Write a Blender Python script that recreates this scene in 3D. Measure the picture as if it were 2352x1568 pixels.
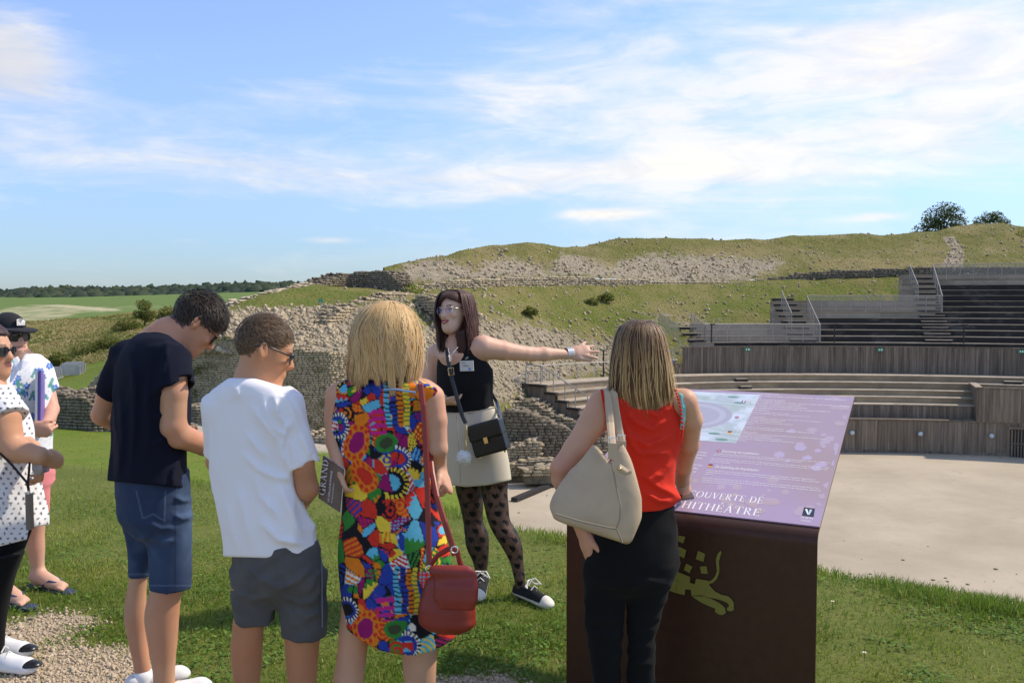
import bpy, math, random
import numpy as np
from mathutils import Vector, Matrix
for o in list(bpy.data.objects): bpy.data.objects.remove(o)
SC = bpy.context.scene
R = math.radians
# ------------------------------------------------------------------ camera, sky, sun, exposure
F, CX, CY, HZ = 2000.0, 1176.0, 784.0, 690.0           # photograph measured at 2352 px width
PITCH = math.atan((CY - HZ) / F)
CAMZ = 1.68
cam = bpy.data.cameras.new('camera'); camo = bpy.data.objects.new('camera', cam)
SC.collection.objects.link(camo)
cam.sensor_fit = 'HORIZONTAL'; cam.sensor_width = 36.0; cam.lens = 36.0 * F / 2352.0
cam.clip_start = 0.05; cam.clip_end = 6000
camo.location = (0, 0, CAMZ); camo.rotation_euler = (math.pi / 2 - PITCH, 0, 0)
SC.camera = camo
SUN_AZ, SUN_EL = 72.0, 48.0                            # degrees right of the view axis, above the horizon
sd = Vector((math.sin(R(SUN_AZ)) * math.cos(R(SUN_EL)), math.cos(R(SUN_AZ)) * math.cos(R(SUN_EL)), math.sin(R(SUN_EL))))
sun = bpy.data.lights.new('sun', 'SUN'); suno = bpy.data.objects.new('sun', sun); SC.collection.objects.link(suno)
sun.energy = 2.6; sun.angle = R(2.0); sun.color = (1.0, 0.93, 0.82)
suno.rotation_euler = (-sd).to_track_quat('-Z', 'Y').to_euler()
SC.view_settings.view_transform = 'Standard'; SC.view_settings.look = 'None'
SC.view_settings.gamma = 1.0; SC.view_settings.use_curve_mapping = False
SC.view_settings.exposure = 0.68
SC.view_settings.use_white_balance = True; SC.view_settings.white_balance_temperature = 7200; SC.view_settings.white_balance_tint = 10
SC.cycles.max_bounces = 8; SC.cycles.transparent_max_bounces = 24

def N(nt, typ, **kw):
    n = nt.nodes.new(typ)
    for k, v in kw.items():
        if k.startswith('i_'):
            key = k[2:]
            key = int(key) if key.isdigit() else key.replace('_', ' ')
            n.inputs[key].default_value = v
        else: setattr(n, k, v)
    return n
def L(nt, a, b): nt.links.new(a, b)
def ramp(nt, fac, stops, interp='LINEAR'):
    r = nt.nodes.new('ShaderNodeValToRGB'); cr = r.color_ramp; cr.interpolation = interp
    while len(cr.elements) > 1: cr.elements.remove(cr.elements[-1])
    for i, (p, c) in enumerate(stops):
        e = cr.elements[0] if i == 0 else cr.elements.new(p)
        e.position = p; e.color = (c[0], c[1], c[2], 1) if hasattr(c, '__len__') else (c, c, c, 1)
    L(nt, fac, r.inputs[0]); return r.outputs[0]
def mixc(nt, fac, a, b, mode='MIX'):
    m = nt.nodes.new('ShaderNodeMix'); m.data_type = 'RGBA'; m.blend_type = mode; m.clamp_factor = True
    for s, v in ((0, fac), (6, a), (7, b)):
        if hasattr(v, 'links'): L(nt, v, m.inputs[s])
        elif s == 0: m.inputs[0].default_value = v
        else: m.inputs[s].default_value = (v[0], v[1], v[2], 1)
    return m.outputs[2]
def math_(nt, op, a, b=None, c=None):
    m = nt.nodes.new('ShaderNodeMath'); m.operation = op
    for i, v in enumerate((a, b, c)):
        if v is None: continue
        if hasattr(v, 'links'): L(nt, v, m.inputs[i])
        else: m.inputs[i].default_value = v
    return m.outputs[0]

W = bpy.data.worlds.new('World'); SC.world = W; W.use_nodes = True
nt = W.node_tree; nt.nodes.clear()
sky = N(nt, 'ShaderNodeTexSky', sky_type='NISHITA', sun_disc=False, sun_elevation=R(SUN_EL), sun_rotation=R(SUN_AZ),
        altitude=300.0, air_density=1.0, dust_density=0.35, ozone_density=2.2)
tc = N(nt, 'ShaderNodeTexCoord'); nrm = N(nt, 'ShaderNodeVectorMath', operation='NORMALIZE'); L(nt, tc.outputs['Generated'], nrm.inputs[0])
sep = N(nt, 'ShaderNodeSeparateXYZ'); L(nt, nrm.outputs[0], sep.inputs[0])
def skynoise(scale, loc, detail=6.0, rough=0.55, dist=0.0):
    mp = N(nt, 'ShaderNodeMapping'); mp.inputs['Scale'].default_value = scale; mp.inputs['Location'].default_value = loc
    L(nt, nrm.outputs[0], mp.inputs[0])
    n = N(nt, 'ShaderNodeTexNoise', i_Scale=1.0, i_Detail=detail, i_Roughness=rough, i_Distortion=dist); L(nt, mp.outputs[0], n.inputs[0])
    return n.outputs[0]
def skydir(u, v):
    d = Vector(((u - CX) / F, math.cos(PITCH) + (CY - v) / F * math.sin(PITCH), -math.sin(PITCH) + (CY - v) / F * math.cos(PITCH)))
    return d.normalized()
def skyblob(u, v, su, sv, amp):
    """a soft bank of cloud around one direction of the sky, wide su and tall sv"""
    d = skydir(u, v)
    sx = N(nt, 'ShaderNodeVectorMath', operation='SUBTRACT'); L(nt, nrm.outputs[0], sx.inputs[0]); sx.inputs[1].default_value = d
    ml = N(nt, 'ShaderNodeVectorMath', operation='MULTIPLY'); L(nt, sx.outputs[0], ml.inputs[0]); ml.inputs[1].default_value = (F / su, F / su, F / sv)
    ln = N(nt, 'ShaderNodeVectorMath', operation='LENGTH'); L(nt, ml.outputs[0], ln.inputs[0])
    g = math_(nt, 'MULTIPLY', math_(nt, 'POWER', 2.718, math_(nt, 'MULTIPLY', math_(nt, 'POWER', ln.outputs['Value'], 2.0), -1.0)), amp)
    return g
cover = skynoise((1.7, 1.7, 5.5), (3.1, 0.4, 2.2), 3.0, 0.5)
wisp = skynoise((3.4, 3.4, 17.0), (1.3, 2.7, 0.6), 9.0, 0.62, 0.9)
fine = skynoise((11.0, 11.0, 38.0), (4.3, 0.7, 1.6), 8.0, 0.6, 0.5)
base = math_(nt, 'ADD', math_(nt, 'MULTIPLY', cover, 0.30), math_(nt, 'ADD', math_(nt, 'MULTIPLY', wisp, 0.50), math_(nt, 'MULTIPLY', fine, 0.24)))
tot = base
for b in ((1900, 330, 620, 90, 0.15), (1600, 410, 420, 45, 0.10), (420, 370, 560, 60, 0.14), (2120, 80, 300, 75, 0.23), (2350, 190, 260, 60, 0.16),
          (1000, 420, 600, 40, 0.10), (1150, 250, 260, 70, 0.07), (10, 130, 130, 100, 0.25), (1370, 492, 95, 13, 0.26), (2010, 498, 60, 9, 0.2), (760, 552, 70, 8, 0.2), (700, 215, 130, 40, 0.06),
          (1200, 90, 500, 70, 0.03), (300, 60, 420, 90, -0.10), (900, 120, 350, 90, -0.05), (1700, 510, 900, 45, -0.02), (300, 500, 600, 60, -0.04)):
    tot = math_(nt, 'ADD', tot, skyblob(*b))
cl = ramp(nt, tot, [(0.49, 0.0), (0.58, 0.22), (0.70, 0.72), (0.84, 0.95)])
fade = ramp(nt, sep.outputs[2], [(0.0, 0.35), (0.10, 1.0)])          # clouds thin out into the haze at the horizon
clf = math_(nt, 'MULTIPLY', cl, fade)
shade = ramp(nt, math_(nt, 'ADD', math_(nt, 'MULTIPLY', fine, 0.6), math_(nt, 'MULTIPLY', cover, 0.4)), [(0.38, (3.3, 3.5, 3.9)), (0.58, (4.3, 4.3, 4.3))])
cb = ramp(nt, skyblob(10, 150, 150, 110, 1.0), [(0.3, 0.0), (0.9, 0.55)])
shade = mixc(nt, cb, shade, (2.7, 2.85, 3.3))
skyc = mixc(nt, 1.0, mixc(nt, 1.0, sky.outputs[0], (0.94, 0.97, 1.09), 'MULTIPLY'), ramp(nt, sep.outputs[2], [(0.0, (.31, .40, .55)), (0.06, (.43, .515, .64)), (0.14, (.64, .69, .78)), (0.24, (.82, .85, .93)), (0.45, (1.0, 1.0, 1.0))]), 'MULTIPLY')
skyo = mixc(nt, clf, skyc, shade)
bg = N(nt, 'ShaderNodeBackground', i_Strength=0.15); L(nt, skyo, bg.inputs[0])
wo = N(nt, 'ShaderNodeOutputWorld'); L(nt, bg.outputs[0], wo.inputs[0])

# ------------------------------------------------------------------ helpers
def P(u, v, Y):
    """world point seen at (u, v) of the 2352-px photograph at forward distance Y metres"""
    a = (u - CX) / F; b = (CY - v) / F
    t = Y / (math.cos(PITCH) + b * math.sin(PITCH))
    return np.array((a * t, Y, CAMZ + t * (b * math.cos(PITCH) - math.sin(PITCH))))
def link(o): SC.collection.objects.link(o); return o
def tag(o, label=None, cat=None, group=None, kind=None):
    if label: o['label'] = label
    if cat: o['category'] = cat
    if group: o['group'] = group
    if kind: o['kind'] = kind
    return o
def empty(name, loc, label, cat, group=None):
    o = bpy.data.objects.new(name, None); o.location = loc; o.empty_display_size = .1
    link(o); return tag(o, label, cat, group)
def meshdata(name, v, f, mat=None, smooth=False):
    v = np.asarray(v, dtype=np.float32); me = bpy.data.meshes.new(name)
    if isinstance(f, np.ndarray) and f.ndim == 2:
        k = f.shape[1]; n = len(f)
        me.vertices.add(len(v)); me.vertices.foreach_set('co', v.ravel())
        me.loops.add(n * k); me.loops.foreach_set('vertex_index', f.astype(np.int32).ravel())
        me.polygons.add(n); me.polygons.foreach_set('loop_start', np.arange(0, n * k, k, dtype=np.int32))
        me.update(calc_edges=True)
    else:
        me.from_pydata([tuple(map(float, p)) for p in v], [], [tuple(int(i) for i in q) for q in f]); me.update()
    if smooth: me.polygons.foreach_set('use_smooth', np.ones(len(me.polygons), dtype=bool))
    if mat: me.materials.append(mat)
    return me
def wloc(o):
    w = np.zeros(3)
    while o is not None: w += np.array(o.location); o = o.parent
    return w
def mk(name, v, f, mat, parent=None, smooth=False, cols=None):
    v = np.asarray(v, dtype=float)
    if parent is not None: v = v - wloc(parent)
    me = meshdata(name, v, f, mat, smooth)
    if cols is not None:
        at = me.color_attributes.new('Col', 'FLOAT_COLOR', 'POINT')
        c = np.ones((len(v), 4), dtype=np.float32); c[:, :3] = cols; at.data.foreach_set('color', c.ravel())
    o = bpy.data.objects.new(name, me)
    if parent is not None: o.parent = parent
    return link(o)
class MB:
    """collects small shapes into one mesh"""
    def __init__(s): s.v = []; s.f = []; s.n = 0
    def add(s, v, f):
        s.v.append(np.asarray(v, float)); s.f += [tuple(int(i) + s.n for i in q) for q in f]; s.n += len(v); return s
    def box(s, c, ax, ay, az, dims):
        """box with centre c, unit axes and full dimensions"""
        c = np.asarray(c, float); A = [np.asarray(a, float) * d * .5 for a, d in zip((ax, ay, az), dims)]
        v = [c + i * A[0] + j * A[1] + k * A[2] for k in (-1, 1) for j in (-1, 1) for i in (-1, 1)]
        return s.add(v, BOXF)
    def tube(s, pts, r, n=8, cap=True, flat=1.0, up=None):
        pts = [np.asarray(p, float) for p in pts]; m = len(pts)
        rs = r if hasattr(r, '__len__') else [r] * m
        V = []; ref = np.asarray(up if up is not None else (0.13, 0.22, 0.97), float)
        for i, p in enumerate(pts):
            t = pts[min(i + 1, m - 1)] - pts[max(i - 1, 0)]; t = t / (np.linalg.norm(t) + 1e-9)
            if abs(np.dot(t, ref)) > .97 and up is None: ref = np.array((0.97, .1, .2))
            a = np.cross(ref, t); a /= np.linalg.norm(a) + 1e-9; b = np.cross(t, a)
            for k in range(n):
                q = 2 * math.pi * k / n
                V.append(p + rs[i] * (math.cos(q) * a + math.sin(q) * flat * b))
        Fc = [(i * n + k, i * n + (k + 1) % n, (i + 1) * n + (k + 1) % n, (i + 1) * n + k) for i in range(m - 1) for k in range(n)]
        if cap: Fc += [tuple(range(n - 1, -1, -1)), tuple(range((m - 1) * n, m * n))]
        return s.add(V, Fc)
    def quad(s, a, b, c, d): return s.add([a, b, c, d], [(0, 1, 2, 3)])
    def prism(s, poly, a, b):
        """polygon of points a+x*e1+y*e2 extruded; poly given as 3-D points, a,b offsets"""
        n = len(poly); p = [np.asarray(q, float) for q in poly]
        V = [q + a for q in p] + [q + b for q in p]
        Fc = [tuple(range(n - 1, -1, -1)), tuple(range(n, 2 * n))] + [(i, (i + 1) % n, n + (i + 1) % n, n + i) for i in range(n)]
        return s.add(V, Fc)
    def ball(s, c, r, n=10, m=6):
        c = np.asarray(c, float); r = np.asarray(r if hasattr(r, '__len__') else (r, r, r), float)
        V = [c + r * (0, 0, 1)]; 
        for i in range(1, m):
            for k in range(n):
                a = math.pi * i / m; q = 2 * math.pi * k / n
                V.append(c + r * (math.sin(a) * math.cos(q), math.sin(a) * math.sin(q), math.cos(a)))
        V.append(c - r * (0, 0, 1)); Fc = [(0, 1 + k, 1 + (k + 1) % n) for k in range(n)]
        for i in range(m - 2):
            for k in range(n): Fc.append((1 + i * n + k, 1 + (i + 1) * n + k, 1 + (i + 1) * n + (k + 1) % n, 1 + i * n + (k + 1) % n))
        e = 1 + (m - 1) * n; Fc += [(e, e - n + (k + 1) % n, e - n + k) for k in range(n)]
        return s.add(V, Fc)
    def build(s, name, mat, parent=None, smooth=False):
        return mk(name, np.concatenate(s.v), s.f, mat, parent, smooth)
BOXF = [(0, 2, 3, 1), (4, 5, 7, 6), (0, 1, 5, 4), (2, 6, 7, 3), (0, 4, 6, 2), (1, 3, 7, 5)]
X_, Y_, Z_ = np.eye(3)
_T = np.random.RandomState(7).rand(32, 32, 32)
def vn(p, s=1.0, o=0.0):
    """smooth value noise, 0..1, vectorised"""
    q = np.asarray(p, float) * s + o; i = np.floor(q).astype(int); f = q - i; f = f * f * (3 - 2 * f); i &= 31; j = (i + 1) & 31
    x, y, z = f[..., 0], f[..., 1], f[..., 2]
    a = _T[i[..., 0], i[..., 1], i[..., 2]] * (1 - x) + _T[j[..., 0], i[..., 1], i[..., 2]] * x
    b = _T[i[..., 0], j[..., 1], i[..., 2]] * (1 - x) + _T[j[..., 0], j[..., 1], i[..., 2]] * x
    c = _T[i[..., 0], i[..., 1], j[..., 2]] * (1 - x) + _T[j[..., 0], i[..., 1], j[..., 2]] * x
    d = _T[i[..., 0], j[..., 1], j[..., 2]] * (1 - x) + _T[j[..., 0], j[..., 1], j[..., 2]] * x
    return (a * (1 - y) + b * y) * (1 - z) + (c * (1 - y) + d * y) * z
def fbm(p, s, oct=4, o=0.0):
    r = 0; a = .5
    for k in range(oct): r = r + a * vn(p, s * 2 ** k, o + 5.3 * k); a *= .5
    return r / (1 - .5 ** oct)

MATS = {}
def M(name, col, rough=.8, col2=None, ns=4.0, lo=.35, hi=.65, bump=0.0, bs=30.0, attr=False, spec=.5, metal=0.0, sss=0.0, detail=4.0, stretch=None, alpha=1.0, bd=.02, col3=None, ns3=1.0, lo3=.45, hi3=.6, trans=0.0, sheen=0.0, rand=0.0):
    if name in MATS: return MATS[name]
    m = bpy.data.materials.new(name); m.use_nodes = True; t = m.node_tree; b = t.nodes['Principled BSDF']
    b.inputs['Roughness'].default_value = rough; b.inputs['Metallic'].default_value = metal; b.inputs['Specular IOR Level'].default_value = spec
    b.inputs['Alpha'].default_value = alpha
    if sheen: b.inputs['Sheen Weight'].default_value = sheen
    geo = t.nodes.new('ShaderNodeNewGeometry'); vec = geo.outputs['Position']
    if stretch:
        mp = N(t, 'ShaderNodeMapping'); mp.inputs['Scale'].default_value = stretch; L(t, vec, mp.inputs[0]); vec = mp.outputs[0]
    def noi(sc, d=detail):
        n = N(t, 'ShaderNodeTexNoise', i_Scale=sc, i_Detail=d, i_Roughness=.6); L(t, vec, n.inputs[0]); return n.outputs[0]
    c = None
    if attr:
        a = N(t, 'ShaderNodeVertexColor', layer_name='Col'); c = a.outputs[0]
        if col2 is not None: c = mixc(t, ramp(t, noi(ns), [(lo, 0.0), (hi, 1.0)]), c, mixc(t, 1.0, c, col2, 'MULTIPLY'))
    elif col2 is not None: c = mixc(t, ramp(t, noi(ns), [(lo, 0.0), (hi, 1.0)]), col, col2)
    if col3 is not None: c = mixc(t, ramp(t, noi(ns3), [(lo3, 0.0), (hi3, 1.0)]), c, col3)
    if rand:
        oi = t.nodes.new('ShaderNodeObjectInfo')
        hv = N(t, 'ShaderNodeHueSaturation'); L(t, math_(t, 'ADD', math_(t, 'MULTIPLY', oi.outputs['Random'], rand), 1 - rand / 2), hv.inputs['Value'])
        if c is not None: L(t, c, hv.inputs['Color'])
        else: hv.inputs['Color'].default_value = (*col, 1)
        c = hv.outputs[0]
    if c is None: b.inputs['Base Color'].default_value = (*col, 1)
    else: L(t, c, b.inputs['Base Color'])
    if bump:
        bn = N(t, 'ShaderNodeBump', i_Strength=bump, i_Distance=bd); L(t, noi(bs), bn.inputs['Height']); L(t, bn.outputs[0], b.inputs['Normal'])
    if sss:
        b.inputs['Subsurface Weight'].default_value = sss; b.inputs['Subsurface Radius'].default_value = (.012, .005, .003); b.inputs['Subsurface Scale'].default_value = 1.0
    if trans:
        tr = N(t, 'ShaderNodeBsdfTranslucent'); ms = N(t, 'ShaderNodeMixShader', i_0=trans)
        if c is None: tr.inputs[0].default_value = (*col, 1)
        else: L(t, c, tr.inputs[0])
        L(t, b.outputs[0], ms.inputs[1]); L(t, tr.outputs[0], ms.inputs[2]); L(t, ms.outputs[0], t.nodes['Material Output'].inputs[0])
    MATS[name] = m; return m
# ------------------------------------------------------------------ ground, hillsides, far land
rng = np.random.RandomState(11)
def smooth1(a, k):
    if k < 2: return a
    p = np.pad(a, (k, k), mode='edge'); w = np.hanning(2 * k + 1); w /= w.sum()
    return np.convolve(p, w, mode='valid')
def proj(p):
    p = np.asarray(p, float); d = p - np.array((0, 0, CAMZ))
    fy = d[..., 1] * math.cos(PITCH) - d[..., 2] * math.sin(PITCH); uz = d[..., 1] * math.sin(PITCH) + d[..., 2] * math.cos(PITCH)
    return CX + F * d[..., 0] / fy, CY - F * uz / fy
def PV(u, v, Y):
    a = (u - CX) / F; b = (CY - v) / F; t = Y / (math.cos(PITCH) + b * math.sin(PITCH))
    return np.stack([a * t, Y + 0 * t, CAMZ + t * (b * math.cos(PITCH) - math.sin(PITCH))], -1)
def sheet_grid(lines, nu, nv, sm=6, amp=0.0, ns=.4, crest_free=False):
    u0 = min(l[0][0] for l in lines); u1 = max(l[-1][0] for l in lines); rows = []
    for l in lines:
        l = np.array(l, float); uu = np.linspace(max(u0, l[0, 0]), min(u1, l[-1, 0]), nu)
        rows.append(PV(uu, smooth1(np.interp(uu, l[:, 0], l[:, 1]), sm), smooth1(np.interp(uu, l[:, 0], l[:, 2]), sm * 2)))
    A = np.array(rows); m = len(rows); out = []
    for t in np.linspace(0, m - 1, nv):
        i = min(int(t), m - 2); f = t - i
        p0, p1, p2, p3 = A[max(i - 1, 0)], A[i], A[i + 1], A[min(i + 2, m - 1)]
        out.append(.5 * (2 * p1 + (p2 - p0) * f + (2 * p0 - 5 * p1 + 4 * p2 - p3) * f * f + (3 * p1 - p0 - 3 * p2 + p3) * f ** 3))
    G = np.array(out)
    if amp: G[..., 2] += amp * (fbm(G, ns, 5) - .5) * 2
    return G
def gridfaces(nv, nu):
    i = np.arange(nv - 1)[:, None] * nu + np.arange(nu - 1)[None]; i = i.ravel()
    return np.stack([i, i + 1, i + nu + 1, i + nu], 1)
def sheet(name, G, mat, mask=None, kind='structure', label=None, cat=None):
    nv, nu = G.shape[:2]; c = None
    if mask is not None: c = np.repeat(np.asarray(mask).reshape(-1, 1), 3, 1)
    o = mk(name, G.reshape(-1, 3), gridfaces(nv, nu), mat, None, True, c); o['kind'] = kind; return o
def poly_mask(u, v, poly, soft=25.0):
    """1 inside the polygon, fading out over `soft` pixels"""
    poly = np.array(poly, float); ins = np.zeros(u.shape, bool); dist = np.full(u.shape, 1e9)
    for (x0, y0), (x1, y1) in zip(poly, np.roll(poly, -1, 0)):
        with np.errstate(divide='ignore', invalid='ignore'):
            c = ((y0 > v) != (y1 > v)) & (u < (x1 - x0) * (v - y0) / (y1 - y0 + 1e-12) + x0)
        ins ^= c
        ex, ey = x1 - x0, y1 - y0; t = np.clip(((u - x0) * ex + (v - y0) * ey) / (ex * ex + ey * ey + 1e-9), 0, 1)
        dist = np.minimum(dist, np.hypot(u - x0 - t * ex, v - y0 - t * ey))
    return np.clip(.5 + np.where(ins, dist, -dist) / soft, 0, 1)

def ground_mat(name, g1, g2, g3, r1, r2, dry=None, gs=.7, rs=3.0, bump=.6, bs=9.0, bd=.12):
    """turf (three greens) that gives way to stone rubble where the 'Col' attribute says so"""
    m = bpy.data.materials.new(name); m.use_nodes = True; t = m.node_tree; b = t.nodes['Principled BSDF']
    b.inputs['Roughness'].default_value = .95; b.inputs['Specular IOR Level'].default_value = .15
    geo = t.nodes.new('ShaderNodeNewGeometry'); vec = geo.outputs['Position']
    def noi(sc, d=5.0, r=.6):
        n = N(t, 'ShaderNodeTexNoise', i_Scale=sc, i_Detail=d, i_Roughness=r); L(t, vec, n.inputs[0]); return n.outputs[0]
    g = mixc(t, ramp(t, noi(gs), [(.38, 0.), (.62, 1.)]), g1, g2)
    g = mixc(t, ramp(t, noi(gs * 4.1), [(.45, 0.), (.7, .8)]), g, g3)
    g = mixc(t, ramp(t, noi(gs * 22, 3.), [(.3, 0.), (.75, .55)]), g, (g1[0] * .45, g1[1] * .45, g1[2] * .5))
    if dry: g = mixc(t, ramp(t, noi(.16, 7., .62), [(.46, 0.), (.60, .85)]), g, dry)
    r = mixc(t, ramp(t, noi(rs, 6., .7), [(.35, 0.), (.65, 1.)]), r1, r2)
    at = N(t, 'ShaderNodeVertexColor', layer_name='Col')
    k = math_(t, 'ADD', at.outputs[0], math_(t, 'MULTIPLY', math_(t, 'SUBTRACT', noi(rs * .5, 8., .72), .5), 1.5))
    c = mixc(t, ramp(t, k, [(.40, 0.), (.60, 1.)]), g, r)
    L(t, c, b.inputs['Base Color'])
    bn = N(t, 'ShaderNodeBump', i_Strength=bump, i_Distance=bd); L(t, noi(bs, 6., .65), bn.inputs['Height']); L(t, bn.outputs[0], b.inputs['Normal'])
    return m
STONE1, STONE2 = (.47, .41, .31), (.30, .26, .20)
m_hill = ground_mat('hill_turf', (.165, .19, .038), (.225, .205, .062), (.115, .175, .024), (.42, .35, .25), (.27, .225, .155), (.26, .215, .085), bump=.9, bs=5., bd=.22)
m_crest = ground_mat('crest_turf', (.19, .185, .05), (.245, .215, .075), (.15, .175, .036), (.44, .37, .27), (.29, .24, .165), (.28, .225, .10), bump=.9, bs=4., bd=.28)
m_lawn = ground_mat('lawn_soil', (.13, .16, .034), (.18, .19, .048), (.12, .165, .028), (.47, .385, .28), (.36, .285, .20), gs=1.6, rs=14.0, bs=60., bd=.02)
m_low = ground_mat('lower_turf', (.145, .205, .026), (.185, .215, .036), (.11, .18, .022), (.5, .45, .35), (.35, .3, .23), gs=.5, rs=4.)
m_scrub = ground_mat('scrub_turf', (.36, .30, .13), (.28, .26, .10), (.20, .23, .065), (.3, .26, .17), (.26, .22, .14), None, gs=.22, rs=1.2, bs=3., bd=.35)
m_field = ground_mat('field_turf', (.135, .205, .045), (.165, .22, .055), (.115, .19, .04), (.52, .44, .29), (.36, .34, .18), gs=.05, rs=.35, bump=.2, bs=2.)
m_sand = M('arena_sand', (.475, .40, .30), .95, (.375, .312, .232), .22, .35, .68, .6, 11., spec=.1, col3=(.36, .31, .23), ns3=2.2, lo3=.60, hi3=.78)

# near lawn: a plateau that rolls over into the arena on the right and a lower lawn on the left
EDGE = np.array([(-14, 10.2), (-7.5, 9.8), (-4.84, 9.1), (-2.97, 8.2), (-1.4, 7.5), (-.45, 7.07), (.08, 6.46), (1.0, 5.85), (1.91, 5.42), (2.84, 4.83), (4.2, 4.2), (9, 3.0)])
def lawn_z(x, y, bumps=True):
    e = np.interp(x, EDGE[:, 0], EDGE[:, 1]); s = np.maximum(y - e + .35, 0)
    z = -np.where(s < 1.0, .36 * s * s, .36 + .72 * (s - 1.0))
    z = np.maximum(z, -9.2)
    z = z + .05 * np.exp(-((x + 2.6) ** 2 + (y - 5.0) ** 2) / 1.5)
    if bumps:
        q = np.stack([x, y, 0 * x], -1); z = z + .05 * (fbm(q, .9, 4) - .5)
    return z
xs = np.concatenate([np.linspace(-14, -4.6, 40), np.linspace(-4.5, 3.6, 130), np.linspace(3.7, 12, 30)])
ys = np.concatenate([np.linspace(-4, 2.0, 20), np.linspace(2.05, 10.5, 120), np.linspace(10.6, 24, 50)])
gx, gy = np.meshgrid(xs, ys)
Gl = np.stack([gx, gy, lawn_z(gx, gy)], -1)
# the worn gravel patch where the group stands
def gravel_mask(x, y):
    p = np.stack([x, y, 0 * x], -1); u, v = proj(np.stack([x, y, 0 * x], -1))
    m = poly_mask(u, v, [(-900, 1500), (-150, 1475), (60, 1440), (125, 1424), (240, 1435), (300, 1452), (345, 1500), (420, 1555), (520, 1640), (900, 1900), (900, 3000), (-1400, 3000)], 36.)
    m2 = poly_mask(u, v, [(960, 1563), (1150, 1552), (1250, 1590), (1200, 1700), (960, 1650)], 30.)
    m = np.maximum(m, m2) * np.clip(1.05 * (fbm(p, 2.1, 4) - .30) * 4, 0, 1)
    return np.where(y > 1.6, m, 1.0 * (fbm(p, 1.2, 3) > .45))
lawn = sheet('lawn', Gl, m_lawn, gravel_mask(gx, gy))

# arena floor
ARZ = CAMZ - 9.7
ax, ay = np.meshgrid(np.linspace(-14, 70, 85), np.linspace(8, 64, 60))
arena = sheet('arena_floor', np.stack([ax, ay, ARZ + .05 * (fbm(np.stack([ax, ay, 0 * ax], -1), .15, 3) - .5)], -1), m_sand)

# hillside of the ruined seating, then the crest above the upper wall
H1 = [[(420, 800, 41), (560, 815, 40.6), (680, 830, 40.4), (800, 860, 40.6), (900, 930, 42), (1000, 985, 44), (1120, 985, 47), (1200, 960, 51), (1290, 930, 56), (1420, 890, 61), (1560, 870, 64), (1900, 862, 66.5), (2420, 875, 63.5)],
      [(420, 770, 41.8), (560, 782, 41.6), (680, 797, 41.2), (800, 806, 42), (900, 832, 44.5), (1000, 862, 47.5), (1120, 868, 51), (1200, 858, 55), (1290, 843, 59.5), (1420, 830, 63.5), (1560, 822, 65.5), (1900, 822, 68), (2420, 830, 65)],
      [(460, 748, 43), (560, 756, 43.5), (680, 768, 44), (800, 775, 45.2), (900, 785, 47.8), (1000, 792, 51), (1120, 788, 55), (1200, 785, 58.5), (1290, 782, 62), (1420, 778, 65.5), (1560, 776, 67.5), (1900, 782, 70), (2420, 785, 68)],
      [(495, 724, 46), (560, 730, 46.5), (680, 737, 47.5), (800, 730, 49.5), (900, 730, 52), (1000, 730, 55.5), (1120, 728, 59), (1200, 726, 62), (1290, 725, 65), (1420, 724, 68), (1560, 722, 70), (1770, 724, 72), (1900, 733, 73), (2080, 735, 74), (2420, 740, 72)],
      [(508, 714, 49), (560, 705, 50), (680, 703, 52), (800, 700, 53), (900, 690, 55.8), (1000, 685, 59), (1120, 685, 62.8), (1200, 685, 65.5), (1290, 684, 68), (1420, 684, 71), (1560, 682, 73), (1770, 680, 75), (1900, 682, 76), (2080, 690, 77), (2420, 700, 75)],
      [(512, 709, 50.5), (560, 690, 52), (640, 669, 55), (715, 655, 58), (800, 661, 59.6), (900, 668, 60.8), (950, 664, 62), (1120, 659, 66), (1290, 655, 70.3), (1420, 653, 73.2), (1560, 651, 75.8), (1770, 645, 78), (1900, 641, 79), (2080, 634, 80), (2420, 634, 79)],
      [(512, 716, 53), (560, 700, 55), (640, 680, 58), (715, 664, 62), (800, 668, 63), (900, 672, 63.5), (950, 664, 64.5), (1120, 659, 68), (1290, 655, 72), (1420, 653, 75), (1560, 651, 77.5), (1770, 645, 80), (1900, 641, 81), (2080, 634, 82), (2420, 634, 81)]]
H1 = [l + [(3100, l[-1][1] + 6, l[-1][2] * .93)] for l in H1]
G1 = sheet_grid(H1, 470, 110, 5, .16, .55)
u1, v1 = proj(G1)
def rub1(u, v):
    m = .92 * poly_mask(u, v, [(420, 735), (505, 718), (600, 706), (720, 700), (820, 705), (930, 680), (1000, 730), (1120, 790), (1150, 850), (1130, 960), (980, 980), (800, 870), (420, 830)], 55)
    m = np.maximum(m, .68 * poly_mask(u, v, [(930, 672), (1010, 690), (1130, 720), (1300, 745), (1430, 790), (1520, 850), (1300, 880), (1120, 950), (1000, 900)], 60))
    m = np.maximum(m, .74 * poly_mask(u, v, [(1150, 790), (1420, 770), (1500, 830), (1380, 850), (1150, 860)], 60))
    m = np.maximum(m, .20)
    m = np.maximum(m, .42 * poly_mask(u, v, [(1330, 700), (1560, 700), (1700, 730), (1650, 770), (1350, 770)], 40))
    m = m * (1 - .6 * poly_mask(u, v, [(845, 735), (945, 690), (1000, 740), (960, 790), (880, 790)], 40))
    m = m * (1 - poly_mask(u, v, [(560, 700), (715, 650), (900, 660), (830, 693), (700, 700)], 10))
    m = m * (1 - .75 * poly_mask(u, v, [(1330, 690), (1440, 685), (1470, 725), (1380, 745), (1300, 735)], 40))
    return np.clip(m, 0, 1)
hill1 = sheet('hillside', G1, m_hill, rub1(u1, v1))
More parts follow.
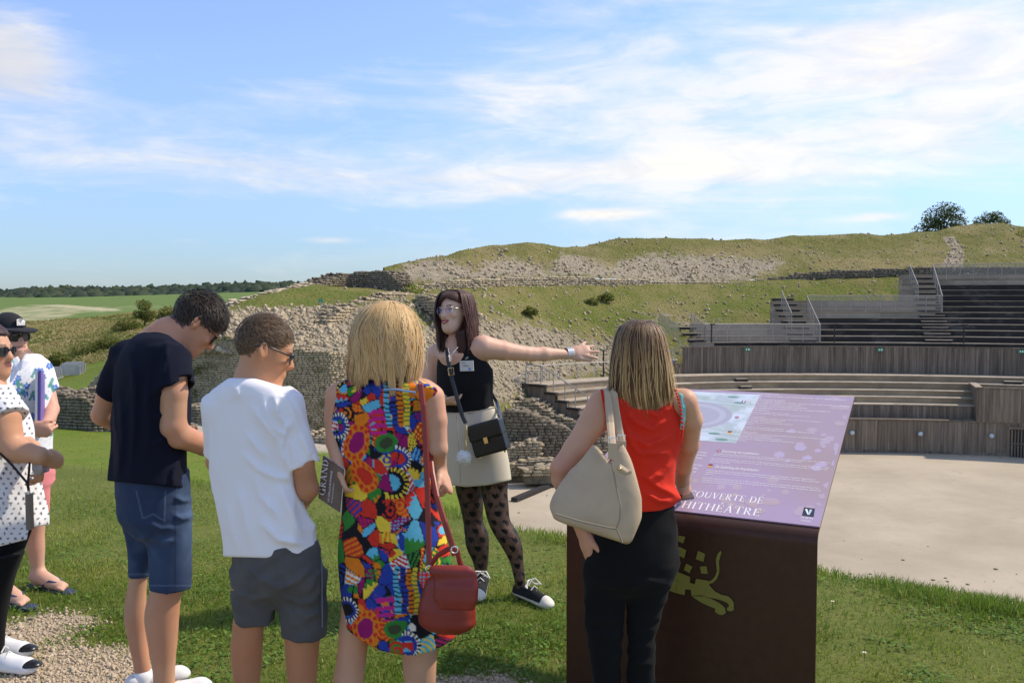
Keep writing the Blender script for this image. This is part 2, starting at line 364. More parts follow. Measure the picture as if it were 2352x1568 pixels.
H2 = [[(876, 676, 61.8), (940, 660, 63.5), (1120, 648, 67), (1290, 638, 71.5), (1420, 641, 74.5), (1560, 648, 77), (1770, 643, 79.3), (1900, 637, 80.5), (2080, 628, 81.5), (2420, 626, 80.5)],
      [(880, 650, 63.5), (940, 641, 66), (1120, 626, 70), (1290, 612, 75), (1420, 615, 78), (1560, 620, 80), (1770, 612, 82.5), (1900, 605, 84), (2080, 596, 85.5), (2420, 598, 85)],
      [(884, 628, 65.5), (940, 612, 68), (1060, 592, 72), (1120, 590, 74), (1290, 587, 79), (1420, 578, 82.5), (1560, 580, 84.5), (1770, 576, 87), (1900, 571, 88.5), (2080, 563, 90), (2420, 556, 90.5)],
      [(880, 618, 67), (920, 606, 69), (960, 596, 71), (1030, 586, 74), (1075, 572, 76), (1140, 565, 78), (1215, 556, 80), (1300, 568, 83), (1340, 566, 84), (1420, 547, 87), (1500, 546, 88), (1580, 547, 89), (1665, 554, 90), (1720, 549, 91), (1760, 551, 91.5), (1790, 543, 92), (1860, 543, 93), (1980, 537, 94), (2030, 540, 95), (2100, 533, 95.5), (2150, 532, 95.5), (2190, 520, 96), (2240, 515, 97), (2300, 513, 97), (2350, 520, 98), (2420, 530, 98)],
      [(880, 640, 71), (960, 620, 76), (1215, 580, 86), (1500, 572, 96), (2420, 555, 108)]]
H2 = [l + [(2600, l[-1][1] - 6, l[-1][2]), (3100, l[-1][1] + 4, l[-1][2] * .96)] for l in H2]
G2 = sheet_grid(H2, 520, 80, 3, .22, .5)
u2, v2 = proj(G2)
def rub2(u, v):
    m = .9 * poly_mask(u, v, [(900, 640), (930, 605), (1010, 592), (1060, 605), (1130, 640), (1000, 650)], 50)
    m = np.maximum(m, .9 * poly_mask(u, v, [(1080, 645), (1110, 600), (1180, 590), (1260, 620), (1290, 580), (1340, 590), (1430, 620), (1440, 640), (1290, 636)], 50))
    m = np.maximum(m, 1.0 * poly_mask(u, v, [(1400, 640), (1420, 600), (1500, 585), (1700, 592), (1800, 600), (1780, 620), (1700, 645), (1560, 650)], 55))
    m = np.maximum(m, .95 * poly_mask(u, v, [(2165, 545), (2190, 542), (2215, 580), (2212, 612), (2160, 612), (2185, 575)], 10))
    m = np.maximum(m, .30 * poly_mask(u, v, [(1700, 560), (2150, 550), (2420, 560), (2420, 620), (1700, 630)], 40))
    return np.clip(np.maximum(m, .22 + 0 * u), 0, 1)
hill2 = sheet('hill_crest', G2, m_crest, rub2(u2, v2))

# left: lower lawn in the valley, scrub bank, field, far land
def fallaway(l): return l + [(l[-1][0] + 40, 690 + 18500 / l[-1][2], l[-1][2]), (l[-1][0] + 75, 690 + 21000 / l[-1][2], l[-1][2])]
V1 = [[(-700, 1120, 17), (110, 1110, 18), (450, 1135, 19), (800, 1200, 20), (1000, 1260, 21), (1085, 1300, 22)],
      [(-700, 1040, 26), (110, 1030, 27), (450, 1048, 27.5), (800, 1090, 27), (960, 1130, 27), (1085, 1200, 28)],
      [(-700, 985, 33), (110, 985, 34), (300, 1000, 34), (450, 1005, 34.5), (780, 1030, 35), (960, 1080, 35), (1085, 1120, 37)],
      [(-700, 925, 44), (110, 905, 46), (250, 905, 46), (437, 930, 43), (800, 990, 42), (960, 1040, 42), (1085, 1090, 44)],
      [(-700, 880, 56), (110, 876, 58), (260, 838, 60), (437, 850, 54), (800, 930, 48), (1085, 1000, 50)],
      [(-700, 860, 66), (110, 858, 68), (260, 820, 69), (437, 790, 66), (560, 800, 60), (800, 860, 56)]]
V1 = [fallaway(l) for l in V1]
G3 = sheet_grid(V1, 200, 90, 5, .10, .4); u3, v3 = proj(G3)
low = sheet('lower_lawn', G3, m_low, .95 * np.maximum(poly_mask(u3, v3, [(437, 930), (760, 985), (1000, 1050), (1140, 1080), (1100, 1120), (1030, 1110), (760, 1040), (437, 1000)], 26), poly_mask(u3, v3, [(1036, 1088), (1090, 1092), (1110, 1112), (1040, 1118)], 8)))
V2 = [[(-700, 866, 66), (110, 862, 67), (260, 822, 68), (440, 795, 66), (560, 780, 66)],
      [(-700, 815, 77), (110, 806, 78), (260, 770, 80), (440, 745, 82), (560, 735, 84)],
      [(-700, 758, 90), (110, 744, 92), (250, 729, 98), (340, 716, 105), (440, 712, 110), (560, 716, 116)],
      [(-700, 760, 94), (110, 747, 96), (250, 732, 102), (340, 719, 109), (440, 715, 114), (560, 719, 120)]]
G4 = sheet_grid(V2, 160, 70, 5, .35, .22); u4, v4 = proj(G4)
scrub = sheet('scrub_bank', G4, m_scrub, 0 * u4 + .12)
V3 = [[(-900, 764, 93), (110, 747, 95), (250, 732, 101), (340, 719, 108), (440, 714, 113), (560, 712, 120), (760, 708, 128)],
      [(-900, 735, 150), (0, 728, 150), (300, 708, 160), (560, 696, 170), (760, 692, 175)],
      [(-900, 715, 235), (0, 706, 240), (300, 692, 250), (560, 683, 260), (760, 680, 260)],
      [(-900, 697, 430), (0, 687, 430), (300, 679, 440), (560, 671, 450), (760, 668, 450)],
      [(-900, 700, 520), (0, 690, 520), (300, 683, 520), (560, 676, 520), (760, 674, 520)]]
G5 = sheet_grid(V3, 160, 120, 5); u5, v5 = proj(G5)
fm = .52 * np.maximum(poly_mask(u5, v5, [(-60, 720), (40, 700), (150, 698), (260, 706), (330, 714), (200, 722), (100, 742), (-60, 748)], 12), .8 * poly_mask(u5, v5, [(150, 703), (300, 700), (430, 698), (420, 708), (260, 712)], 8))
fm = np.maximum(fm, .75 * poly_mask(u5, v5, [(50, 700.5), (140, 699), (240, 706), (290, 714), (225, 714), (130, 705)], 4))
field = sheet('field', G5, m_field, fm)
# land out to the horizon, and the wooded hills
fx, fy = np.meshgrid(np.linspace(-3500, 3500, 40), np.linspace(420, 5000, 40))
far = sheet('far_land', np.stack([fx, fy, 5.5 + (fy - 420) * .012 - .00 * fx], -1), m_field, 0 * fx)
far.location.z = -4.2
def icos():
    t = (1 + 5 ** .5) / 2
    v = np.array([(-1, t, 0), (1, t, 0), (-1, -t, 0), (1, -t, 0), (0, -1, t), (0, 1, t), (0, -1, -t), (0, 1, -t), (t, 0, -1), (t, 0, 1), (-t, 0, -1), (-t, 0, 1)], float)
    v /= np.linalg.norm(v[0])
    f = np.array([(0, 11, 5), (0, 5, 1), (0, 1, 7), (0, 7, 10), (0, 10, 11), (1, 5, 9), (5, 11, 4), (11, 10, 2), (10, 7, 6), (7, 1, 8), (3, 9, 4), (3, 4, 2), (3, 2, 6), (3, 6, 8), (3, 8, 9), (4, 9, 5), (2, 4, 11), (6, 2, 10), (8, 6, 7), (9, 8, 1)])
    return v, f
ICV, ICF = icos()
def subdiv(v, f):
    e = {}; v = list(map(tuple, v)); nf = []
    def mid(a, b):
        k = (min(a, b), max(a, b))
        if k not in e:
            p = (np.array(v[a]) + v[b]) / 2; p /= np.linalg.norm(p); e[k] = len(v); v.append(tuple(p))
        return e[k]
    for a, b, c in f:
        x, y, z = mid(a, b), mid(b, c), mid(c, a); nf += [(a, x, z), (b, y, x), (c, z, y), (x, y, z)]
    return np.array(v), np.array(nf)
IC2V, IC2F = subdiv(ICV, ICF)
def scatter(name, pos, scl, mat, base=(ICV, ICF), rot=True, jit=.25, cols=None, kind='stuff', parent=None, smooth=False, seed=3):
    """many small lumps joined into one mesh"""
    r = np.random.RandomState(seed); n = len(pos); bv, bf = base; k = len(bv)
    v = bv[None] * (1 + jit * (r.rand(n, k, 1) - .5) * 2) 
    scl = np.asarray(scl, float); scl = scl if scl.ndim == 2 else np.repeat(scl[:, None], 3, 1)
    v = v * scl[:, None, :]
    if rot:
        q = r.randn(n, 4); q[:, 1:3] *= .35 if rot == 'flat' else 1; q /= np.linalg.norm(q, axis=1)[:, None]; w, x, y, z = q.T
        Rm = np.stack([1 - 2 * (y * y + z * z), 2 * (x * y - z * w), 2 * (x * z + y * w), 2 * (x * y + z * w), 1 - 2 * (x * x + z * z), 2 * (y * z - x * w), 2 * (x * z - y * w), 2 * (y * z + x * w), 1 - 2 * (x * x + y * y)], -1).reshape(n, 3, 3)
        v = np.einsum('nij,nkj->nki', Rm, v)
    v = v + np.asarray(pos)[:, None, :]
    f = bf[None] + (np.arange(n) * k)[:, None, None]
    c = None if cols is None else np.repeat(cols, k, 0)
    o = mk(name, v.reshape(-1, 3), f.reshape(-1, bf.shape[1]), mat, parent, smooth, c)
    if kind: o['kind'] = kind
    return o
m_wood1 = M('far_wood', (.034, .050, .040), .95, (.058, .078, .045), .02, .4, .65, spec=.05, col3=(.10, .095, .04), ns3=.012, lo3=.58, hi3=.7)
n = 3800; uu = rng.uniform(-1000, 900, n); k = rng.rand(n)
Yw = 620 + 780 * k
vb = np.interp(uu, [-1000, 0, 300, 560, 760, 900], [694, 686, 678, 669, 665, 664]); vt = np.interp(uu, [-1000, 0, 110, 300, 420, 560, 700, 900], [676, 668, 661, 661, 657, 652, 649, 648])
vv = vb + (vt - vb) * np.clip(k * 1.0, 0, 1)
pw = PV(uu, vv, Yw); sw = rng.uniform(5, 9, n) * (.75 + Yw / 2400)
pw[:, 2] -= sw * .7
scatter('far_wood', pw, np.stack([sw * 1.2, sw, sw * .9], 1), m_wood1, (ICV, ICF), True, .3, seed=5, smooth=False)
hillf = [[(-1000, 700, 600), (0, 693, 600), (300, 686, 600), (560, 678, 600), (900, 676, 600)], [(-1000, 684, 1400), (0, 676, 1400), (110, 669, 1400), (300, 669, 1400), (560, 660, 1400), (900, 657, 1400)]]
sheet('far_hill', sheet_grid(hillf, 60, 8, 2), m_wood1)

# loose rubble on the slopes
def on_grid(G, n, dens, r):
    """random points on a grid surface, kept with probability dens(u, v)"""
    nv, nu = G.shape[:2]; A = np.linalg.norm(np.cross(G[1:, :-1] - G[:-1, :-1], G[:-1, 1:] - G[:-1, :-1]), axis=2).ravel()
    idx = r.choice(len(A), n, p=A / A.sum()); i, j = idx // (nu - 1), idx % (nu - 1); a, b = r.rand(2, n)[:, :, None]
    p = (G[i, j] * (1 - a) + G[i + 1, j] * a) * (1 - b) + (G[i, j + 1] * (1 - a) + G[i + 1, j + 1] * a) * b
    u, v = proj(p); keep = r.rand(n) < dens(u, v, p)
    return p[keep]
m_rub = M('rubble_stone', (.50, .41, .28), .95, (.34, .27, .18), 3.2, .38, .62, .4, 14., spec=.15, col3=(.20, .185, .15), ns3=2.6, lo3=.56, hi3=.72)
r2 = np.random.RandomState(23)
CUBE = np.array([(-1, -1, -.7), (1, -1, -.7), (-1, 1, -.7), (1, 1, -.7), (-1, -1, .7), (1, -1, .7), (-1, 1, .7), (1, 1, .7)], float) * .75, np.array(BOXF)
def dens1(u, v, p): return np.clip(rub1(u, v) + .9 * (fbm(p, .45, 3) - .52), .03, 1) ** 1.6
p = on_grid(G1, 60000, dens1, r2); s = .030 + .10 * r2.rand(len(p)) ** 4 + .02 * r2.rand(len(p))
s *= np.where(proj(p)[0] < 1150, 1.15, .95)
p[:, 2] += s * .25
scatter('rubble', p, s[:, None] * r2.uniform(.7, 1.45, (len(p), 3)), m_rub, CUBE, True, .35, seed=8)
def dens2(u, v, p): return np.clip(rub2(u, v) + .6 * (fbm(p, .4, 3) - .54), .03, 1) ** 1.8
p = on_grid(G2, 44000, dens2, r2); s = .035 + .12 * r2.rand(len(p)) ** 4
p[:, 2] += s * .2
scatter('rubble', p, s[:, None] * r2.uniform(.7, 1.4, (len(p), 3)), m_rub, CUBE, True, .35, seed=9)
# tufts of grass on the slopes
TUFT = np.array([(-.5, 0, 0), (.5, 0, 0), (.15, .1, 1.0), (0, -.5, 0), (0, .5, 0), (-.2, .0, .9), (-.4, -.3, 0), (.35, .4, 0), (.5, -.2, .8)], float), np.array([(0, 1, 2), (3, 4, 5), (6, 7, 8)])
m_tuft = M('slope_grass', (.20, .235, .045), .9, (.28, .25, .075), .35, .4, .6, spec=.1, col3=(.15, .225, .032), ns3=3.0, lo3=.5, hi3=.65, trans=.5)
def tufts(name, G, n, dens, smin, smax, mat, seed, flat=1.0):
    r = np.random.RandomState(seed); p = on_grid(G, n, dens, r); s = r.uniform(smin, smax, len(p)); p[:, 2] -= .02
    a = r.rand(len(p)) * 6.283; c, sn = np.cos(a), np.sin(a); bv, bf = TUFT
    v = bv[None] * np.stack([s, s, s * flat], 1)[:, None, :] * (1 + .5 * (r.rand(len(p), 9, 1) - .5))
    v = np.stack([v[..., 0] * c[:, None] - v[..., 1] * sn[:, None], v[..., 0] * sn[:, None] + v[..., 1] * c[:, None], v[..., 2]], -1) + p[:, None, :]
    f = bf[None] + (np.arange(len(p)) * 9)[:, None, None]
    o = mk(name, v.reshape(-1, 3), f.reshape(-1, 3), mat); o['kind'] = 'stuff'; return o
m_tuft2 = M('crest_tuft', (.23, .225, .06), .9, (.32, .27, .10), .3, .4, .6, spec=.1, col3=(.17, .21, .04), ns3=2., lo3=.5, hi3=.65, trans=.5)
tufts('slope_grass', G1, 32000, lambda u, v, p: np.clip(1.1 - 1.5 * rub1(u, v), .06, 1), .05, .13, m_tuft, 31, .5)
tufts('crest_grass', G2, 24000, lambda u, v, p: np.clip(1.1 - 1.4 * rub2(u, v), .06, 1), .06, .17, m_tuft2, 32, .5)
m_low_t = M('low_grass', (.20, .27, .04), .9, (.26, .29, .06), .5, .4, .6, spec=.1, trans=.5)
tufts('lower_grass', G3, 14000, lambda u, v, p: ((u > -80) & (u < 1150)) * .9, .05, .12, m_low_t, 33, .35)
m_dry = M('dry_grass', (.50, .41, .19), .9, (.38, .34, .13), .3, .4, .6, spec=.1, trans=.5, col3=(.25, .27, .08), ns3=.15, lo3=.5, hi3=.62)
tufts('bank_grass', G4, 22000, lambda u, v, p: ((u > -80) & (u < 620)) * 1.0, .12, .34, m_dry, 34, .8)
# ------------------------------------------------------------------ stone walls
STV = []
for k in range(6):
    r_ = np.random.RandomState(50 + k); v_ = np.array([(i, j, h) for h in (-.5, .5) for j in (-.5, .5) for i in (-.5, .5)], float)
    v_ += r_.uniform(-.09, .09, v_.shape); STV.append(v_)
m_stone = M('wall_stone', (.49, .395, .265), .93, (.33, .265, .175), 5.0, .38, .62, .5, 22., spec=.15, col3=(.21, .195, .165), ns3=.9, lo3=.52, hi3=.68, bd=.03)
m_dark = M('dark_stone', (.285, .235, .17), .93, (.155, .13, .098), 4.5, .38, .62, .5, 22., spec=.15, col3=(.36, .32, .25), ns3=2.2, lo3=.60, hi3=.72, bd=.03)  # darker brown stone with paler patches, for the dark walls
m_core = M('wall_mortar', (.21, .17, .12), .97, (.125, .105, .075), 3., .4, .6, .6, 12., spec=.1)
m_moss = M('mossy_stone', (.53, .425, .28), .93, (.36, .29, .19), 5.0, .38, .62, .5, 22., spec=.15, col3=(.15, .14, .055), ns3=.8, lo3=.52, hi3=.64, bd=.03)
STME = {}
def stone_mesh(k, mat):
    if (k, mat.name) not in STME: STME[(k, mat.name)] = meshdata('stone', STV[k], np.array(BOXF), mat)
    return STME[(k, mat.name)]
def pieces(parent, items, mat, maxobj, name='stone', stuff='stone_mass', meshes=None):
    """items: (centre, 3x3 columns incl. size). The largest become objects, the rest one joined part."""
    items = sorted(items, key=lambda it: -it[2]); r = np.random.RandomState(len(items))
    par = wloc(parent)
    for c, A, a in items[:maxobj]:
        o = bpy.data.objects.new(name, meshes(r.randint(3), mat) if meshes else stone_mesh(r.randint(6), mat))
        Mx = Matrix.Identity(4)
        for i in range(3):
            for j in range(3): Mx[i][j] = A[i, j]
            Mx[i][3] = c[i] - par[i]
        o.parent = parent; o.matrix_basis = Mx; link(o)
    rest = items[maxobj:]
    if rest:
        C = np.array([c for c, A, a in rest]); A = np.array([A for c, A, a in rest]); k = r.randint(0, 6, len(rest))
        V = np.array(STV)[k] if not meshes else np.repeat(UNIT[None], len(rest), 0)
        V = np.einsum('nij,nkj->nki', A, V) + C[:, None]
        f = np.array(BOXF)[None] + (np.arange(len(rest)) * 8)[:, None, None]
        o = mk(stuff, V.reshape(-1, 3), f.reshape(-1, 4), mat, parent); o['kind'] = 'stuff'
UNIT = np.array([(i, j, h) for h in (-.5, .5) for j in (-.5, .5) for i in (-.5, .5)], float)
def wall(label, pts, ch=.11, sl=.2, mat=None, maxobj=120, seed=1, thick=.6, ragged=.25, loose=1.0, name='stone_wall', flip=False, depth=.16, gap=.86, cat='wall'):
    """pts: (u, v_top, v_bottom, distance) along the wall; courses of stones in front of a mortar core"""
    mat = mat or m_stone; r = np.random.RandomState(seed)
    pts = np.array(pts, float); top = PV(pts[:, 0], pts[:, 1], pts[:, 3]); bot = PV(pts[:, 0], pts[:, 2], pts[:, 3])
    xy = top[:, :2]; seg = np.hypot(*np.diff(xy, axis=0).T); S = np.concatenate([[0], np.cumsum(seg)]); T = S[-1]
    fx = lambda s: np.array([np.interp(s, S, xy[:, 0]), np.interp(s, S, xy[:, 1])])
    zt = lambda s: np.interp(s, S, top[:, 2]); zb = lambda s: np.interp(s, S, bot[:, 2])
    def frame(s):
        d = fx(min(s + .15, T)) - fx(max(s - .15, 0)); d = d / (np.linalg.norm(d) + 1e-9); nrm = np.array((d[1], -d[0]))
        c = fx(s)
        if (np.dot(nrm, -c) < 0) != flip: nrm = -nrm
        return np.array((d[0], d[1], 0)), np.array((nrm[0], nrm[1], 0))
    ns = max(8, int(T / .5)); ss = np.linspace(0, T, ns); V = []
    rag = lambda s: ragged * (vn(np.array((s * 1.3, seed * 3.1, 0.)), 1.0) - .55)
    for s in ss:
        d, nn = frame(s); c = np.append(fx(s), 0); b = zb(s) - .6; t = zt(s) + rag(s) - .10
        for q, z in ((-.05, b), (-.05, t), (-thick, t), (-thick, b)): V.append(c + nn * q + Z_ * z)
    Fc = [(i * 4 + k, (i + 1) * 4 + k, (i + 1) * 4 + (k + 1) % 4, i * 4 + (k + 1) % 4) for i in range(ns - 1) for k in range(4)] + [(0, 1, 2, 3), tuple((ns - 1) * 4 + k for k in (3, 2, 1, 0))]
    core = mk(name, V, Fc, m_core); tag(core, label, cat, None, 'thing')
    items = []; z0 = bot[:, 2].min() - ch
    k = 0
    while z0 + k * ch < top[:, 2].max() + ragged:
        z = z0 + (k + .5) * ch; s = -r.rand() * sl
        while s < T:
            l = sl * r.uniform(.6, 1.45); c_ = s + l / 2; s += l
            if c_ < 0 or c_ > T: continue
            t = zt(c_) + rag(c_)
            if z + ch * .4 > t or z < zb(c_) - ch: continue
            d, nn = frame(c_); dep = depth * r.uniform(.8, 1.25); istop = z + ch * 1.4 > t
            c = np.append(fx(c_), z + r.uniform(-.06, .06) * ch) + nn * (.05 - dep / 2 + r.uniform(-.022, .022))
            dd = d + nn * r.uniform(-.08, .08) + Z_ * r.uniform(-.04, .04); dd /= np.linalg.norm(dd)
            A = np.stack([dd * l * r.uniform(.84, .95), nn * dep, Z_ * ch * r.uniform(gap - .08, gap + .06)], 1)
            items.append((c, A, l * ch * (.5 + r.rand())))
            if istop:
                for q in range(int(round(thick / .22 * loose))):
                    l2 = sl * r.uniform(.5, 1.3); an = r.uniform(-.6, .6); d2 = d * math.cos(an) + nn * math.sin(an) + Z_ * r.uniform(-.25, .25); d2 /= np.linalg.norm(d2)
                    n2 = np.cross(Z_, d2); n2 /= np.linalg.norm(n2)
                    items.append((np.append(fx(c_), z + ch * r.uniform(-.2, .55)) - nn * (thick * (q + .7) / (thick / .22 * loose + .5)) + d * r.uniform(-.1, .1), np.stack([d2 * l2, n2 * l2 * r.uniform(.5, .9), np.cross(d2, n2) * ch * r.uniform(.5, .95)], 1), l2 * ch * .6))
        k += 1
    pieces(core, items, mat, maxobj); return core
wall('tall ruined wall of small mossy stone courses behind the men in navy and white shirts',
     [(198, 893, 905, 47), (214, 868, 905, 46), (236, 846, 905, 45), (262, 818, 910, 44), (330, 790, 915, 43), (437, 765, 922, 41.5), (560, 778, 940, 40.6), (672, 795, 965, 40.2), (760, 803, 1000, 40.2), (830, 815, 1020, 41), (920, 845, 1040, 43), (1000, 880, 1050, 45)],
     ch=.108, sl=.19, mat=m_moss, maxobj=300, seed=2, thick=.7, ragged=.22)
wall('low grey stone wall with a broken stepped top beside the floral shirt man',
     [(60, 885, 990, 35.5), (100, 893, 996, 35), (150, 905, 1002, 34.6), (200, 912, 1006, 34.4), (225, 940, 1008, 34.4), (262, 965, 1010, 34.6), (330, 975, 1014, 34.8), (436, 985, 1018, 35)],
     ch=.13, sl=.22, mat=m_dark, maxobj=200, seed=3, thick=1.3, ragged=.2, loose=.9)
wall('short pale stub of ruined wall stepping behind the low grey wall',
     [(176, 893, 935, 37.6), (215, 886, 935, 37.4), (262, 890, 930, 37.2), (330, 905, 945, 37.5)], ch=.12, sl=.22, mat=m_stone, maxobj=60, seed=4, thick=.9, ragged=.2)
wall('long footing of crumbled pale stones below the tall mossy wall',
     [(430, 926, 985, 38.6), (480, 938, 990, 38.2), (560, 960, 1000, 37.6), (640, 985, 1012, 37), (700, 996, 1022, 36.6), (750, 1000, 1030, 36.4), (800, 1012, 1042, 36.4), (900, 1035, 1062, 37)],
     ch=.12, sl=.24, mat=m_stone, maxobj=120, seed=5, thick=1.6, ragged=.5, loose=1.0)
wall('row of pale stones along the rim path that climbs to the skyline',
     [(508, 709, 716, 50.2), (560, 688, 695, 52), (600, 677, 683, 53.4), (640, 667, 672, 55), (690, 655, 660, 57), (716, 649, 655, 58)], ch=.14, sl=.4, mat=M('path_stone', (.60, .51, .38), .95, (.48, .40, .29), 1.2, spec=.1), maxobj=90, seed=6, thick=1.1, ragged=.15, loose=.6)
wall('dark curved stone wall standing on the grassy rise at the skyline',
     [(716, 652, 658, 58.5), (745, 644, 659, 59.5), (768, 634, 660, 60.5), (800, 624, 662, 61.6), (850, 619, 666, 61.5), (885, 622, 668, 60.6), (905, 636, 670, 60), (922, 652, 671, 59.7), (935, 664, 672, 59.6)],
     ch=.15, sl=.30, mat=m_dark, maxobj=220, seed=7, thick=1.8, ragged=.12, loose=1.0)
wall('pale stone retaining wall running along the slope above the guide',
     [(940, 656, 664, 62), (975, 652, 665, 62.8), (1060, 641, 660, 64.5), (1180, 638, 658, 67.5), (1290, 634, 656, 70.2), (1360, 637, 655, 71.8), (1430, 641, 653, 73.2), (1560, 646, 652, 75.7), (1700, 646, 651, 77.2)],
     ch=.14, sl=.34, mat=M('retaining_stone', (.55, .45, .31), .95, (.41, .33, .225), 4.0, spec=.1, bump=.4, bs=20., col3=(.28, .25, .19), ns3=1.1, lo3=.6, hi3=.72), maxobj=300, seed=8, thick=.6, ragged=.10, loose=.6)
wall('low dark stone wall along the foot of the far crest',
     [(1690, 645, 650, 77.4), (1760, 642, 648, 78), (1830, 627, 639, 78.6), (1900, 622, 635, 79), (2000, 617, 632, 79.6), (2080, 614, 629, 80), (2200, 612, 630, 80.2), (2400, 610, 632, 79.4)],
     ch=.15, sl=.4, mat=m_dark, maxobj=200, seed=9, thick=.6, ragged=.1, loose=.6)
wall('pale flight of broken stone footings rising toward the curved dark wall',
     [(812, 696, 702, 53.5), (845, 684, 694, 54.6), (880, 674, 688, 56), (915, 669, 681, 57.4), (948, 668, 676, 59)], ch=.16, sl=.34, mat=m_stone, maxobj=120, seed=10, thick=.9, ragged=.12)
wall('tumbled stone spur on the slope left of the blonde woman',
     [(735, 752, 762, 46.2), (757, 735, 755, 47), (775, 714, 740, 48), (792, 702, 722, 49.5), (815, 696, 706, 51.5)], ch=.16, sl=.3, mat=m_stone, maxobj=90, seed=11, thick=1.0, ragged=.3)
wall('tumbled stone spur on the slope just left of the guide',
     [(955, 672, 690, 57), (975, 680, 706, 55.6), (1000, 694, 722, 54.4), (1022, 712, 735, 53.4)], ch=.17, sl=.32, mat=m_stone, maxobj=70, seed=12, thick=1.2, ragged=.35)
wall('dark stone wall sloping down under the wooden deck beside the guide',
     [(1090, 945, 1090, 49.3), (1140, 942, 1088, 49), (1170, 936, 1086, 48.8), (1200, 941, 1085, 48.7), (1240, 957, 1085, 48.6), (1280, 975, 1084, 48.6), (1330, 992, 1084, 48.7), (1400, 1010, 1084, 49)],
     ch=.17, sl=.36, mat=m_dark, maxobj=260, seed=13, thick=1.5, ragged=.3)
wall('loose sunlit stone courses stepping up to the wooden deck',
     [(1150, 932, 955, 50.6), (1170, 920, 950, 51), (1186, 912, 945, 51.4), (1200, 905, 945, 51.6), (1216, 918, 955, 51.4), (1250, 935, 970, 51), (1300, 960, 985, 50.6), (1340, 978, 1000, 50.4)],
     ch=.16, sl=.34, mat=m_stone, maxobj=120, seed=14, thick=1.6, ragged=.4, loose=1.2)
wall('dark stone wall end below the mesh railing behind the guide',
     [(1100, 842, 905, 54), (1138, 840, 905, 54.4), (1170, 846, 905, 54.8), (1205, 858, 900, 55.4)], ch=.17, sl=.36, mat=m_dark, maxobj=90, seed=15, thick=.7, ragged=.2)
wall('pale low block of stone wall standing on the arena edge',
     [(1150, 1034, 1090, 46.8), (1175, 1024, 1088, 46.8), (1215, 1016, 1084, 46.8), (1245, 1012, 1080, 46.9)], ch=.15, sl=.28, mat=m_stone, maxobj=110, seed=16, thick=1.2, ragged=.25)
wall('flat pale footing stones at the edge of the arena sand',
     [(1206, 1076, 1086, 44.6), (1240, 1072, 1085, 44.7), (1285, 1074, 1086, 44.8)], ch=.14, sl=.45, mat=m_stone, maxobj=40, seed=17, thick=1.2, ragged=.2, loose=.8)
wall('low pale bench of stone at the foot of the arena wall',
     [(1150, 1062, 1094, 45.9), (1200, 1056, 1088, 46), (1270, 1050, 1080, 46.3)], ch=.14, sl=.3, mat=m_stone, maxobj=60, seed=18, thick=.9, ragged=.15, loose=.7)
# ------------------------------------------------------------------ timber grandstands around the arena
EC = np.array((19.0, 38.0))
def RP(th, r, z):
    th = np.asarray(th, float); A = np.where(np.sin(th) < 0, 18.5, 28.0) + r; B = 17.5 + r
    return np.stack([EC[0] + A * np.sin(th), EC[1] + B * np.cos(th), CAMZ + z + 0 * th], -1)
_ths = np.linspace(R(-84), R(75), 3000)
def TH(u, r): 
    uu, _ = proj(RP(_ths, r, -4.0)); k = int(np.argmax(uu)); return float(np.interp(u, uu[:k + 1], _ths[:k + 1]))
def ringseg(r0, r1, z0, z1, t0, t1, n=3):
    V = []
    for t in np.linspace(t0, t1, n + 1):
        for r, z in ((r0, z0), (r1, z0), (r1, z1), (r0, z1)): V.append(RP(t, r, z))
    Fc = [(i * 4 + k, i * 4 + (k + 1) % 4, i * 4 + 4 + (k + 1) % 4, i * 4 + 4 + k) for i in range(n) for k in range(4)] + [(3, 2, 1, 0), tuple(n * 4 + k for k in range(4))]
    return V, Fc
wood = dict(rough=.85, spec=.2, rand=.35)
m_tread = M('tread_wood', (.46, .385, .295), col2=(.34, .28, .21), ns=2.0, **wood)
m_tread2 = M('upper_tread_wood', (.30, .255, .205), col2=(.20, .17, .14), ns=1.2, **wood)
m_tan = M('riser_wood', (.36, .275, .18), col2=(.25, .195, .135), ns=.9, bump=.3, bs=8., **wood)
m_tan2 = M('fresh_riser_wood', (.42, .34, .255), col2=(.33, .265, .195), ns=.9, **wood)
m_black = M('stained_riser_wood', (.034, .030, .028), col2=(.115, .10, .09), ns=.55, lo=.52, hi=.70, rough=.8, spec=.25, stretch=(1, 1, 2.5), rand=.5)
m_plank = M('grey_plank', (.22, .175, .135), col2=(.135, .108, .084), ns=1.0, lo=.4, hi=.62, rough=.9, spec=.15, stretch=(7, 7, .45), col3=(.27, .25, .22), ns3=1.6, lo3=.60, hi3=.74, rand=.45)
m_plank2 = M('brown_plank', (.265, .205, .15), col2=(.175, .135, .10), ns=1.0, lo=.4, hi=.62, rough=.9, spec=.15, stretch=(7, 7, .45), col3=(.30, .27, .24), ns3=1.6, lo3=.60, hi3=.74, rand=.4)
m_steel = M('galvanised_steel', (.36, .34, .31), .6, metal=.3, col2=(.29, .275, .25), ns=3.)
m_steel2 = M('weathered_rail', (.36, .34, .31), .6, metal=.2)
m_white_rail = M('pale_rail', (.62, .63, .64), .5, metal=.3)
m_net = M('wire_mesh', (.38, .35, .31), .8, alpha=.34, spec=.2)
m_iron = M('dark_iron', (.03, .032, .034), .5, metal=.5)
PLK = {}
def plank_mesh(k, mat):
    if mat.name not in PLK: PLK[mat.name] = meshdata('plank', UNIT, np.array(BOXF), mat)
    return PLK[mat.name]
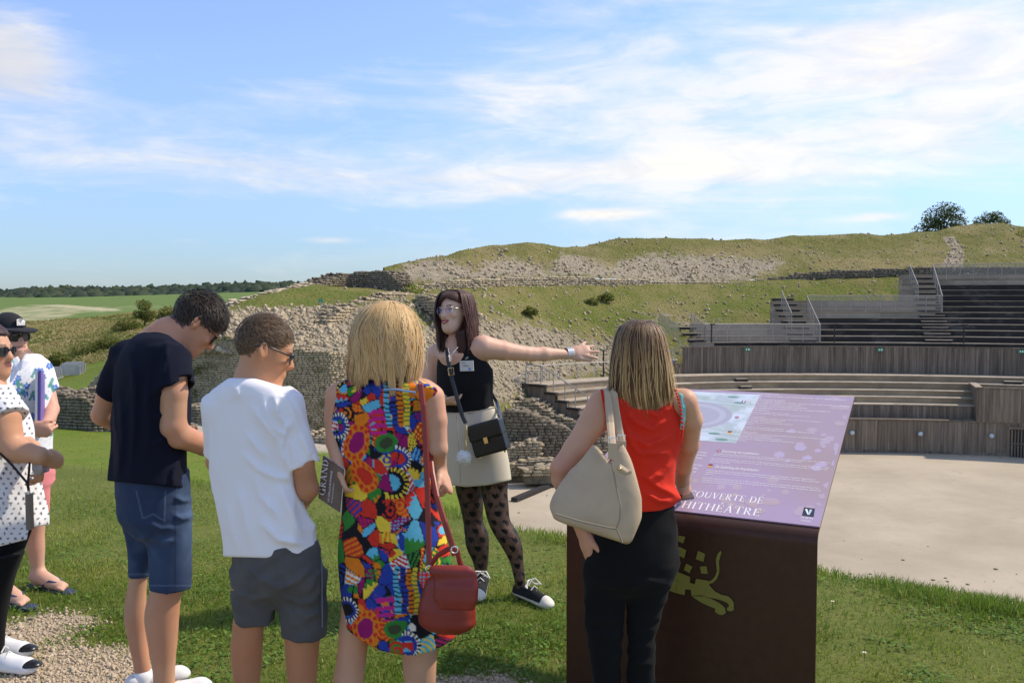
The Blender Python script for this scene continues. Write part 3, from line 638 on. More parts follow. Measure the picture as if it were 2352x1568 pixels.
def plank_wall(parent, r, t0, t1, z0, z1, mat, w=.17, thick=.05, maxobj=300):
    th = np.linspace(t0, t1, 400); p = RP(th, r, 0); s = np.concatenate([[0], np.cumsum(np.linalg.norm(np.diff(p, axis=0), axis=1))]); n = int(s[-1] / w); items = []
    rr = np.random.RandomState(int(abs(z0) * 100)); g = lambda z, t: z(t) if callable(z) else z
    for i in range(n):
        t = float(np.interp((i + .5) * s[-1] / n, s, th)); a = RP(t - .004, r, 0); b = RP(t + .004, r, 0); d = (b - a) / np.linalg.norm(b - a); nn = np.cross(d, Z_)
        zz0, zz1 = g(z0, t), g(z1, t)
        c = RP(t, r, (zz0 + zz1) / 2) + nn * rr.uniform(-.012, .012)
        items.append((c, np.stack([d * w * .95, nn * thick, Z_ * (zz1 - zz0)], 1), 1.0))
    pieces(parent, items, mat, maxobj, 'plank', 'plank_mass', plank_mesh)
def boards(parent, name, r0, r1, z0, z1, t0, t1, mat, seg=3.2):
    n = max(1, int(round(float(np.linalg.norm(RP(t1, r0, 0) - RP(t0, r0, 0))) / seg))); e = np.linspace(t0, t1, n + 1)
    for a, b in zip(e[:-1], e[1:]):
        v, f = ringseg(r0, r1, z0, z1, a + .00002, b - .00002, 4); mk(name, v, f, mat(a) if callable(mat) else mat, parent)
tR = R(62)
# lower tier
lo = empty('grandstand', RP(TH(1900, 4), 0, -9.7), 'lower tier of brown wooden bench steps facing the arena sand', 'grandstand')
TL = TH(1205, 6.1)
tLs = lambda r: TL
boards(lo, 'deck_board', 4.25, 5.2, -5.16, -5.10, TL, tR, m_tread, 3.0); boards(lo, 'deck_board', 5.22, 6.08, -5.165, -5.105, TL, tR, m_tread, 3.4)
lz = [(.9, -6.68), (1.75, -6.30), (2.6, -5.94), (3.45, -5.51), (4.3, -5.10)]
for k in range(4):
    (ra, za), (rb, zb_) = lz[k], lz[k + 1]
    boards(lo, 'tread_board', ra - .06, rb, za - .06, za, TL, tR, m_tread, 3.0)
    boards(lo, 'riser_board', rb, rb + .04, za + .004, zb_ - .064, TL, tR, m_tan, 3.6)
for u, dw in ((1712, .018), (2330, .018)):                                  # half steps in the aisles
    for k in (2, 3):
        ra, za = lz[k]; t = TH(u + (3 - k) * 10, ra); v, f = ringseg(ra + .38, ra + .84, za + .15, za + .20, t - dw, t + dw, 2); s_ = mk('half_step', v, f, m_tread, lo)
        v, f = ringseg(ra + .42, ra + .84, za + .003, za + .146, t - dw * .97, t + dw * .97, 2); mk('half_step_riser', v, f, m_black, s_)
pw_ = empty('podium_wall', RP(TH(1950, 0), 0, -9.7), 'tall wooden plank wall at the edge of the arena with ball lamps', 'wall'); pw_['kind'] = 'thing'
plank_wall(pw_, 0.0, TL, tR, -9.72, -7.62, m_plank2, .2)
boards(pw_, 'cap_board', -.08, .9, -7.62, -7.55, TL, tR, m_plank, 3.0)
boards(pw_, 'skirting_board', -.06, -.03, -9.7, -9.52, TL, tR, m_plank, 4.0)
dw_ = empty('parapet_wall', RP(TH(2000, .9), .9, -7.55), 'dark wooden parapet between the podium wall and the lowest bench', 'wall'); dw_['kind'] = 'thing'
plank_wall(dw_, .9, TL, tR, -7.545, -6.75, m_plank, .2)
# radial timber flank at the end of the lower tier
fl = empty('stand_flank', RP(TL, 3, -8), 'stepped wooden side wall at the end of the lower bench tier', 'wall'); fl['kind'] = 'thing'
items = []; prof = [(0, -7.6), (.9, -6.70)] + [(r, z - .02) for r, z in lz[1:]] + [(6.2, -5.12)]
a0, a1 = RP(TL - .004, 0, 0), RP(TL - .004, 6.2, 0); dv = (a1 - a0); Lr = np.linalg.norm(dv); dv /= Lr; nv_ = np.cross(dv, Z_); n = int(Lr / .22)
for i in range(n):
    q = (i + .5) / n * 6.2; zt_ = [z for r, z in prof if r <= q][-1] - .07
    items.append((a0 + dv * Lr * (i + .5) / n + Z_ * ((zt_ + (-6.9 - .35 * (6.2 - q))) / 2) - nv_ * .03, np.stack([dv * Lr / n * .95, nv_ * .06, Z_ * (zt_ - (-6.9 - .35 * (6.2 - q)))], 1), 1.))
pieces(fl, items, m_plank, 60, 'plank', 'plank_mass', plank_mesh)
for (ra, za), (rb, zb_) in zip(prof[1:-1], prof[2:]):
    v, f = ringseg(ra - .05, rb + .02, za - .12, za - .0, TL - .011, TL - .0005, 1); mk('step_edge', v, f, m_black, fl)
# upper wall with emergency signs
uw = empty('upper_plank_wall', RP(TH(1950, 6.1), 6.1, -5.1), 'long grey wooden plank wall between the two bench tiers', 'wall'); uw['kind'] = 'thing'
tU = TH(1568, 6.1)
plank_wall(uw, 6.12, tU, tR, -5.10, -3.27, m_plank, .17, maxobj=260)
plank_wall(uw, 6.13, TH(1548, 6.1), tU, -5.10, -4.35, m_plank, .17)
boards(uw, 'cap_board', 6.06, 6.42, -3.27, -3.22, tU, tR, m_plank, 3.4)
# upper tier
up = empty('grandstand', RP(TH(2100, 9), 9, -3), 'upper tier of blackened wooden benches rising to the crest', 'grandstand')
rr_ = lambda i: 6.42 + .85 * i
zr = lambda i: -2.96 + .42 * i
ulim = lambda i: 1597 if i < 4 else (1779 if i < 8 else 2070)
ufen = lambda i: 1640 if i < 1 else (1872 if i < 5 else (2146 if i < 11 else 9999))
for i in range(13):
    t0 = TH(ulim(i), rr_(i)); tf = TH(min(ufen(i), 2600), rr_(i)) if ufen(i) < 9999 else tR
    boards(up, 'tread_board', rr_(i) - .05, rr_(i) + .85, zr(i) - .05, zr(i), t0, tR, m_tread2, 3.1)
    zlo = (zr(i - 1) if i else -3.22) + .004
    if tf > t0 + .01: boards(up, 'riser_board', rr_(i), rr_(i) + .04, zlo, zr(i) - .054, t0, tf, m_tan2, 3.4)
    if tf < tR: boards(up, 'riser_board', rr_(i), rr_(i) + .04, zlo, zr(i) - .054, max(tf, t0), tR, m_black, 3.4)
    v, f = ringseg(rr_(i) - .04, rr_(i) + .86, zr(i) - 1.3, zr(i) - .055, t0 - .004, t0 - .0005, 1); mk('end_board', v, f, m_tan2, up)
for uA, rows, rA in ((1850, range(0, 8), 6.42), (2158, range(0, 12), 6.42), (1610, range(0, 3), 6.42)):
    t = TH(uA, rA)
    for i in rows:
        dt = .62 / (17.5 + rr_(i)); v, f = ringseg(rr_(i) + .42, rr_(i) + .84, zr(i) + .165, zr(i) + .205, t - dt, t + dt, 1); s_ = mk('aisle_step', v, f, m_tread, up)
        v, f = ringseg(rr_(i) + .46, rr_(i) + .84, zr(i) + .003, zr(i) + .16, t - dt * .97, t + dt * .97, 1); mk('aisle_step_riser', v, f, m_black, s_)

def fence(label, pts, h=1.05, mat=None, panel=True, rails=(1.0,), pr=.028, rr=.032, name='railing', cat='railing', group=None):
    mat = mat or m_steel; pts = [np.asarray(p, float) for p in pts]
    e = empty(name, pts[0], label, cat, group); e['kind'] = 'thing'
    for p in pts: MB().tube([p, p + Z_ * h], pr, 6).build('post', mat, e)
    for q in rails: MB().tube([p + Z_ * h * q for p in pts], rr if q == 1.0 else rr * .6, 6).build('rail', mat, e)
    if panel:
        for a, b in zip(pts[:-1], pts[1:]):
            mk('mesh_panel', [a + Z_ * .08, b + Z_ * .08, b + Z_ * (h - .04), a + Z_ * (h - .04)], [(0, 1, 2, 3)], m_net, e)
    return e
def ringpts(u0, u1, i, n, off=.1): return [RP(t, rr_(i) + off, zr(i)) for t in np.linspace(TH(u0, rr_(i)), TH(u1, rr_(i)), n)]
fence('level mesh railing over the tan boards beside the white stair', ringpts(1620, 1882, 0, 10), 1.28)
fence('level mesh railing at mid height of the upper benches', ringpts(1852, 2160, 5, 10), 1.22)
fence('level mesh railing on the topmost bench row', ringpts(2139, 2460, 11, 11), 1.2)
def aisle_rail(label, u0, u1, i0, i1): 
    t0, t1 = TH(u0, rr_(i0)), TH(u1, rr_(i1)); fence(label, [RP(t0 + (t1 - t0) * k / 4, rr_(i0) + (rr_(i1) - rr_(i0)) * k / 4 + .1, zr(i0) + (zr(i1) - zr(i0)) * k / 4) for k in range(5)], 1.2)
aisle_rail('sloping mesh railing joining the low and middle level railings', 1884, 1852, 0, 5)
aisle_rail('sloping mesh railing joining the middle and topmost level railings', 2162, 2139, 5, 11)
aisle_rail('short sloping mesh railing on the outer side of the middle stair', 1818, 1794, 2, 6)
aisle_rail('short sloping mesh railing on the outer side of the highest stair', 2106, 2086, 7, 11)
aisle_rail('sloping mesh railing right above the white metal stair', 1620, 1588, 0, 2)
aisle_rail('sloping mesh railing half hidden by the head of the woman in red', 1560, 1516, 0, 2)
e = fence('white metal landing railing at the end of the grey plank wall', [P(1527, 840, 66), P(1545, 840, 65.2), P(1562, 820, 64.6), P(1583, 815, 64.4), P(1619, 813, 64.2)], 1.15, m_white_rail, False, (1.0, .72, .45, .2), .035, .03)
st = empty('metal_stair', P(1530, 846, 64.5), 'white metal stair beside the end of the grey plank wall', 'stair'); st['kind'] = 'thing'
MB().tube([P(1528, 852, 64.8), P(1550, 828, 64.6)], .12, 4).build('stringer', m_white_rail, st)
MB().tube([P(1528, 822, 64.8), P(1549, 798, 64.6)], .04, 6).build('handrail', m_white_rail, st)
for k in range(5): MB().box(P(1530 + k * 4.5, 846 - k * 5, 65.0), X_, Y_, Z_, (.5, .8, .04)).build('step', m_white_rail, st)
# railings by the lower deck
rB = [RP(TL + .006, r, z) for r, z in ((6.1, -5.1), (4.9, -5.1), (3.9, -5.51), (3.0, -5.94), (2.2, -6.3), (1.3, -6.68))]
fence('grey railing stepping down along the end of the lower deck', rB, 1.1, m_steel2, False, (1.0,), .035, .04)
fence('low pale railing along the back of the lower deck', [RP(t, 6.0, -5.1) for t in np.linspace(TL, TH(1540, 6.1), 9)], 1.0, m_steel2, False, (1.0,), .035, .035)
fence('dark mesh railing descending on the stone steps behind the guide', [P(1140, 935, 52.5), P(1165, 920, 52.9), P(1190, 905, 53.4), P(1213, 893, 54.2), P(1234, 890, 54.6), P(1262, 890, 55.5)], 1.1, m_steel2, True, (1.0,), .035, .04)
# wooden box over the arena gate
bx = empty('gate_housing', RP(TH(2300, 0), .0, -9.7), 'wooden plank housing with a pale top rail above the barred arena gate', 'housing')
t0, t1 = TH(2247, .3), tR
plank_wall(bx, -.12, t0, t1, -7.54, -5.5, m_plank2, .2); 
v, f = ringseg(-.15, .15, -5.5, -5.42, t0 - .004, t1, 6); mk('top_rail', v, f, m_plank, bx)
v, f = ringseg(-.10, 3.5, -7.5, -5.55, t0 - .003, t0 + .001, 2); mk('end_panel', v, f, m_plank, bx)
v, f = ringseg(-.1, 3.5, -5.5, -5.42, t0 - .005, t0 + .010, 2); mk('end_cap', v, f, m_tread, bx)
gt = empty('arena_gate', RP(TH(2338, 0), 0, -9.7), 'dark barred wooden gate in the podium wall at the picture edge', 'gate'); gt['kind'] = 'thing'
tg0, tg1 = TH(2325, 0), TH(2420, 0)
v, f = ringseg(-.10, -.03, -9.7, -7.95, tg0, tg1, 3); mk('recess', v, f, m_black, gt)
for k in range(13):
    t = tg0 + (tg1 - tg0) * (k + .5) / 13; v, f = ringseg(-.16, -.11, -9.66, -8.0, t - .0016, t + .0016, 1); mk('bar', v, f, m_plank, gt)
v, f = ringseg(-.2, -.1, -7.97, -7.80, tg0 - .004, tg1, 3); mk('lintel', v, f, m_plank2, gt)
v, f = ringseg(-.18, -.11, -8.9, -8.8, tg0, tg1, 3); mk('cross_bar', v, f, m_plank, gt)
# ball lamps, floodlight posts, emergency signs
m_ball = M('lamp_globe', (.55, .62, .66), .25, spec=.6)
for u, w in ((1958, 'beside the sign edge'), (2116, 'in the middle of the podium wall'), (2281, 'next to the barred gate')):
    p = RP(TH(u, 0), -.22, -8.42); e = empty('ball_lamp', p, 'small round pale lamp on the plank wall ' + w, 'lamp', 'ball lamps on the podium wall')
    MB().ball(p, .15, 14, 9).build('globe', m_ball, e, True); MB().tube([p + Y_ * .1, p + Y_ * .3], .05, 8).build('bracket', m_iron, e)
m_exit = M('exit_green', (.02, .30, .16), .5); m_exw = M('exit_white', (.8, .85, .82), .5)
for u, w in ((1716, 'nearest the white stair'), (2021, 'at the middle of the plank wall'), (2345, 'at the picture edge')):
    p = RP(TH(u, 6.1), 6.02, -3.45); e = empty('exit_sign', p, 'small green and white exit sign ' + w, 'sign', 'green exit signs on the upper plank wall')
    MB().box(p, X_, Y_, Z_, (.40, .04, .2)).build('plate', m_exit, e); MB().box(p + (-.08, -.03, 0), X_, Y_, Z_, (.06, .01, .12)).build('pictogram', m_exw, e)
    MB().box(p + (.08, -.03, 0), X_, Y_, Z_, (.10, .01, .11)).build('pictogram', m_exw, e)
for u, i, w in ((1632, 0, 'beside the end of the low mesh railing'), (1915, 0, 'right of the low sloping railing'), (2212, 0, 'below the highest aisle stair')):
    p = RP(TH(u, 6.6), rr_(i) + .05, zr(i) - .3); e = empty('floodlight_post', p, 'thin black floodlight post ' + w, 'light post', 'floodlight posts in front of the upper benches')
    MB().tube([p, p + Z_ * 1.55], .045, 6).build('post', m_iron, e); MB().box(p + (.06, 0, 1.58), X_, Y_, Z_, (.36, .2, .07)).build('lamp_head', m_iron, e)
p = RP(TH(1358, 8), 6.6, -5.15); e = empty('floodlight_post', p, 'thin black floodlight post just beyond the outstretched hand', 'light post', 'floodlight posts in front of the upper benches')
MB().tube([p, p + Z_ * 1.75], .06, 6).build('post', m_iron, e); MB().box(p + (.05, 0, 1.78), X_, Y_, Z_, (.34, .2, .07)).build('lamp_head', m_iron, e)
# beam lying on the sand
a, b = P(1181, 1156, 9.7 / 465 * 2000 * .998), P(1300, 1106, 9.7 / 415 * 2000 * .998)
bo = empty('ground_beam', a, 'long dark timber beam lying on the arena sand behind the guide', 'beam')
a[2] = b[2] = ARZ + .08; d = (b - a) / np.linalg.norm(b - a)
for q in np.array_split(np.linspace(0, 1, 13), 3):
    s0, s1 = q[0], min(q[-1] + 1 / 12, 1); MB().box(a + (b - a) * (s0 + s1) / 2, d, np.cross(Z_, d), Z_, (np.linalg.norm(b - a) * (s1 - s0) * .99, .36, .22)).build('timber', m_black, bo)
# small sign on the rim
p = P(737, 712, 51); e = empty('site_sign', p, 'small green marker sign on a thin post above the rubble slope', 'sign')
MB().tube([p, p + Z_ * .6], .03, 6).build('post', m_steel2, e); MB().box(p + Z_ * .55, X_, Y_, Z_, (.22, .03, .22)).build('plate', m_exit, e)
# concrete L-shaped wall units on the valley lawn
m_conc = M('concrete', (.50, .49, .47), .9, (.42, .41, .395), 2.5, bump=.2, bs=20.)
for (u, v, Y, lab) in ((103, 873, 56, 'stack of grey concrete wall units partly hidden by the floral shirt man'), (160, 860, 58, 'stack of grey concrete wall units standing free on the valley lawn')):
    p = P(u, v, Y); e = empty('concrete_stack', p, lab, 'concrete units', 'concrete units on the valley lawn'); dx = np.array((.93, .37, 0)); dn = np.array((-.37, .93, 0)); 
    for k in range(4):
        c = p + dx * .08 * k + dn * .34 * k + Z_ * (.33 + .03 * k)
        q = MB().box(c, dx, dn, Z_, (1.1, .10, .74)); q.box(c + dn * -.02 + dx * .60 - Z_ * .06, dx, dn, Z_, (.10, .14, .6)); q.box(c + dx * .62 - Z_ * .34 + dn * .1, dx, dn, Z_, (.16, .34, .08)); q.build('wall_unit', m_conc, e)

# ------------------------------------------------------------------ trees and bushes
m_bark = M('bark', (.07, .05, .035), .95, (.045, .035, .025), 8.)
def leafy(name, label, base, H, rx, mat, nleaf, ls, lobes, trunk=True, seed=1, cat='tree', group=None, sub='crown', stemr=.12):
    r = np.random.RandomState(seed); e = empty(name, base, label, cat, group); base = np.asarray(base, float)
    P_ = []; mb = MB()
    for (lx, ly, lz_, lr) in lobes:
        c = base + np.array((lx * rx, ly * rx, lz_ * H)); n = int(nleaf * lr ** 2); q = r.randn(n, 3); q /= np.linalg.norm(q, axis=1)[:, None]
        rad = lr * rx * (.45 + .6 * r.rand(n) ** .6)[:, None] * (.65 + .7 * vn(q * 1.0, 2.3, seed + lx * 7)[:, None])
        P_.append(c + q * rad * (1, 1, .8))
        mid = base + (c - base) * np.array((.35, .35, .55)); mb.tube([base + Z_ * H * .02, mid, c], [stemr, stemr * .55, stemr * .15], 5)
    mb.build('trunk' if trunk else 'stem', m_bark, e)
    p = np.concatenate(P_); n = len(p); a = r.randn(n, 3); a /= np.linalg.norm(a, axis=1)[:, None]; b = np.cross(a, r.randn(n, 3)); b /= np.linalg.norm(b, axis=1)[:, None]
    s = ls * r.uniform(.6, 1.3, (n, 1)); v = np.stack([p - a * s, p + b * s * .5, p + a * s, p - b * s * .5], 1)
    mk(sub, v.reshape(-1, 3), np.arange(n * 4).reshape(-1, 4), mat, e)
    return e
m_leaf1 = M('oak_leaf', (.07, .095, .03), .7, (.105, .125, .04), .6, .4, .6, trans=.4, spec=.3)
m_leaf2 = M('ash_leaf', (.095, .125, .030), .7, (.13, .15, .04), .6, .4, .6, trans=.3, spec=.3)
m_leaf3 = M('bush_leaf', (.15, .185, .042), .75, (.22, .22, .065), .5, .4, .6, trans=.5, spec=.2)
leafy('oak_tree', 'dark bushy tree rising behind the hill crest', P(2165, 545, 104), 4.2, 3.2, m_leaf1, 3300, .13,
      [(-.75, 0, .14, .36), (-.45, 0, .42, .36), (-.15, .2, .62, .42), (.1, -.1, .78, .36), (.42, 0, .70, .32), (.15, 0, .35, .55), (.62, .1, .42, .34), (-.2, 0, .2, .5), (.5, 0, .16, .4), (-.95, 0, .05, .2)], seed=4, stemr=.16)
leafy('ash_tree', 'lighter green tree beside the dark tree behind the hill crest', P(2275, 530, 106), 2.6, 2.4, m_leaf2, 3600, .11,
      [(-.5, 0, .4, .36), (-.1, 0, .62, .36), (.3, 0, .66, .32), (.7, 0, .36, .3), (.2, 0, .3, .5), (1.0, 0, .15, .2), (-.7, 0, .2, .3)], seed=5, stemr=.1)
for k, (u, v, Y, H, rx, lab) in enumerate(((332, 752, 84, 3.4, 1.1, 'tall yellow green bush on the scrub bank left of the navy shirt man'), (292, 768, 82, 1.7, 1.5, 'wide low bush in front of the tall yellow green bush'), (385, 745, 86, 2.0, 1.2, 'green bush behind the head of the navy shirt man'),
                                           (205, 822, 72, 1.1, 1.9, 'long low bush at the foot of the scrub bank above the concrete units'), (250, 806, 72.5, 1.2, 1.3, 'small bush at the foot of the bank beside the navy shirt'),
                                           (135, 842, 66, 1.0, 1.0, 'leafy weed clump behind the concrete units'))):
    leafy('bush', lab, P(u, v, Y), H, rx, m_leaf3, 1500, .10, [(0, 0, .62, .62), (-.5, 0, .36, .5), (.5, 0, .38, .5), (.15, .2, .3, .6)], False, 60 + k, 'bush', 'bushes on the scrub bank', 'foliage', .04)
for k, (u, v, Y, H, lab) in enumerate(((943, 683, 60, .9, 'fresh green shrub at the end of the pale retaining wall'), (1392, 690, 69.5, .6, 'low green weed clump on the slope above the outstretched hand'), (1358, 700, 68.5, .5, 'small weed clump below a pile of pale stones'), (1218, 722, 62.5, .5, 'dark green weed clump in the middle of the rubble slope'), (2350, 552, 93, 1.0, 'dark shrub on the crest at the picture edge'))):
    leafy('shrub', lab, P(u, v, Y), H, H * 1.1, m_leaf3 if k != 0 else m_low_t, 420, .10, [(0, 0, .5, .7), (.6, 0, .3, .5), (-.6, 0, .3, .5)], False, 80 + k, 'shrub', 'shrubs on the ruined slope', 'foliage', .03)
# ------------------------------------------------------------------ smooth-surface modelling for figures, clothes and bags
def smin(a, b, k):
    if k <= 0: return np.minimum(a, b)
    h = np.maximum(k - np.abs(a - b), 0) / k; return np.minimum(a, b) - h * h * k * .25
def smax(a, b, k): return -smin(-a, -b, k)
A3 = lambda p: np.asarray(p, float)
class Cone:
    """tapered round limb from a to b; n,k flatten it along n to the fraction k; cut = flat ends"""
    def __init__(s, a, b, ra, rb, n=None, k=1.0, cut=False):
        s.a, s.b, s.ra, s.rb, s.k, s.cut = A3(a), A3(b), ra, rb, k, cut; s.n = None if n is None else A3(n) / np.linalg.norm(n)
        m = max(ra, rb); s.lo = np.minimum(s.a, s.b) - m; s.hi = np.maximum(s.a, s.b) + m
    def d(s, p):
        q = p - s.a; ab = s.b - s.a
        if s.n is not None:
            f = 1 / s.k - 1; q = q + (q @ s.n)[:, None] * s.n * f; ab = ab + (ab @ s.n) * s.n * f
        L2 = ab @ ab + 1e-12; t0 = (q @ ab) / L2; t = np.clip(t0, 0, 1); e = q - t[:, None] * ab
        d = np.sqrt((e * e).sum(1)) - (s.ra + (s.rb - s.ra) * t)
        if s.cut:
            e = q - t0[:, None] * ab; d = np.sqrt((e * e).sum(1)) - (s.ra + (s.rb - s.ra) * t); d = np.maximum(d, (np.abs(t0 - .5) - .5) * math.sqrt(L2))
        return d * (min(s.k, 1) if s.n is not None else 1)
class Ell:
    def __init__(s, c, r, Rm=None):
        s.c, s.r = A3(c), A3(r); s.R = None if Rm is None else A3(Rm); m = s.r.max(); s.lo, s.hi = s.c - m, s.c + m
    def d(s, p):
        q = p - s.c
        if s.R is not None: q = q @ s.R
        k0 = np.sqrt(((q / s.r) ** 2).sum(1)); k1 = np.sqrt(((q / s.r ** 2) ** 2).sum(1)) + 1e-9
        return k0 * (k0 - 1) / k1
class Loft:
    """upright body of elliptical sections: rows (z, cx, cy, rx, ry), turned by phi about z"""
    def __init__(s, rows, phi=0.0, grow=0.0, e=2.0, caps=(0, 0)):
        rows = np.array(sorted(rows, key=lambda r: r[0]), float); z = rows[:, 0]; n = 120; s.z = np.linspace(z[0], z[-1], n); s.T = []
        for c in range(1, 5):
            y = rows[:, c]; m = np.gradient(y, z) if len(z) > 2 else np.full(len(z), (y[-1] - y[0]) / (z[-1] - z[0]))
            i = np.clip(np.searchsorted(z, s.z, side='right') - 1, 0, len(z) - 2); h = z[i + 1] - z[i]; t = (s.z - z[i]) / h
            s.T.append((2 * t ** 3 - 3 * t ** 2 + 1) * y[i] + (t ** 3 - 2 * t ** 2 + t) * h * m[i] + (-2 * t ** 3 + 3 * t ** 2) * y[i + 1] + (t ** 3 - t ** 2) * h * m[i + 1])
        s.T[2] = np.maximum(s.T[2] + grow, .004); s.T[3] = np.maximum(s.T[3] + grow, .004)
        s.z0, s.z1, s.phi, s.e = z[0] - caps[0], z[-1] + caps[1], phi, e
        m = np.maximum(s.T[2], s.T[3]).max()
        s.lo = np.array((s.T[0].min() - m, s.T[1].min() - m, s.z0)); s.hi = np.array((s.T[0].max() + m, s.T[1].max() + m, s.z1))
    def at(s, z): return [np.interp(z, s.z, t) for t in s.T]
    def d(s, p):
        cx, cy, rx, ry = s.at(p[:, 2]); dx, dy = p[:, 0] - cx, p[:, 1] - cy; c, sn = math.cos(s.phi), math.sin(s.phi)
        a = (dx * c + dy * sn) / rx; b = (-dx * sn + dy * c) / ry
        q = np.sqrt(a * a + b * b) if s.e == 2 else (np.abs(a) ** s.e + np.abs(b) ** s.e) ** (1 / s.e)
        d = (q - 1) * np.minimum(rx, ry); dz = np.maximum(s.z0 - p[:, 2], p[:, 2] - s.z1)
        return np.where(dz > 0, np.sqrt(np.maximum(d, 0) ** 2 + dz ** 2), np.maximum(d, dz))
class Fn:
    def __init__(s, f): s.f = f; s.lo = np.full(3, -1e9); s.hi = np.full(3, 1e9)
    def d(s, p): return s.f(p)
def chain(pts, **kw): return [Cone(a[0], b[0], a[1], b[1], **kw) for a, b in zip(pts[:-1], pts[1:])]
class Shape:
    def __init__(s): s.g = []; s.post = None
    def add(s, prims, k=.02, kf=.02): s.g.append(('+', prims if isinstance(prims, list) else [prims], k, kf)); return s
    def sub(s, prims, k=.0, kf=.01): s.g.append(('-', prims if isinstance(prims, list) else [prims], k, kf)); return s
    def cut(s, f, kf=0.0): s.g.append(('&', [Fn(f)], 0, kf)); return s
    def ev(s, p, g):
        d = np.full(len(p), 1e3); done = False
        for op, prims, k, kf in g:
            x = None
            for q in prims: y = q.d(p); x = y if x is None else smin(x, y, k)
            if x is None: continue
            if op == '+': d = smin(d, x, kf)
            elif op == '-': d = smax(d, -x, kf)
            else:
                if not done and s.post is not None: d = d + s.post(p)
                done = True; d = smax(d, x, kf)
        if not done and s.post is not None: d = d + s.post(p)
        return d
    def mesh(s, h=.0055):
        lo = np.min([q.lo for op, P_, _, _ in s.g if op == '+' for q in P_], 0) - .03; hi = np.max([q.hi for op, P_, _, _ in s.g if op == '+' for q in P_], 0) + .03
        B = 8; bs = B * h; CK = 4; cs = CK * bs; nc = np.ceil((hi - lo) / cs).astype(int)
        DIM = nc * CK * B + 2; cells = []; verts = []; quads = []
        gid = lambda i: ((i[:, 0] + 1) * (DIM[1] + 2) + i[:, 1] + 1) * (DIM[2] + 2) + i[:, 2] + 1
        loc9 = np.stack(np.meshgrid(*[np.arange(9)] * 3, indexing='ij'), -1)
        bc = np.stack(np.meshgrid(*[np.arange(CK)] * 3, indexing='ij'), -1).reshape(-1, 3)
        thr = bs * .87 * 1.35 + .012
        for ci in np.ndindex(*nc):
            c0 = lo + np.array(ci) * cs; c1 = c0 + cs; mg = .07
            g = []; has = False
            for op, prims, k, kf in s.g:
                a = [q for q in prims if np.all(q.lo - mg < c1) and np.all(q.hi + mg > c0)]
                if a: g.append((op, a, k, kf)); has |= op == '+'
            if not has: continue
            d = s.ev(c0 + (bc + .5) * bs, g); act = bc[np.abs(d) < thr]
            if not len(act): continue
            I = (np.array(ci) * CK + act)[:, None, None, None, :] * B + loc9[None]
            v = s.ev((lo + I.reshape(-1, 3) * h), g).reshape(len(act), 9, 9, 9); sg = v < 0
            cor = [(a, b, c) for a in (0, 1) for b in (0, 1) for c in (0, 1)]
            S = np.stack([sg[:, a:a + 8, b:b + 8, c:c + 8] for a, b, c in cor], -1); any_ = S.any(-1) & ~S.all(-1)
            w = np.argwhere(any_)
            if not len(w): continue
            val = np.stack([v[w[:, 0], w[:, 1] + a, w[:, 2] + b, w[:, 3] + c] for a, b, c in cor], 1)
            acc = np.zeros((len(w), 3)); cnt = np.zeros(len(w))
            for i in range(8):
                for ax in range(3):
                    if cor[i][ax]: continue
                    j = i + (4, 2, 1)[ax]; x = (val[:, i] < 0) != (val[:, j] < 0)
                    t = np.where(x, val[:, i] / (val[:, i] - val[:, j] + 1e-12 * (~x)), 0); pt = np.array(cor[i], float)[None].repeat(len(w), 0); pt[:, ax] += t
                    acc += pt * x[:, None]; cnt += x
            gi = (np.array(ci) * CK + act)[w[:, 0]] * B + w[:, 1:]
            verts.append(lo + (gi + acc / cnt[:, None]) * h); cells.append(gid(gi))
            for ax in range(3):
                j = (4, 2, 1)[ax]; a = val[:, 0] < 0; b = val[:, j] < 0; m = a != b
                if not m.any(): continue
                e1 = np.zeros(3, int); e2 = np.zeros(3, int); e1[(ax + 1) % 3] = 1; e2[(ax + 2) % 3] = 1; q = gi[m]
                Q = np.stack([gid(q - e1 - e2), gid(q - e2), gid(q), gid(q - e1)], 1); Q[~a[m]] = Q[~a[m]][:, ::-1]; quads.append(Q)
        V = np.concatenate(verts); C = np.concatenate(cells); Q = np.concatenate(quads)
        o = np.argsort(C); C, V = C[o], V[o]; ix = np.searchsorted(C, Q); ix = np.minimum(ix, len(C) - 1); ok = (C[ix] == Q).all(1)
        return V, ix[ok]
    def build(s, name, mat, parent, h=.0055, cols=None, relax=1):
        V, Q = s.mesh(h if h < .0051 else h * 1.2)
        for _ in range(relax):
            acc = np.zeros_like(V); cnt = np.zeros(len(V))
            for a, b in ((0, 1), (1, 2), (2, 3), (3, 0)):
                np.add.at(acc, Q[:, a], V[Q[:, b]]); np.add.at(cnt, Q[:, a], 1); np.add.at(acc, Q[:, b], V[Q[:, a]]); np.add.at(cnt, Q[:, b], 1)
            V = V * .5 + .5 * acc / np.maximum(cnt, 1)[:, None]
        return mk(name, V, Q, mat, parent, True, None if cols is None else cols(V))
def pants(fig, hips, legs, phi, grow=0.0, dys=(0, 0), k=.022):
    """hips that narrow into the crotch, blended with two leg tubes"""
    v, a, b, rho = hips[-1][:4]; c = (a + b) / 2; w = (b - a) / 2
    hips = list(hips) + [(v + 28, c - w * .80, c + w * .80, rho * .86), (v + 52, c - w * .42, c + w * .42, rho * .8)]
    s = Shape(); s.add(fig.loft(hips, phi, grow), 0, 0)
    s.add([fig.loft(l, 0, grow, dy) for l, dy in zip(legs, dys)], 0, k)
    return s
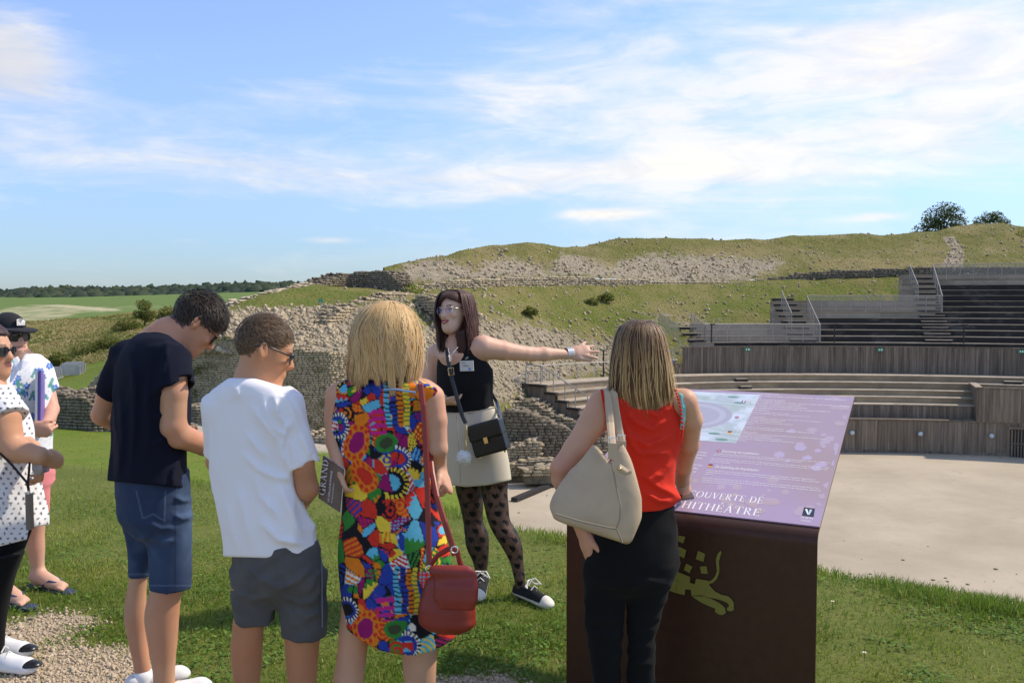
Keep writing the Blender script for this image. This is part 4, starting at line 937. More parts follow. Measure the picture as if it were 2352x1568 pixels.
class Fig:
    """a figure: its distance, pixel-to-metre helpers and its head frame"""
    def __init__(s, Y0, label, base_u, group=None):
        s.Y = Y0; s.s = F / Y0
        p = P(base_u, 800, Y0); x, y = p[0], p[1]; z = float(lawn_z(np.array([x]), np.array([y]))[0])
        s.e = empty('person', (x, y, z), label, 'person', group); s.gz = z
    def J(s, u, v, dy=0.0):
        # a joint: picture position at the figure's own distance, then pushed straight back by dy along the line of sight
        return P(u, v, s.Y + dy)
    def r(s, px): return px / s.s
    def rows(s, secs, phi=0.0, dy0=0.0):
        out = []
        for q in secs:
            v, a, b = q[:3]; rho = q[3] if len(q) > 3 else .9; dy = (q[4] if len(q) > 4 else 0.) + dy0
            c = P((a + b) / 2, v, s.Y + dy); w = (b - a) / 2 * (s.Y + dy) / F
            rx = w / math.sqrt(math.cos(phi) ** 2 + rho ** 2 * math.sin(phi) ** 2); out.append((c[2], c[0], c[1], rx, rx * rho))
        return out
    def loft(s, secs, phi=0.0, grow=0.0, dy0=0.0, e=2.0): return Loft(s.rows(secs, phi, dy0), phi, grow, e)
    def head(s, u, v, fwd, pitch=0.0, roll=0.0, size=1.0, dy=0.0, female=False, ears=(-1, 1), nose=1.0, lip=1.0, jaw=1.0):
        f = np.array((fwd[0], fwd[1], 0.)); f /= np.linalg.norm(f); x = np.cross(f, Z_)       # x: the figure's right
        cp, sp = math.cos(pitch), math.sin(pitch); fw = f * cp - Z_ * sp; upv = f * sp + Z_ * cp
        cr, sr = math.cos(roll), math.sin(roll); x, upv = x * cr + upv * sr, upv * cr - x * sr
        s.H = np.stack([x, fw, upv], 1); s.hc = s.J(u, v, dy); s.hs = size
        T = lambda a, b, c: s.hc + s.H @ (np.array((a, b, c)) * size)
        E = lambda c, r_, Rm=None: Ell(T(*c), np.array(r_) * size, s.H if Rm is None else s.H @ Rm)
        C = lambda a, b, ra, rb: Cone(T(*a), T(*b), ra * size, rb * size)
        s.T = T
        w = .94 if female else 1.0
        sh = [E((0, -.014, .034), (.0755 * w, .0965, .0885)), E((0, .024, -.03), (.062 * w, .068, .086 * jaw)), E((0, .05, -.088 * jaw), (.036 * w, .034, .03)), E((0, .064, -.103 * jaw), (.021, .02, .017))]
        fine_ = [C((0, .088, .014), (0, .108 * nose, -.026), .0085, .0125), E((.011, .096, -.03), (.0085, .011, .0085)), E((-.011, .096, -.03), (.0085, .011, .0085)),
                 E((0, .077, .026), (.052, .016, .011)), E((.040, .064, -.022), (.022, .022, .02)), E((-.040, .064, -.022), (.022, .022, .02)),
                 E((0, .090, -.0575), (.022 * lip, .0095, .0055 * lip)), E((0, .0885, -.0675), (.0195 * lip, .010, .0065 * lip))]
        eye = [E((.031, .0745, .005), (.0135, .0125, .0105)), E((-.031, .0745, .005), (.0135, .0125, .0105))]
        sock = [E((.031, .098, .007), (.017, .015, .0085)), E((-.031, .098, .007), (.017, .015, .0085))]
        er = []; ec = []
        for sd_ in ears:
            ty = R(12); Re = np.array(((math.cos(.5), -math.sin(.5) * sd_, 0), (math.sin(.5) * sd_, math.cos(.5), 0), (0, 0, 1))) @ np.array(((1, 0, 0), (0, math.cos(ty), -math.sin(ty)), (0, math.sin(ty), math.cos(ty))))
            er += [E((sd_ * .086 * w, -.014, .000), (.0085, .0205, .034), Re)]; ec.append(E((sd_ * .0945 * w, -.010, .005), (.0085, .0125, .022), Re))
        return sh, fine_, sock, eye, er, ec
    def add_head(s, sh, parts):
        a, fine_, sock, eye, er, ec = parts
        sh.add(a, .045, .03).add(fine_, .014, .012).sub(sock, 0, .012).add(eye, 0, .002).add(er, 0, .005).sub(ec, 0, .005)
    def hl(s, V): return ((V - s.hc) @ s.H) / s.hs          # head-local coordinates
def hand(wrist, d, palm, thumb, size=1.0, curl=(.25, .3, .35, .4), spread=.12, tcurl=.2, tout=.75):
    """palm and five unequal fingers; d along the hand, palm = direction the palm faces, thumb = side of the thumb"""
    d = A3(d) / np.linalg.norm(d); n = A3(palm); n = n - d * (n @ d); n /= np.linalg.norm(n); t = A3(thumb); t = t - d * (t @ d) - n * (t @ n); t /= np.linalg.norm(t)
    w = A3(wrist); s = size; prims = [Cone(w, w + d * .045 * s, .021 * s, .030 * s, n, .55), Cone(w + d * .04 * s, w + d * .082 * s, .034 * s, .036 * s, n, .36), Ell(w + d * .04 * s + t * .022 * s + n * .008 * s, np.array((.016, .016, .026)) * s)]
    g = []
    for i, (o, l) in enumerate(((.027, .072), (.009, .081), (-.009, .075), (-.026, .058))):
        p = w + d * (.080 - .008 * abs(i - 1)) * s + t * o * s; a = (o / .027) * spread; dd = d * math.cos(a) + t * math.sin(a); c = curl[i]; ang = 0; pts = [(p - dd * .01 * s, .0095 * s)]
        for k, (fr, rad) in enumerate(((.45, .0088), (.32, .0080), (.23, .0066))):
            ang += c * (1, 1.25, .9)[k]; p = p + (dd * math.cos(ang) + n * math.sin(ang)) * l * fr * s; pts.append((p, rad * s))
        g.append(chain(pts))
    p = w + d * .022 * s + t * .024 * s + n * .006 * s; dd = d * math.cos(tout) + t * math.sin(tout); pts = [(p, .0125 * s)]
    for fr, rad, b in ((.036, .0115, 0), (.030, .0098, 1), (.024, .0078, 2)):
        q = dd * math.cos(tcurl * b) + n * math.sin(tcurl * b) * .8 - t * math.sin(tcurl * b) * .4; p = p + q / np.linalg.norm(q) * fr * s; pts.append((p, rad * s))
    g.append(chain(pts)); return prims, g
def add_hand(sh, hp):
    sh.add(hp[0], .012, .018)
    for f in hp[1]: sh.add(f, .004, .005)
def scalp(fig, region, col):
    def f(V, c):
        l = fig.hl(V); return lerp(c, col, (np.abs(l).max(1) < .16) * region(l) * .92)
    return f
def skin_cols(base, amt=.10, red=(.0, 0, 0), extra=None):
    def f(V):
        n = fbm(V, 14., 3)[:, None] - .5; c = np.array(base)[None] * (1 + amt * n * 2); c = c * (1 + .9 * (fbm(V, 7., 4, 3.)[:, None] - .5) * np.array((.10, -.28, -.34))) 
        return np.clip(extra(V, c) if extra else c, 0.001, 1)
    return f
def skin_mat(): return M('skin', (.5, .3, .2), .52, attr=True, sss=.12, spec=.35, bump=.12, bs=220., bd=.003)
def lerp(c, col, w): w = np.clip(w, 0, 1)[:, None]; return c * (1 - w) + np.array(col)[None] * w
def strands(name, parent, paths, widths, cols, mat, out=None):
    """hair: flat tapering ribbons along each path (N,K,3) with outward normals (N,K,3)"""
    p = np.asarray(paths); n, k, _ = p.shape; t = np.gradient(p, axis=1); t /= np.linalg.norm(t, axis=2)[..., None] + 1e-9
    sd_ = np.cross(t, out); sd_ /= np.linalg.norm(sd_, axis=2)[..., None] + 1e-9
    w = np.asarray(widths)[:, None, None] * (np.array([.75] + [1.0] * (k - 3) + [.8, .1])[None, :, None])
    a, b, c = p - sd_ * w, p + sd_ * w, p + out * w * .3
    V = np.stack([a, c, b], 2).reshape(-1, 3)
    i = (np.arange(n)[:, None] * k * 3 + np.arange(k - 1)[None] * 3).ravel()
    Fq = np.concatenate([np.stack([i + j, i + j + 1, i + j + 4, i + j + 3], 1) for j in (0, 1)])
    return mk(name, V, Fq, mat, parent, True, np.repeat(cols, k * 3, 0))
def hair_mat(): return M('hair', (.2, .1, .05), .5, attr=True, spec=.22, bump=.3, bs=160., bd=.004, sheen=.1)
def long_hair(fig, name, secs, phi, n, base, tip, dark, seed, a0=0.0, a1=2 * math.pi, wave=.05, tipv=(0, 0), width=.0028, wfreq=1.5, rho=1.0, flick=0.0, K=8, lift=.0018, tip0=.35, tvar=1.0):
    r = np.random.RandomState(seed); lf = fig.loft(secs, phi); ztop = lf.z1; zb = lf.z0
    ang = r.uniform(a0, a1, n); cl = np.floor(ang * 9).astype(int); rc = np.random.RandomState(seed + 1); ph = 5.0 * np.sin(ang * 2.1 + seed) + 2.5 * np.sin(ang * 5.3 + 1.7 * seed) + r.normal(0, .25, n); am = .75 + .55 * np.sin(ang * 7.7 + seed * 2.) * np.sin(ang * 3.1)
    off = rc.normal(0, 1, 400)[(cl + 31) % 400]
    tip_z = zb + (r.rand(n) ** 1.2) * (tipv[0] - tipv[1]) / fig.s + np.interp(off, [-2, 2], [-.01 * tvar, .015 * tvar])
    lay = (r.rand(n) < .35) * r.rand(n) * .45                                     # shorter, layered locks
    tip_z = tip_z + lay * (ztop - zb)
    t = np.linspace(0, 1, K)[None]; z = ztop - (ztop - tip_z[:, None]) * (t ** 1.35 * .94 + .015 + .045 * t)
    cx, cy, rx, ry = [q.reshape(n, K) for q in lf.at(z.ravel())]
    A = ang[:, None] + wave * am[:, None] * np.sin(wfreq * 6.28 * t + ph[:, None]) * t + r.normal(0, .014, (n, 1))
    g = 1 + (lift / .1) * r.normal(0, 1, (n, 1)) * (.3 + t) + .02 * am[:, None] * np.sin(2.3 * wfreq * 6.28 * t + ph[:, None]) * t + flick * np.maximum(t - .8, 0) ** 1.5 * off[:, None] * 6
    lx, ly = rx * np.cos(A) * g, ry * np.sin(A) * g; c, s_ = math.cos(phi), math.sin(phi)
    p = np.stack([cx + lx * c - ly * s_, cy + lx * s_ + ly * c, z], -1)
    o = np.stack([np.cos(A) * c - np.sin(A) * s_, np.cos(A) * s_ + np.sin(A) * c, .35 * (1 - t) + 0 * A], -1); o /= np.linalg.norm(o, axis=2)[..., None]
    mixv = np.clip(rc.rand(400)[(cl + 3) % 400] * .55 + r.rand(n) * .25, 0, 1)[:, None]; C = np.array(base) * (1 - mixv) + np.array(dark) * mixv
    o_ = strands(name, parent=fig.e, paths=p, widths=width * r.uniform(.6, 1.3, n), cols=C, mat=hair_mat(), out=o)
    if tip is not None:
        co = np.empty(len(o_.data.vertices) * 4, np.float32); at = o_.data.color_attributes['Col']; at.data.foreach_get('color', co); co = co.reshape(n, K, 3, 4)
        w = np.clip((t - tip0) / .45, 0, 1)[..., None, None] * (.55 + .45 * r.rand(n))[:, None, None, None]
        co[..., :3] = co[..., :3] * (1 - w) + np.array(tip) * w * (.8 + .4 * r.rand(n))[:, None, None, None]; at.data.foreach_set('color', co.astype(np.float32).ravel())
    return o_
def short_hair(fig, n, length, base, dark, seed, region, flow=(0, .5, -.6), lift=.35, width=.0016, rad=(.081, .102, .094)):
    """cropped hair: short locks rooted on the skull; region(l) keeps roots in head-local space"""
    r = np.random.RandomState(seed); q = r.randn(n * 3, 3); q /= np.linalg.norm(q, axis=1)[:, None]; l = q * np.array(rad) + (0, -.014, .034); l = l[region(l)][:n]; q = (l - (0, -.014, .034)) / np.array(rad); q /= np.linalg.norm(q, axis=1)[:, None]; n = len(l)
    f = np.array(flow)[None] + r.normal(0, .22, (n, 3)) + .9 * (np.stack([vn(l, 30., 1.), vn(l, 30., 4.), vn(l, 30., 8.)], 1) - .5); f = f - q * (f * q).sum(1)[:, None]; f /= np.linalg.norm(f, axis=1)[:, None] + 1e-9
    ln = length(l) * r.uniform(.7, 1.25, n); K = 4; t = np.linspace(0, 1, K)[None, :, None]
    p = l[:, None] * (1.0) + (f[:, None] * t + q[:, None] * (lift * t * (1 - .55 * t))) * ln[:, None, None]
    P3 = fig.hc + (p * fig.hs) @ fig.H.T; O = (np.repeat(q[:, None], K, 1)) @ fig.H.T
    m = r.rand(n, 1); C = np.array(base) * (1 - m) + np.array(dark) * m
    return strands('hair', fig.e, P3, width * r.uniform(.7, 1.3, n), C, hair_mat(), O)
# ------------------------------------------------------------------ people
SK = skin_mat()
class RBox:
    def __init__(s, c, axes, half, rad):
        s.c, s.A, s.h, s.r = A3(c), np.stack([A3(a) / np.linalg.norm(a) for a in axes], 1), A3(half), rad; m = np.linalg.norm(half); s.lo, s.hi = s.c - m, s.c + m
    def d(s, p):
        q = np.abs((p - s.c) @ s.A) - s.h + s.r; return np.sqrt((np.maximum(q, 0) ** 2).sum(1)) + np.minimum(q.max(1), 0) - s.r
def ridge(p, vec, s, o=0.0):
    """fold pattern: noise squeezed across `vec`, so that creases run along it"""
    v = A3(vec) / np.linalg.norm(vec); q = p - (p @ v)[:, None] * v * .82
    n = vn(q, s, o); m = vn(p, s * .35, o + 9); return 1.25 * (1 - np.abs(2 * n - 1)) ** 1.7 * np.clip(m * 2.6 - .7, 0, 1)
def folds(fig, segs):
    """creases drawn as picture-space lines: (amplitude m, width px, points)"""
    def g(p):
        u, v = proj(p); d = 0 * u
        for amp, w, pts in segs:
            pts = np.array(pts, float); m = np.full(len(u), 1e9); tt = np.zeros(len(u)); n = len(pts) - 1
            for i, ((x0, y0), (x1, y1)) in enumerate(zip(pts[:-1], pts[1:])):
                t = np.clip(((u - x0) * (x1 - x0) + (v - y0) * (y1 - y0)) / ((x1 - x0) ** 2 + (y1 - y0) ** 2), 0, 1); q = np.hypot(u - x0 - t * (x1 - x0), v - y0 - t * (y1 - y0)); tt = np.where(q < m, (i + t) / n, tt); m = np.minimum(m, q)
            d = d - amp * np.exp(-(m / w) ** 2) * np.clip(4 * np.minimum(tt, 1 - tt) + .25, 0, 1)
        return d
    return g
def cloth(name, col, rough=.85, bump=.15, bs=400., attr=False, sheen=.03, col2=None, ns=20., **kw):
    return M(name, col, rough, col2, ns, bump=bump, bs=bs, bd=.002, attr=attr, spec=.2, sheen=sheen, **kw)
def pxline(pts):
    pts = np.array(pts, float); return lambda u: np.interp(u, pts[:, 0], pts[:, 1])
def hemcut(fig, pts):
    """keeps what lies above a hem line drawn through picture points"""
    f = pxline(pts)
    def g(p): u, v = proj(p); return (v - f(u)) / fig.s
    return g
def topcut(fig, pts):
    f = pxline(pts)
    def g(p): u, v = proj(p); return (f(u) - v) / fig.s
    return g
def glasses(fig, frame, lens, kind='round', w=.026, h=.021, y=.100, tr=.0016, temple=.0018, z=.003, dep=0.0, thick_top=0.0):
    T = fig.T; g = mk('glasses', [T(0, y + .004, z + .006), T(.002, y + .004, z + .006), T(.001, y + .004, z + .008)], [(0, 1, 2)], frame, fig.e)
    for sd_ in (-1, 1):
        pts = []
        for k in range(25):
            a = 2 * math.pi * k / 24; e = 2.4 if kind == 'round' else 3.4
            cx, sx = math.cos(a), math.sin(a); q = (abs(cx) ** e + abs(sx) ** e) ** (-1 / e); px_, pz = cx * q * w, sx * q * h * (1.0 if sx > 0 else .95)
            if kind == 'cat': pz += .004 * max(0, px_ * 1.0 / w)
            pts.append(T(sd_ * (.032 + px_), y - .012 * ((.032 + px_) / .06) ** 2 + dep, z + pz))
        m = MB().tube(pts, tr * fig.hs, 6, False)
        if thick_top: m.tube(pts[1:12], tr * 1.9 * fig.hs, 6)
        m.build('rim', frame, g, True)
        mk('lens', pts[:-1] + [np.mean(pts[:-1], 0) + fig.H[:, 1] * .003], [(k, (k + 1) % 24, 24) for k in range(24)], lens, g, True)
        e0 = .032 + w
        MB().tube([T(sd_ * e0, y - .012 * (e0 / .06) ** 2, z + h * .55), T(sd_ * .070, y - .03, z + h * .55), T(sd_ * .079, .01, .020), T(sd_ * .081, -.02, .022), T(sd_ * .078, -.045, .006)], temple * fig.hs, 6).build('temple', frame, g, True)
    MB().tube([T(-.008, y + .002, z + .006), T(0, y + .006, z + .009), T(.008, y + .002, z + .006)], tr * fig.hs, 6).build('bridge', frame, g, True)
    return g
def face_paint(fig, brow=(.06, .035, .02), lip=None, iris=(.06, .035, .02), beard=None, browz=.030):
    def f(V, c):
        l = fig.hl(V); ax_ = np.abs(l[:, 0]); near = np.abs(l).max(1) < .16
        fr = near & (l[:, 1] > .05)
        if lip is not None:
            d = np.sqrt((l[:, 0] / .029) ** 2 + ((l[:, 2] + .0615 - 9. * l[:, 0] ** 2) / .0125) ** 2); c = lerp(c, lip, fr * np.clip((1.08 - d) * 6, 0, 1))
            m = np.sqrt((l[:, 0] / .020) ** 2 + ((l[:, 2] + .0605 - 9. * l[:, 0] ** 2) / .0036) ** 2); c = lerp(c, (.55, .45, .40), fr * np.clip((1. - m) * 4, 0, 1) * (lip[0] > .25))
        else:
            d = np.sqrt((l[:, 0] / .023) ** 2 + ((l[:, 2] + .0625) / .010) ** 2); c = lerp(c, (.40, .16, .12), fr * np.clip((1.05 - d) * 3, 0, 1) * .7)
        d = np.sqrt(((ax_ - .032) / .021) ** 2 + ((l[:, 2] - browz - .004 * (1 - ((ax_ - .036) / .02) ** 2)) / .0042) ** 2); c = lerp(c, brow, fr * np.clip((1.2 - d) * 3, 0, 1) * .85)
        e = np.sqrt(((ax_ - .031) / .0125) ** 2 + ((l[:, 2] - .005) / .0062) ** 2); c = lerp(c, (.72, .68, .64), fr * np.clip((1. - e) * 5, 0, 1))
        e = np.hypot(ax_ - .031, l[:, 2] - .005); c = lerp(c, iris, fr * np.clip((.0058 - e) * 500, 0, 1)); 
        e = np.sqrt(((ax_ - .031) / .015) ** 2 + ((l[:, 2] - .0115) / .0022) ** 2); c = lerp(c, (.03, .02, .02), fr * np.clip((1. - e) * 4, 0, 1))
        ck = np.sqrt(((ax_ - .042) / .024) ** 2 + ((l[:, 2] + .026) / .02) ** 2); c = lerp(c, c.mean(0) * np.array((1.1, .80, .75)), fr * np.clip(1 - ck, 0, 1) * .6)
        if beard is not None:
            b = near & (l[:, 1] > -.01) & (l[:, 2] < -.045 - .0 * ax_) & (l[:, 2] > -.16)
            jaw = np.clip((-.058 - l[:, 2] + .35 * np.maximum(ax_ - .03, 0)) * 70, 0, 1); mo = np.clip(1.15 - np.sqrt((l[:, 0] / .030) ** 2 + ((l[:, 2] + .051) / .007) ** 2), 0, 1) * 3
            lips = np.sqrt((l[:, 0] / .023) ** 2 + ((l[:, 2] + .0625) / .009) ** 2) < 1
            c = lerp(c, beard, near * (l[:, 1] > .0) * np.clip(np.maximum(jaw * b, mo * fr), 0, .86) * (~lips) * (.7 + .5 * vn(V, 260.)))
        return c
    return f
def shoe(fig, name, heel, toe, w, hgt, upper, sole, toecap=None, h=.0066, lace=None, ankle=None):
    """low sneaker from heel to toe on the ground"""
    heel, toe = A3(heel), A3(toe); d = toe - heel; ln = np.linalg.norm(d); d /= ln; sd_ = np.cross(d, Z_)
    s = Shape(); s.add([Cone(heel + d * .03 + Z_ * .03, toe - d * .045 + Z_ * .022, w * .8, w, Z_, .62), Cone(heel + d * .035 + Z_ * hgt * .55, heel + d * ln * .5 + Z_ * hgt * .50, w * .72, w * .62), Cone(heel + d * ln * .5 + Z_ * hgt * .5, toe - d * .06 + Z_ * .035, w * .6, w * .72)], .03)
    s.cut(lambda p: heel[2] + .0 - p[:, 2]); s.cut(lambda p: p[:, 2] - heel[2] - hgt, .01)
    def col(V):
        t = (V - heel) @ d / ln; z = V[:, 2] - heel[2]; c = np.repeat(np.array(upper)[None], len(V), 0)
        if toecap is not None: c = lerp(c, toecap, (t > .80).astype(float))
        c = lerp(c, sole, (z < .030).astype(float)); return c
    o = s.build(name, cloth('shoe_canvas', (.5, .5, .5), attr=True, bump=.05), fig.e, h, col, 1)
    if lace is not None:
        for k in range(5):
            q = heel + d * ln * (.45 + .07 * k) + Z_ * (hgt * .93 - .010 * k + .012 - .012 * k)
            MB().tube([q - sd_ * w * .55 - Z_ * .01, q + Z_ * .010, q + sd_ * w * .55 - Z_ * .01], .0035, 5).build('lace', lace, o)
    return o
m_black_frame = M('black_frame', (.012, .013, .02), .3, spec=.6); m_gold = M('gold_metal', (.85, .62, .28), .25, metal=1.0); m_silver = M('silver_metal', (.80, .79, .76), .35, metal=.7)
m_shade = M('dark_lens', (.010, .010, .016), .08, spec=.8)
m_clear = M('clear_lens', (.75, .75, .95), .05, alpha=.22, spec=.8)
m_rosegold = M('pale_gold_frame', (.80, .66, .54), .3, metal=.9)
m_white_lace = M('white_lace', (.75, .72, .64), .8)

# ---- man in the white T-shirt
f = Fig(3.12, 'man in white T-shirt and grey shorts seen from behind, head bowed sideways', 610); J, r_ = f.J, f.r
ph = R(-15)
tee = [(862, 532, 606, 1.0), (874, 512, 640, .82), (892, 489, 668, .66), (925, 470, 690, .55), (980, 466, 688, .56), (1040, 470, 684, .58), (1100, 478, 688, .6), (1160, 488, 706, .62), (1220, 500, 722, .62), (1300, 512, 732, .62)]
hd = f.head(608, 806, (.93, .36), R(20), 0, 1.0, .03)
s = Shape(); s.add([f.loft([q for q in tee if 890 < q[0] < 1230], ph, -.03)], 0, .02)
s.add(chain([(J(574, 905, .03), r_(42)), (J(580, 870, .015), r_(38)), (J(596, 815, .02), r_(37))]), .03, .03); f.add_head(s, hd)
s.add(chain([(J(652, 948, -.02), r_(27)), (J(694, 1060, -.05), r_(26)), (J(706, 1122, -.04), r_(26)), (J(690, 1152, .14), r_(22)), (J(640, 1150, .30), r_(16))]), .01, .02)
add_hand(s, hand(J(640, 1150, .30), (-.75, .55, .1), (0, .3, 1), (.5, .8, .2), 1.05))
s.add(chain([(J(508, 945, .05), r_(28)), (J(498, 1060, .16), r_(25)), (J(560, 1110, .34), r_(18))]), .01, .02); add_hand(s, hand(J(560, 1110, .34), (.8, .5, -.1), (0, .3, 1), (-.5, .8, .2), 1.05))
s.add([f.loft([(1220, 520, 715, .6), (1300, 545, 730, .56), (1360, 560, 716, .5)], ph, -.03)], 0, .02)
s.add([f.loft([(1340, 530, 630), (1400, 538, 618), (1440, 534, 607), (1490, 530, 603), (1540, 533, 600), (1600, 541, 592), (1680, 546, 585), (1752, 549, 581)], 0, 0)], 0, .02)
s.add([f.loft([(1340, 645, 742), (1400, 650, 742), (1450, 653, 737), (1500, 655, 732), (1568, 660, 727), (1650, 668, 715), (1752, 677, 707)], 0, 0)], 0, .02)
fp = face_paint(f, (.22, .16, .11), None)
regW = lambda l: (l[:, 2] > -.035) & (l[:, 2] > .055 + (l[:, 1] - .055) * 1.3) & ~((l[:, 1] > -.045) & (l[:, 2] < .022))
def ex(V, c):
    c = fp(V, c); l = f.hl(V); near = np.abs(l).max(1) < .17
    c = lerp(c, (.56, .17, .12), near * np.clip(1.3 - np.sqrt((l[:, 0] / .016) ** 2 + ((l[:, 1] - .112) / .016) ** 2 + ((l[:, 2] + .028) / .014) ** 2), 0, 1))
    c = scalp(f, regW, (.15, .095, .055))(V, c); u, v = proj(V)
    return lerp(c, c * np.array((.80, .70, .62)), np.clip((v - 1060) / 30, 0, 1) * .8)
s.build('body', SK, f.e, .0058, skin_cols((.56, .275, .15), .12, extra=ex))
s = Shape(); s.add(f.loft(tee, ph), 0, .02)
s.add([Cone(J(652, 926, -.02), J(697, 1066, -.05), r_(40), r_(32), cut=True), Ell(J(648, 936, -.01), (r_(44), r_(44), r_(40)))], .03, .045)
s.add([Cone(J(505, 918, .04), J(498, 1045, .14), r_(40), r_(32), cut=True), Ell(J(510, 936, .03), (r_(40), r_(40), r_(38)))], .03, .045)
s.cut(topcut(f, [(480, 860), (530, 867), (585, 868), (612, 876), (650, 888), (700, 880)]), .006); s.cut(hemcut(f, [(480, 1277), (620, 1281), (760, 1268)]), .004)
def wr(p):
    u, v = proj(p); k = np.clip((u - 540) / 120, .15, 1)
    return -.011 * k * ridge(p, (.45, 0, -1), 22., 1.) - .009 * ridge(p, (-.25, 0, 1), 15., 4.) * np.clip((v - 1000) / 150, .2, 1) - .007 * ridge(p, (.9, 0, -.6), 17., 7.) * np.clip((v - 1080) / 120, 0, 1) + fw_(p) + .006
fw_ = folds(f, [(.016, 7, [(579, 930), (600, 965), (623, 992), (640, 1020)]), (.016, 6, [(604, 922), (616, 960), (632, 985), (652, 1000)]), (.014, 6, [(630, 912), (640, 950), (658, 985)]), (.016, 7, [(672, 965), (655, 990), (645, 1030), (655, 1075)]), (.012, 7, [(569, 997), (590, 1025), (612, 1050)]), (.012, 7, [(556, 1040), (590, 1075), (630, 1095), (670, 1100)]), (.012, 8, [(585, 1085), (600, 1140), (640, 1190)]), (.011, 8, [(548, 1120), (562, 1180), (575, 1250)]), (.012, 8, [(640, 1110), (665, 1160), (690, 1230)]), (.010, 7, [(520, 1150), (530, 1210), (545, 1265)]), (.012, 7, [(600, 1200), (640, 1240), (700, 1250)]), (.010, 6, [(535, 885), (545, 900), (546, 915)]), (.012, 6, [(690, 1000), (705, 1030), (712, 1050)]), (.010, 6, [(668, 1010), (676, 1040), (680, 1062)])])
s.post = wr
m_tee = cloth('white_cotton', (.84, .82, .84), .9, .08, 500.)
tsh = s.build('t_shirt', m_tee, f.e, .006)
s = pants(f, [(1240, 522, 736, .62), (1290, 526, 747, .62), (1335, 528, 749, .6)], [[(1310, 530, 636), (1385, 532, 634), (1428, 536, 629)], [(1310, 640, 750), (1400, 643, 751), (1458, 647, 749)]], ph)
sf_ = folds(f, [(.012, 8, [(560, 1300), (600, 1330), (640, 1350)]), (.012, 8, [(720, 1300), (680, 1335), (640, 1355)]), (.012, 7, [(650, 1370), (690, 1385), (735, 1380)]), (.010, 7, [(655, 1400), (700, 1415), (740, 1405)]), (.010, 7, [(540, 1360), (580, 1375), (625, 1370)])])
s.post = lambda p: -.006 * ridge(p, (.8, 0, .5), 18., 2.) - .004 * ridge(p, (.2, 0, 1), 14., 5.) + sf_(p) + .006
shorts = s.build('shorts', cloth('grey_cotton', (.105, .100, .098), .9, .2, 300., col2=(.078, .075, .074), ns=9.), f.e)
MB().tube([P(739 + (v - 1290) * .01, v, f.Y - .06) for v in (1285, 1330, 1380, 1440)], .0022, 5).build('side_seam', M('grey_thread', (.16, .17, .2), .9), shorts)
for uu_, lab in ((566, 0), (692, 1)):
    c = J(uu_, 1766, .0); c[2] = f.gz + .02; shoe(f, 'shoe', c + (-.01, -.09, -.02), c + (.04, .17, -.02), .045, .085, (.05, .05, .06), (.6, .6, .6))
short_hair(f, 4600, lambda l: .012 + .016 * np.clip((l[:, 2] - .02) / .09, 0, 1), (.22, .135, .075), (.10, .062, .038), 3, regW, (0, .8, -.25), .45, .0011)
glasses(f, m_black_frame, m_clear, 'square', .025, .019, tr=.0028, temple=.0034, thick_top=1.)

# ---- man in the navy T-shirt
f = Fig(3.63, 'tall man in navy T-shirt and denim shorts looking down at something', 350); J, r_ = f.J, f.r
ph = R(-58)
nav = [(758, 330, 412, .8), (772, 303, 428, .72), (795, 280, 437, .7), (830, 263, 440, .7), (880, 257, 440, .7), (940, 255, 438, .7), (1000, 255, 437, .7), (1060, 250, 438, .7), (1145, 241, 440, .7)]
hd = f.head(452, 744, (.90, .44), R(48), 0, 1.03, .02)
s = Shape(); s.add(f.loft([q for q in nav if q[0] < 1070], ph, -.026), 0, .02)
s.add(chain([(J(362, 800), r_(52)), (J(388, 775), r_(44)), (J(430, 758, .02), r_(42))]), .03, .035); f.add_head(s, hd)
s.add(chain([(J(392, 830, -.12), r_(36)), (J(398, 900, -.14), r_(30)), (J(398, 978, -.14), r_(28)), (J(412, 1000, -.12), r_(28)), (J(470, 1022, .02), r_(24)), (J(530, 1040, .16), r_(16))]), .012, .02)
add_hand(s, hand(J(530, 1040, .16), (.8, .5, .1), (-.2, .2, 1), (-.5, .8, 0)))
s.add(chain([(J(285, 830, .12), r_(36)), (J(250, 905, .16), r_(27)), (J(234, 952, .18), r_(24)), (J(290, 985, .3), r_(20)), (J(380, 1010, .36), r_(15))]), .012, .02); add_hand(s, hand(J(380, 1010, .36), (.9, .3, .1), (0, -.2, 1), (0, -.8, 0)))
s.add(f.loft([(1050, 285, 415, .7), (1120, 295, 415, .7), (1215, 305, 410, .66)], ph, -.02), 0, .02)
s.add(f.loft([(1200, 295, 362), (1300, 303, 342), (1350, 293, 336), (1410, 286, 336), (1470, 295, 338), (1540, 309, 346), (1606, 313, 349)], 0, 0, .07), 0, .02)
s.add(f.loft([(1200, 350, 432), (1340, 350, 424), (1380, 338, 414), (1410, 333, 411), (1470, 340, 407), (1530, 350, 402), (1606, 355, 402)], 0, 0, -.05), 0, .02)
regN = lambda l: (l[:, 2] > -.055) & (l[:, 2] > .035 + (l[:, 1] - .06) * 1.3) & ~((l[:, 1] > -.03) & (l[:, 2] < .012))
fp2_ = face_paint(f, (.05, .035, .025)); fp2 = lambda V, c: scalp(f, regN, (.03, .02, .015))(V, fp2_(V, c))
s.build('body', SK, f.e, .0062, skin_cols((.55, .275, .165), .10, extra=fp2))
s = Shape(); s.add(f.loft(nav, ph), 0, .02)
s.add([Cone(J(388, 805, -.11), J(403, 888, -.15), r_(40), r_(41), cut=True), Ell(J(385, 812, -.09), (r_(46), r_(46), r_(40)))], .03, .05)
s.sub([Cone(J(400, 868, -.148), J(405, 900, -.152), r_(36), r_(36), cut=True)], 0, .004)
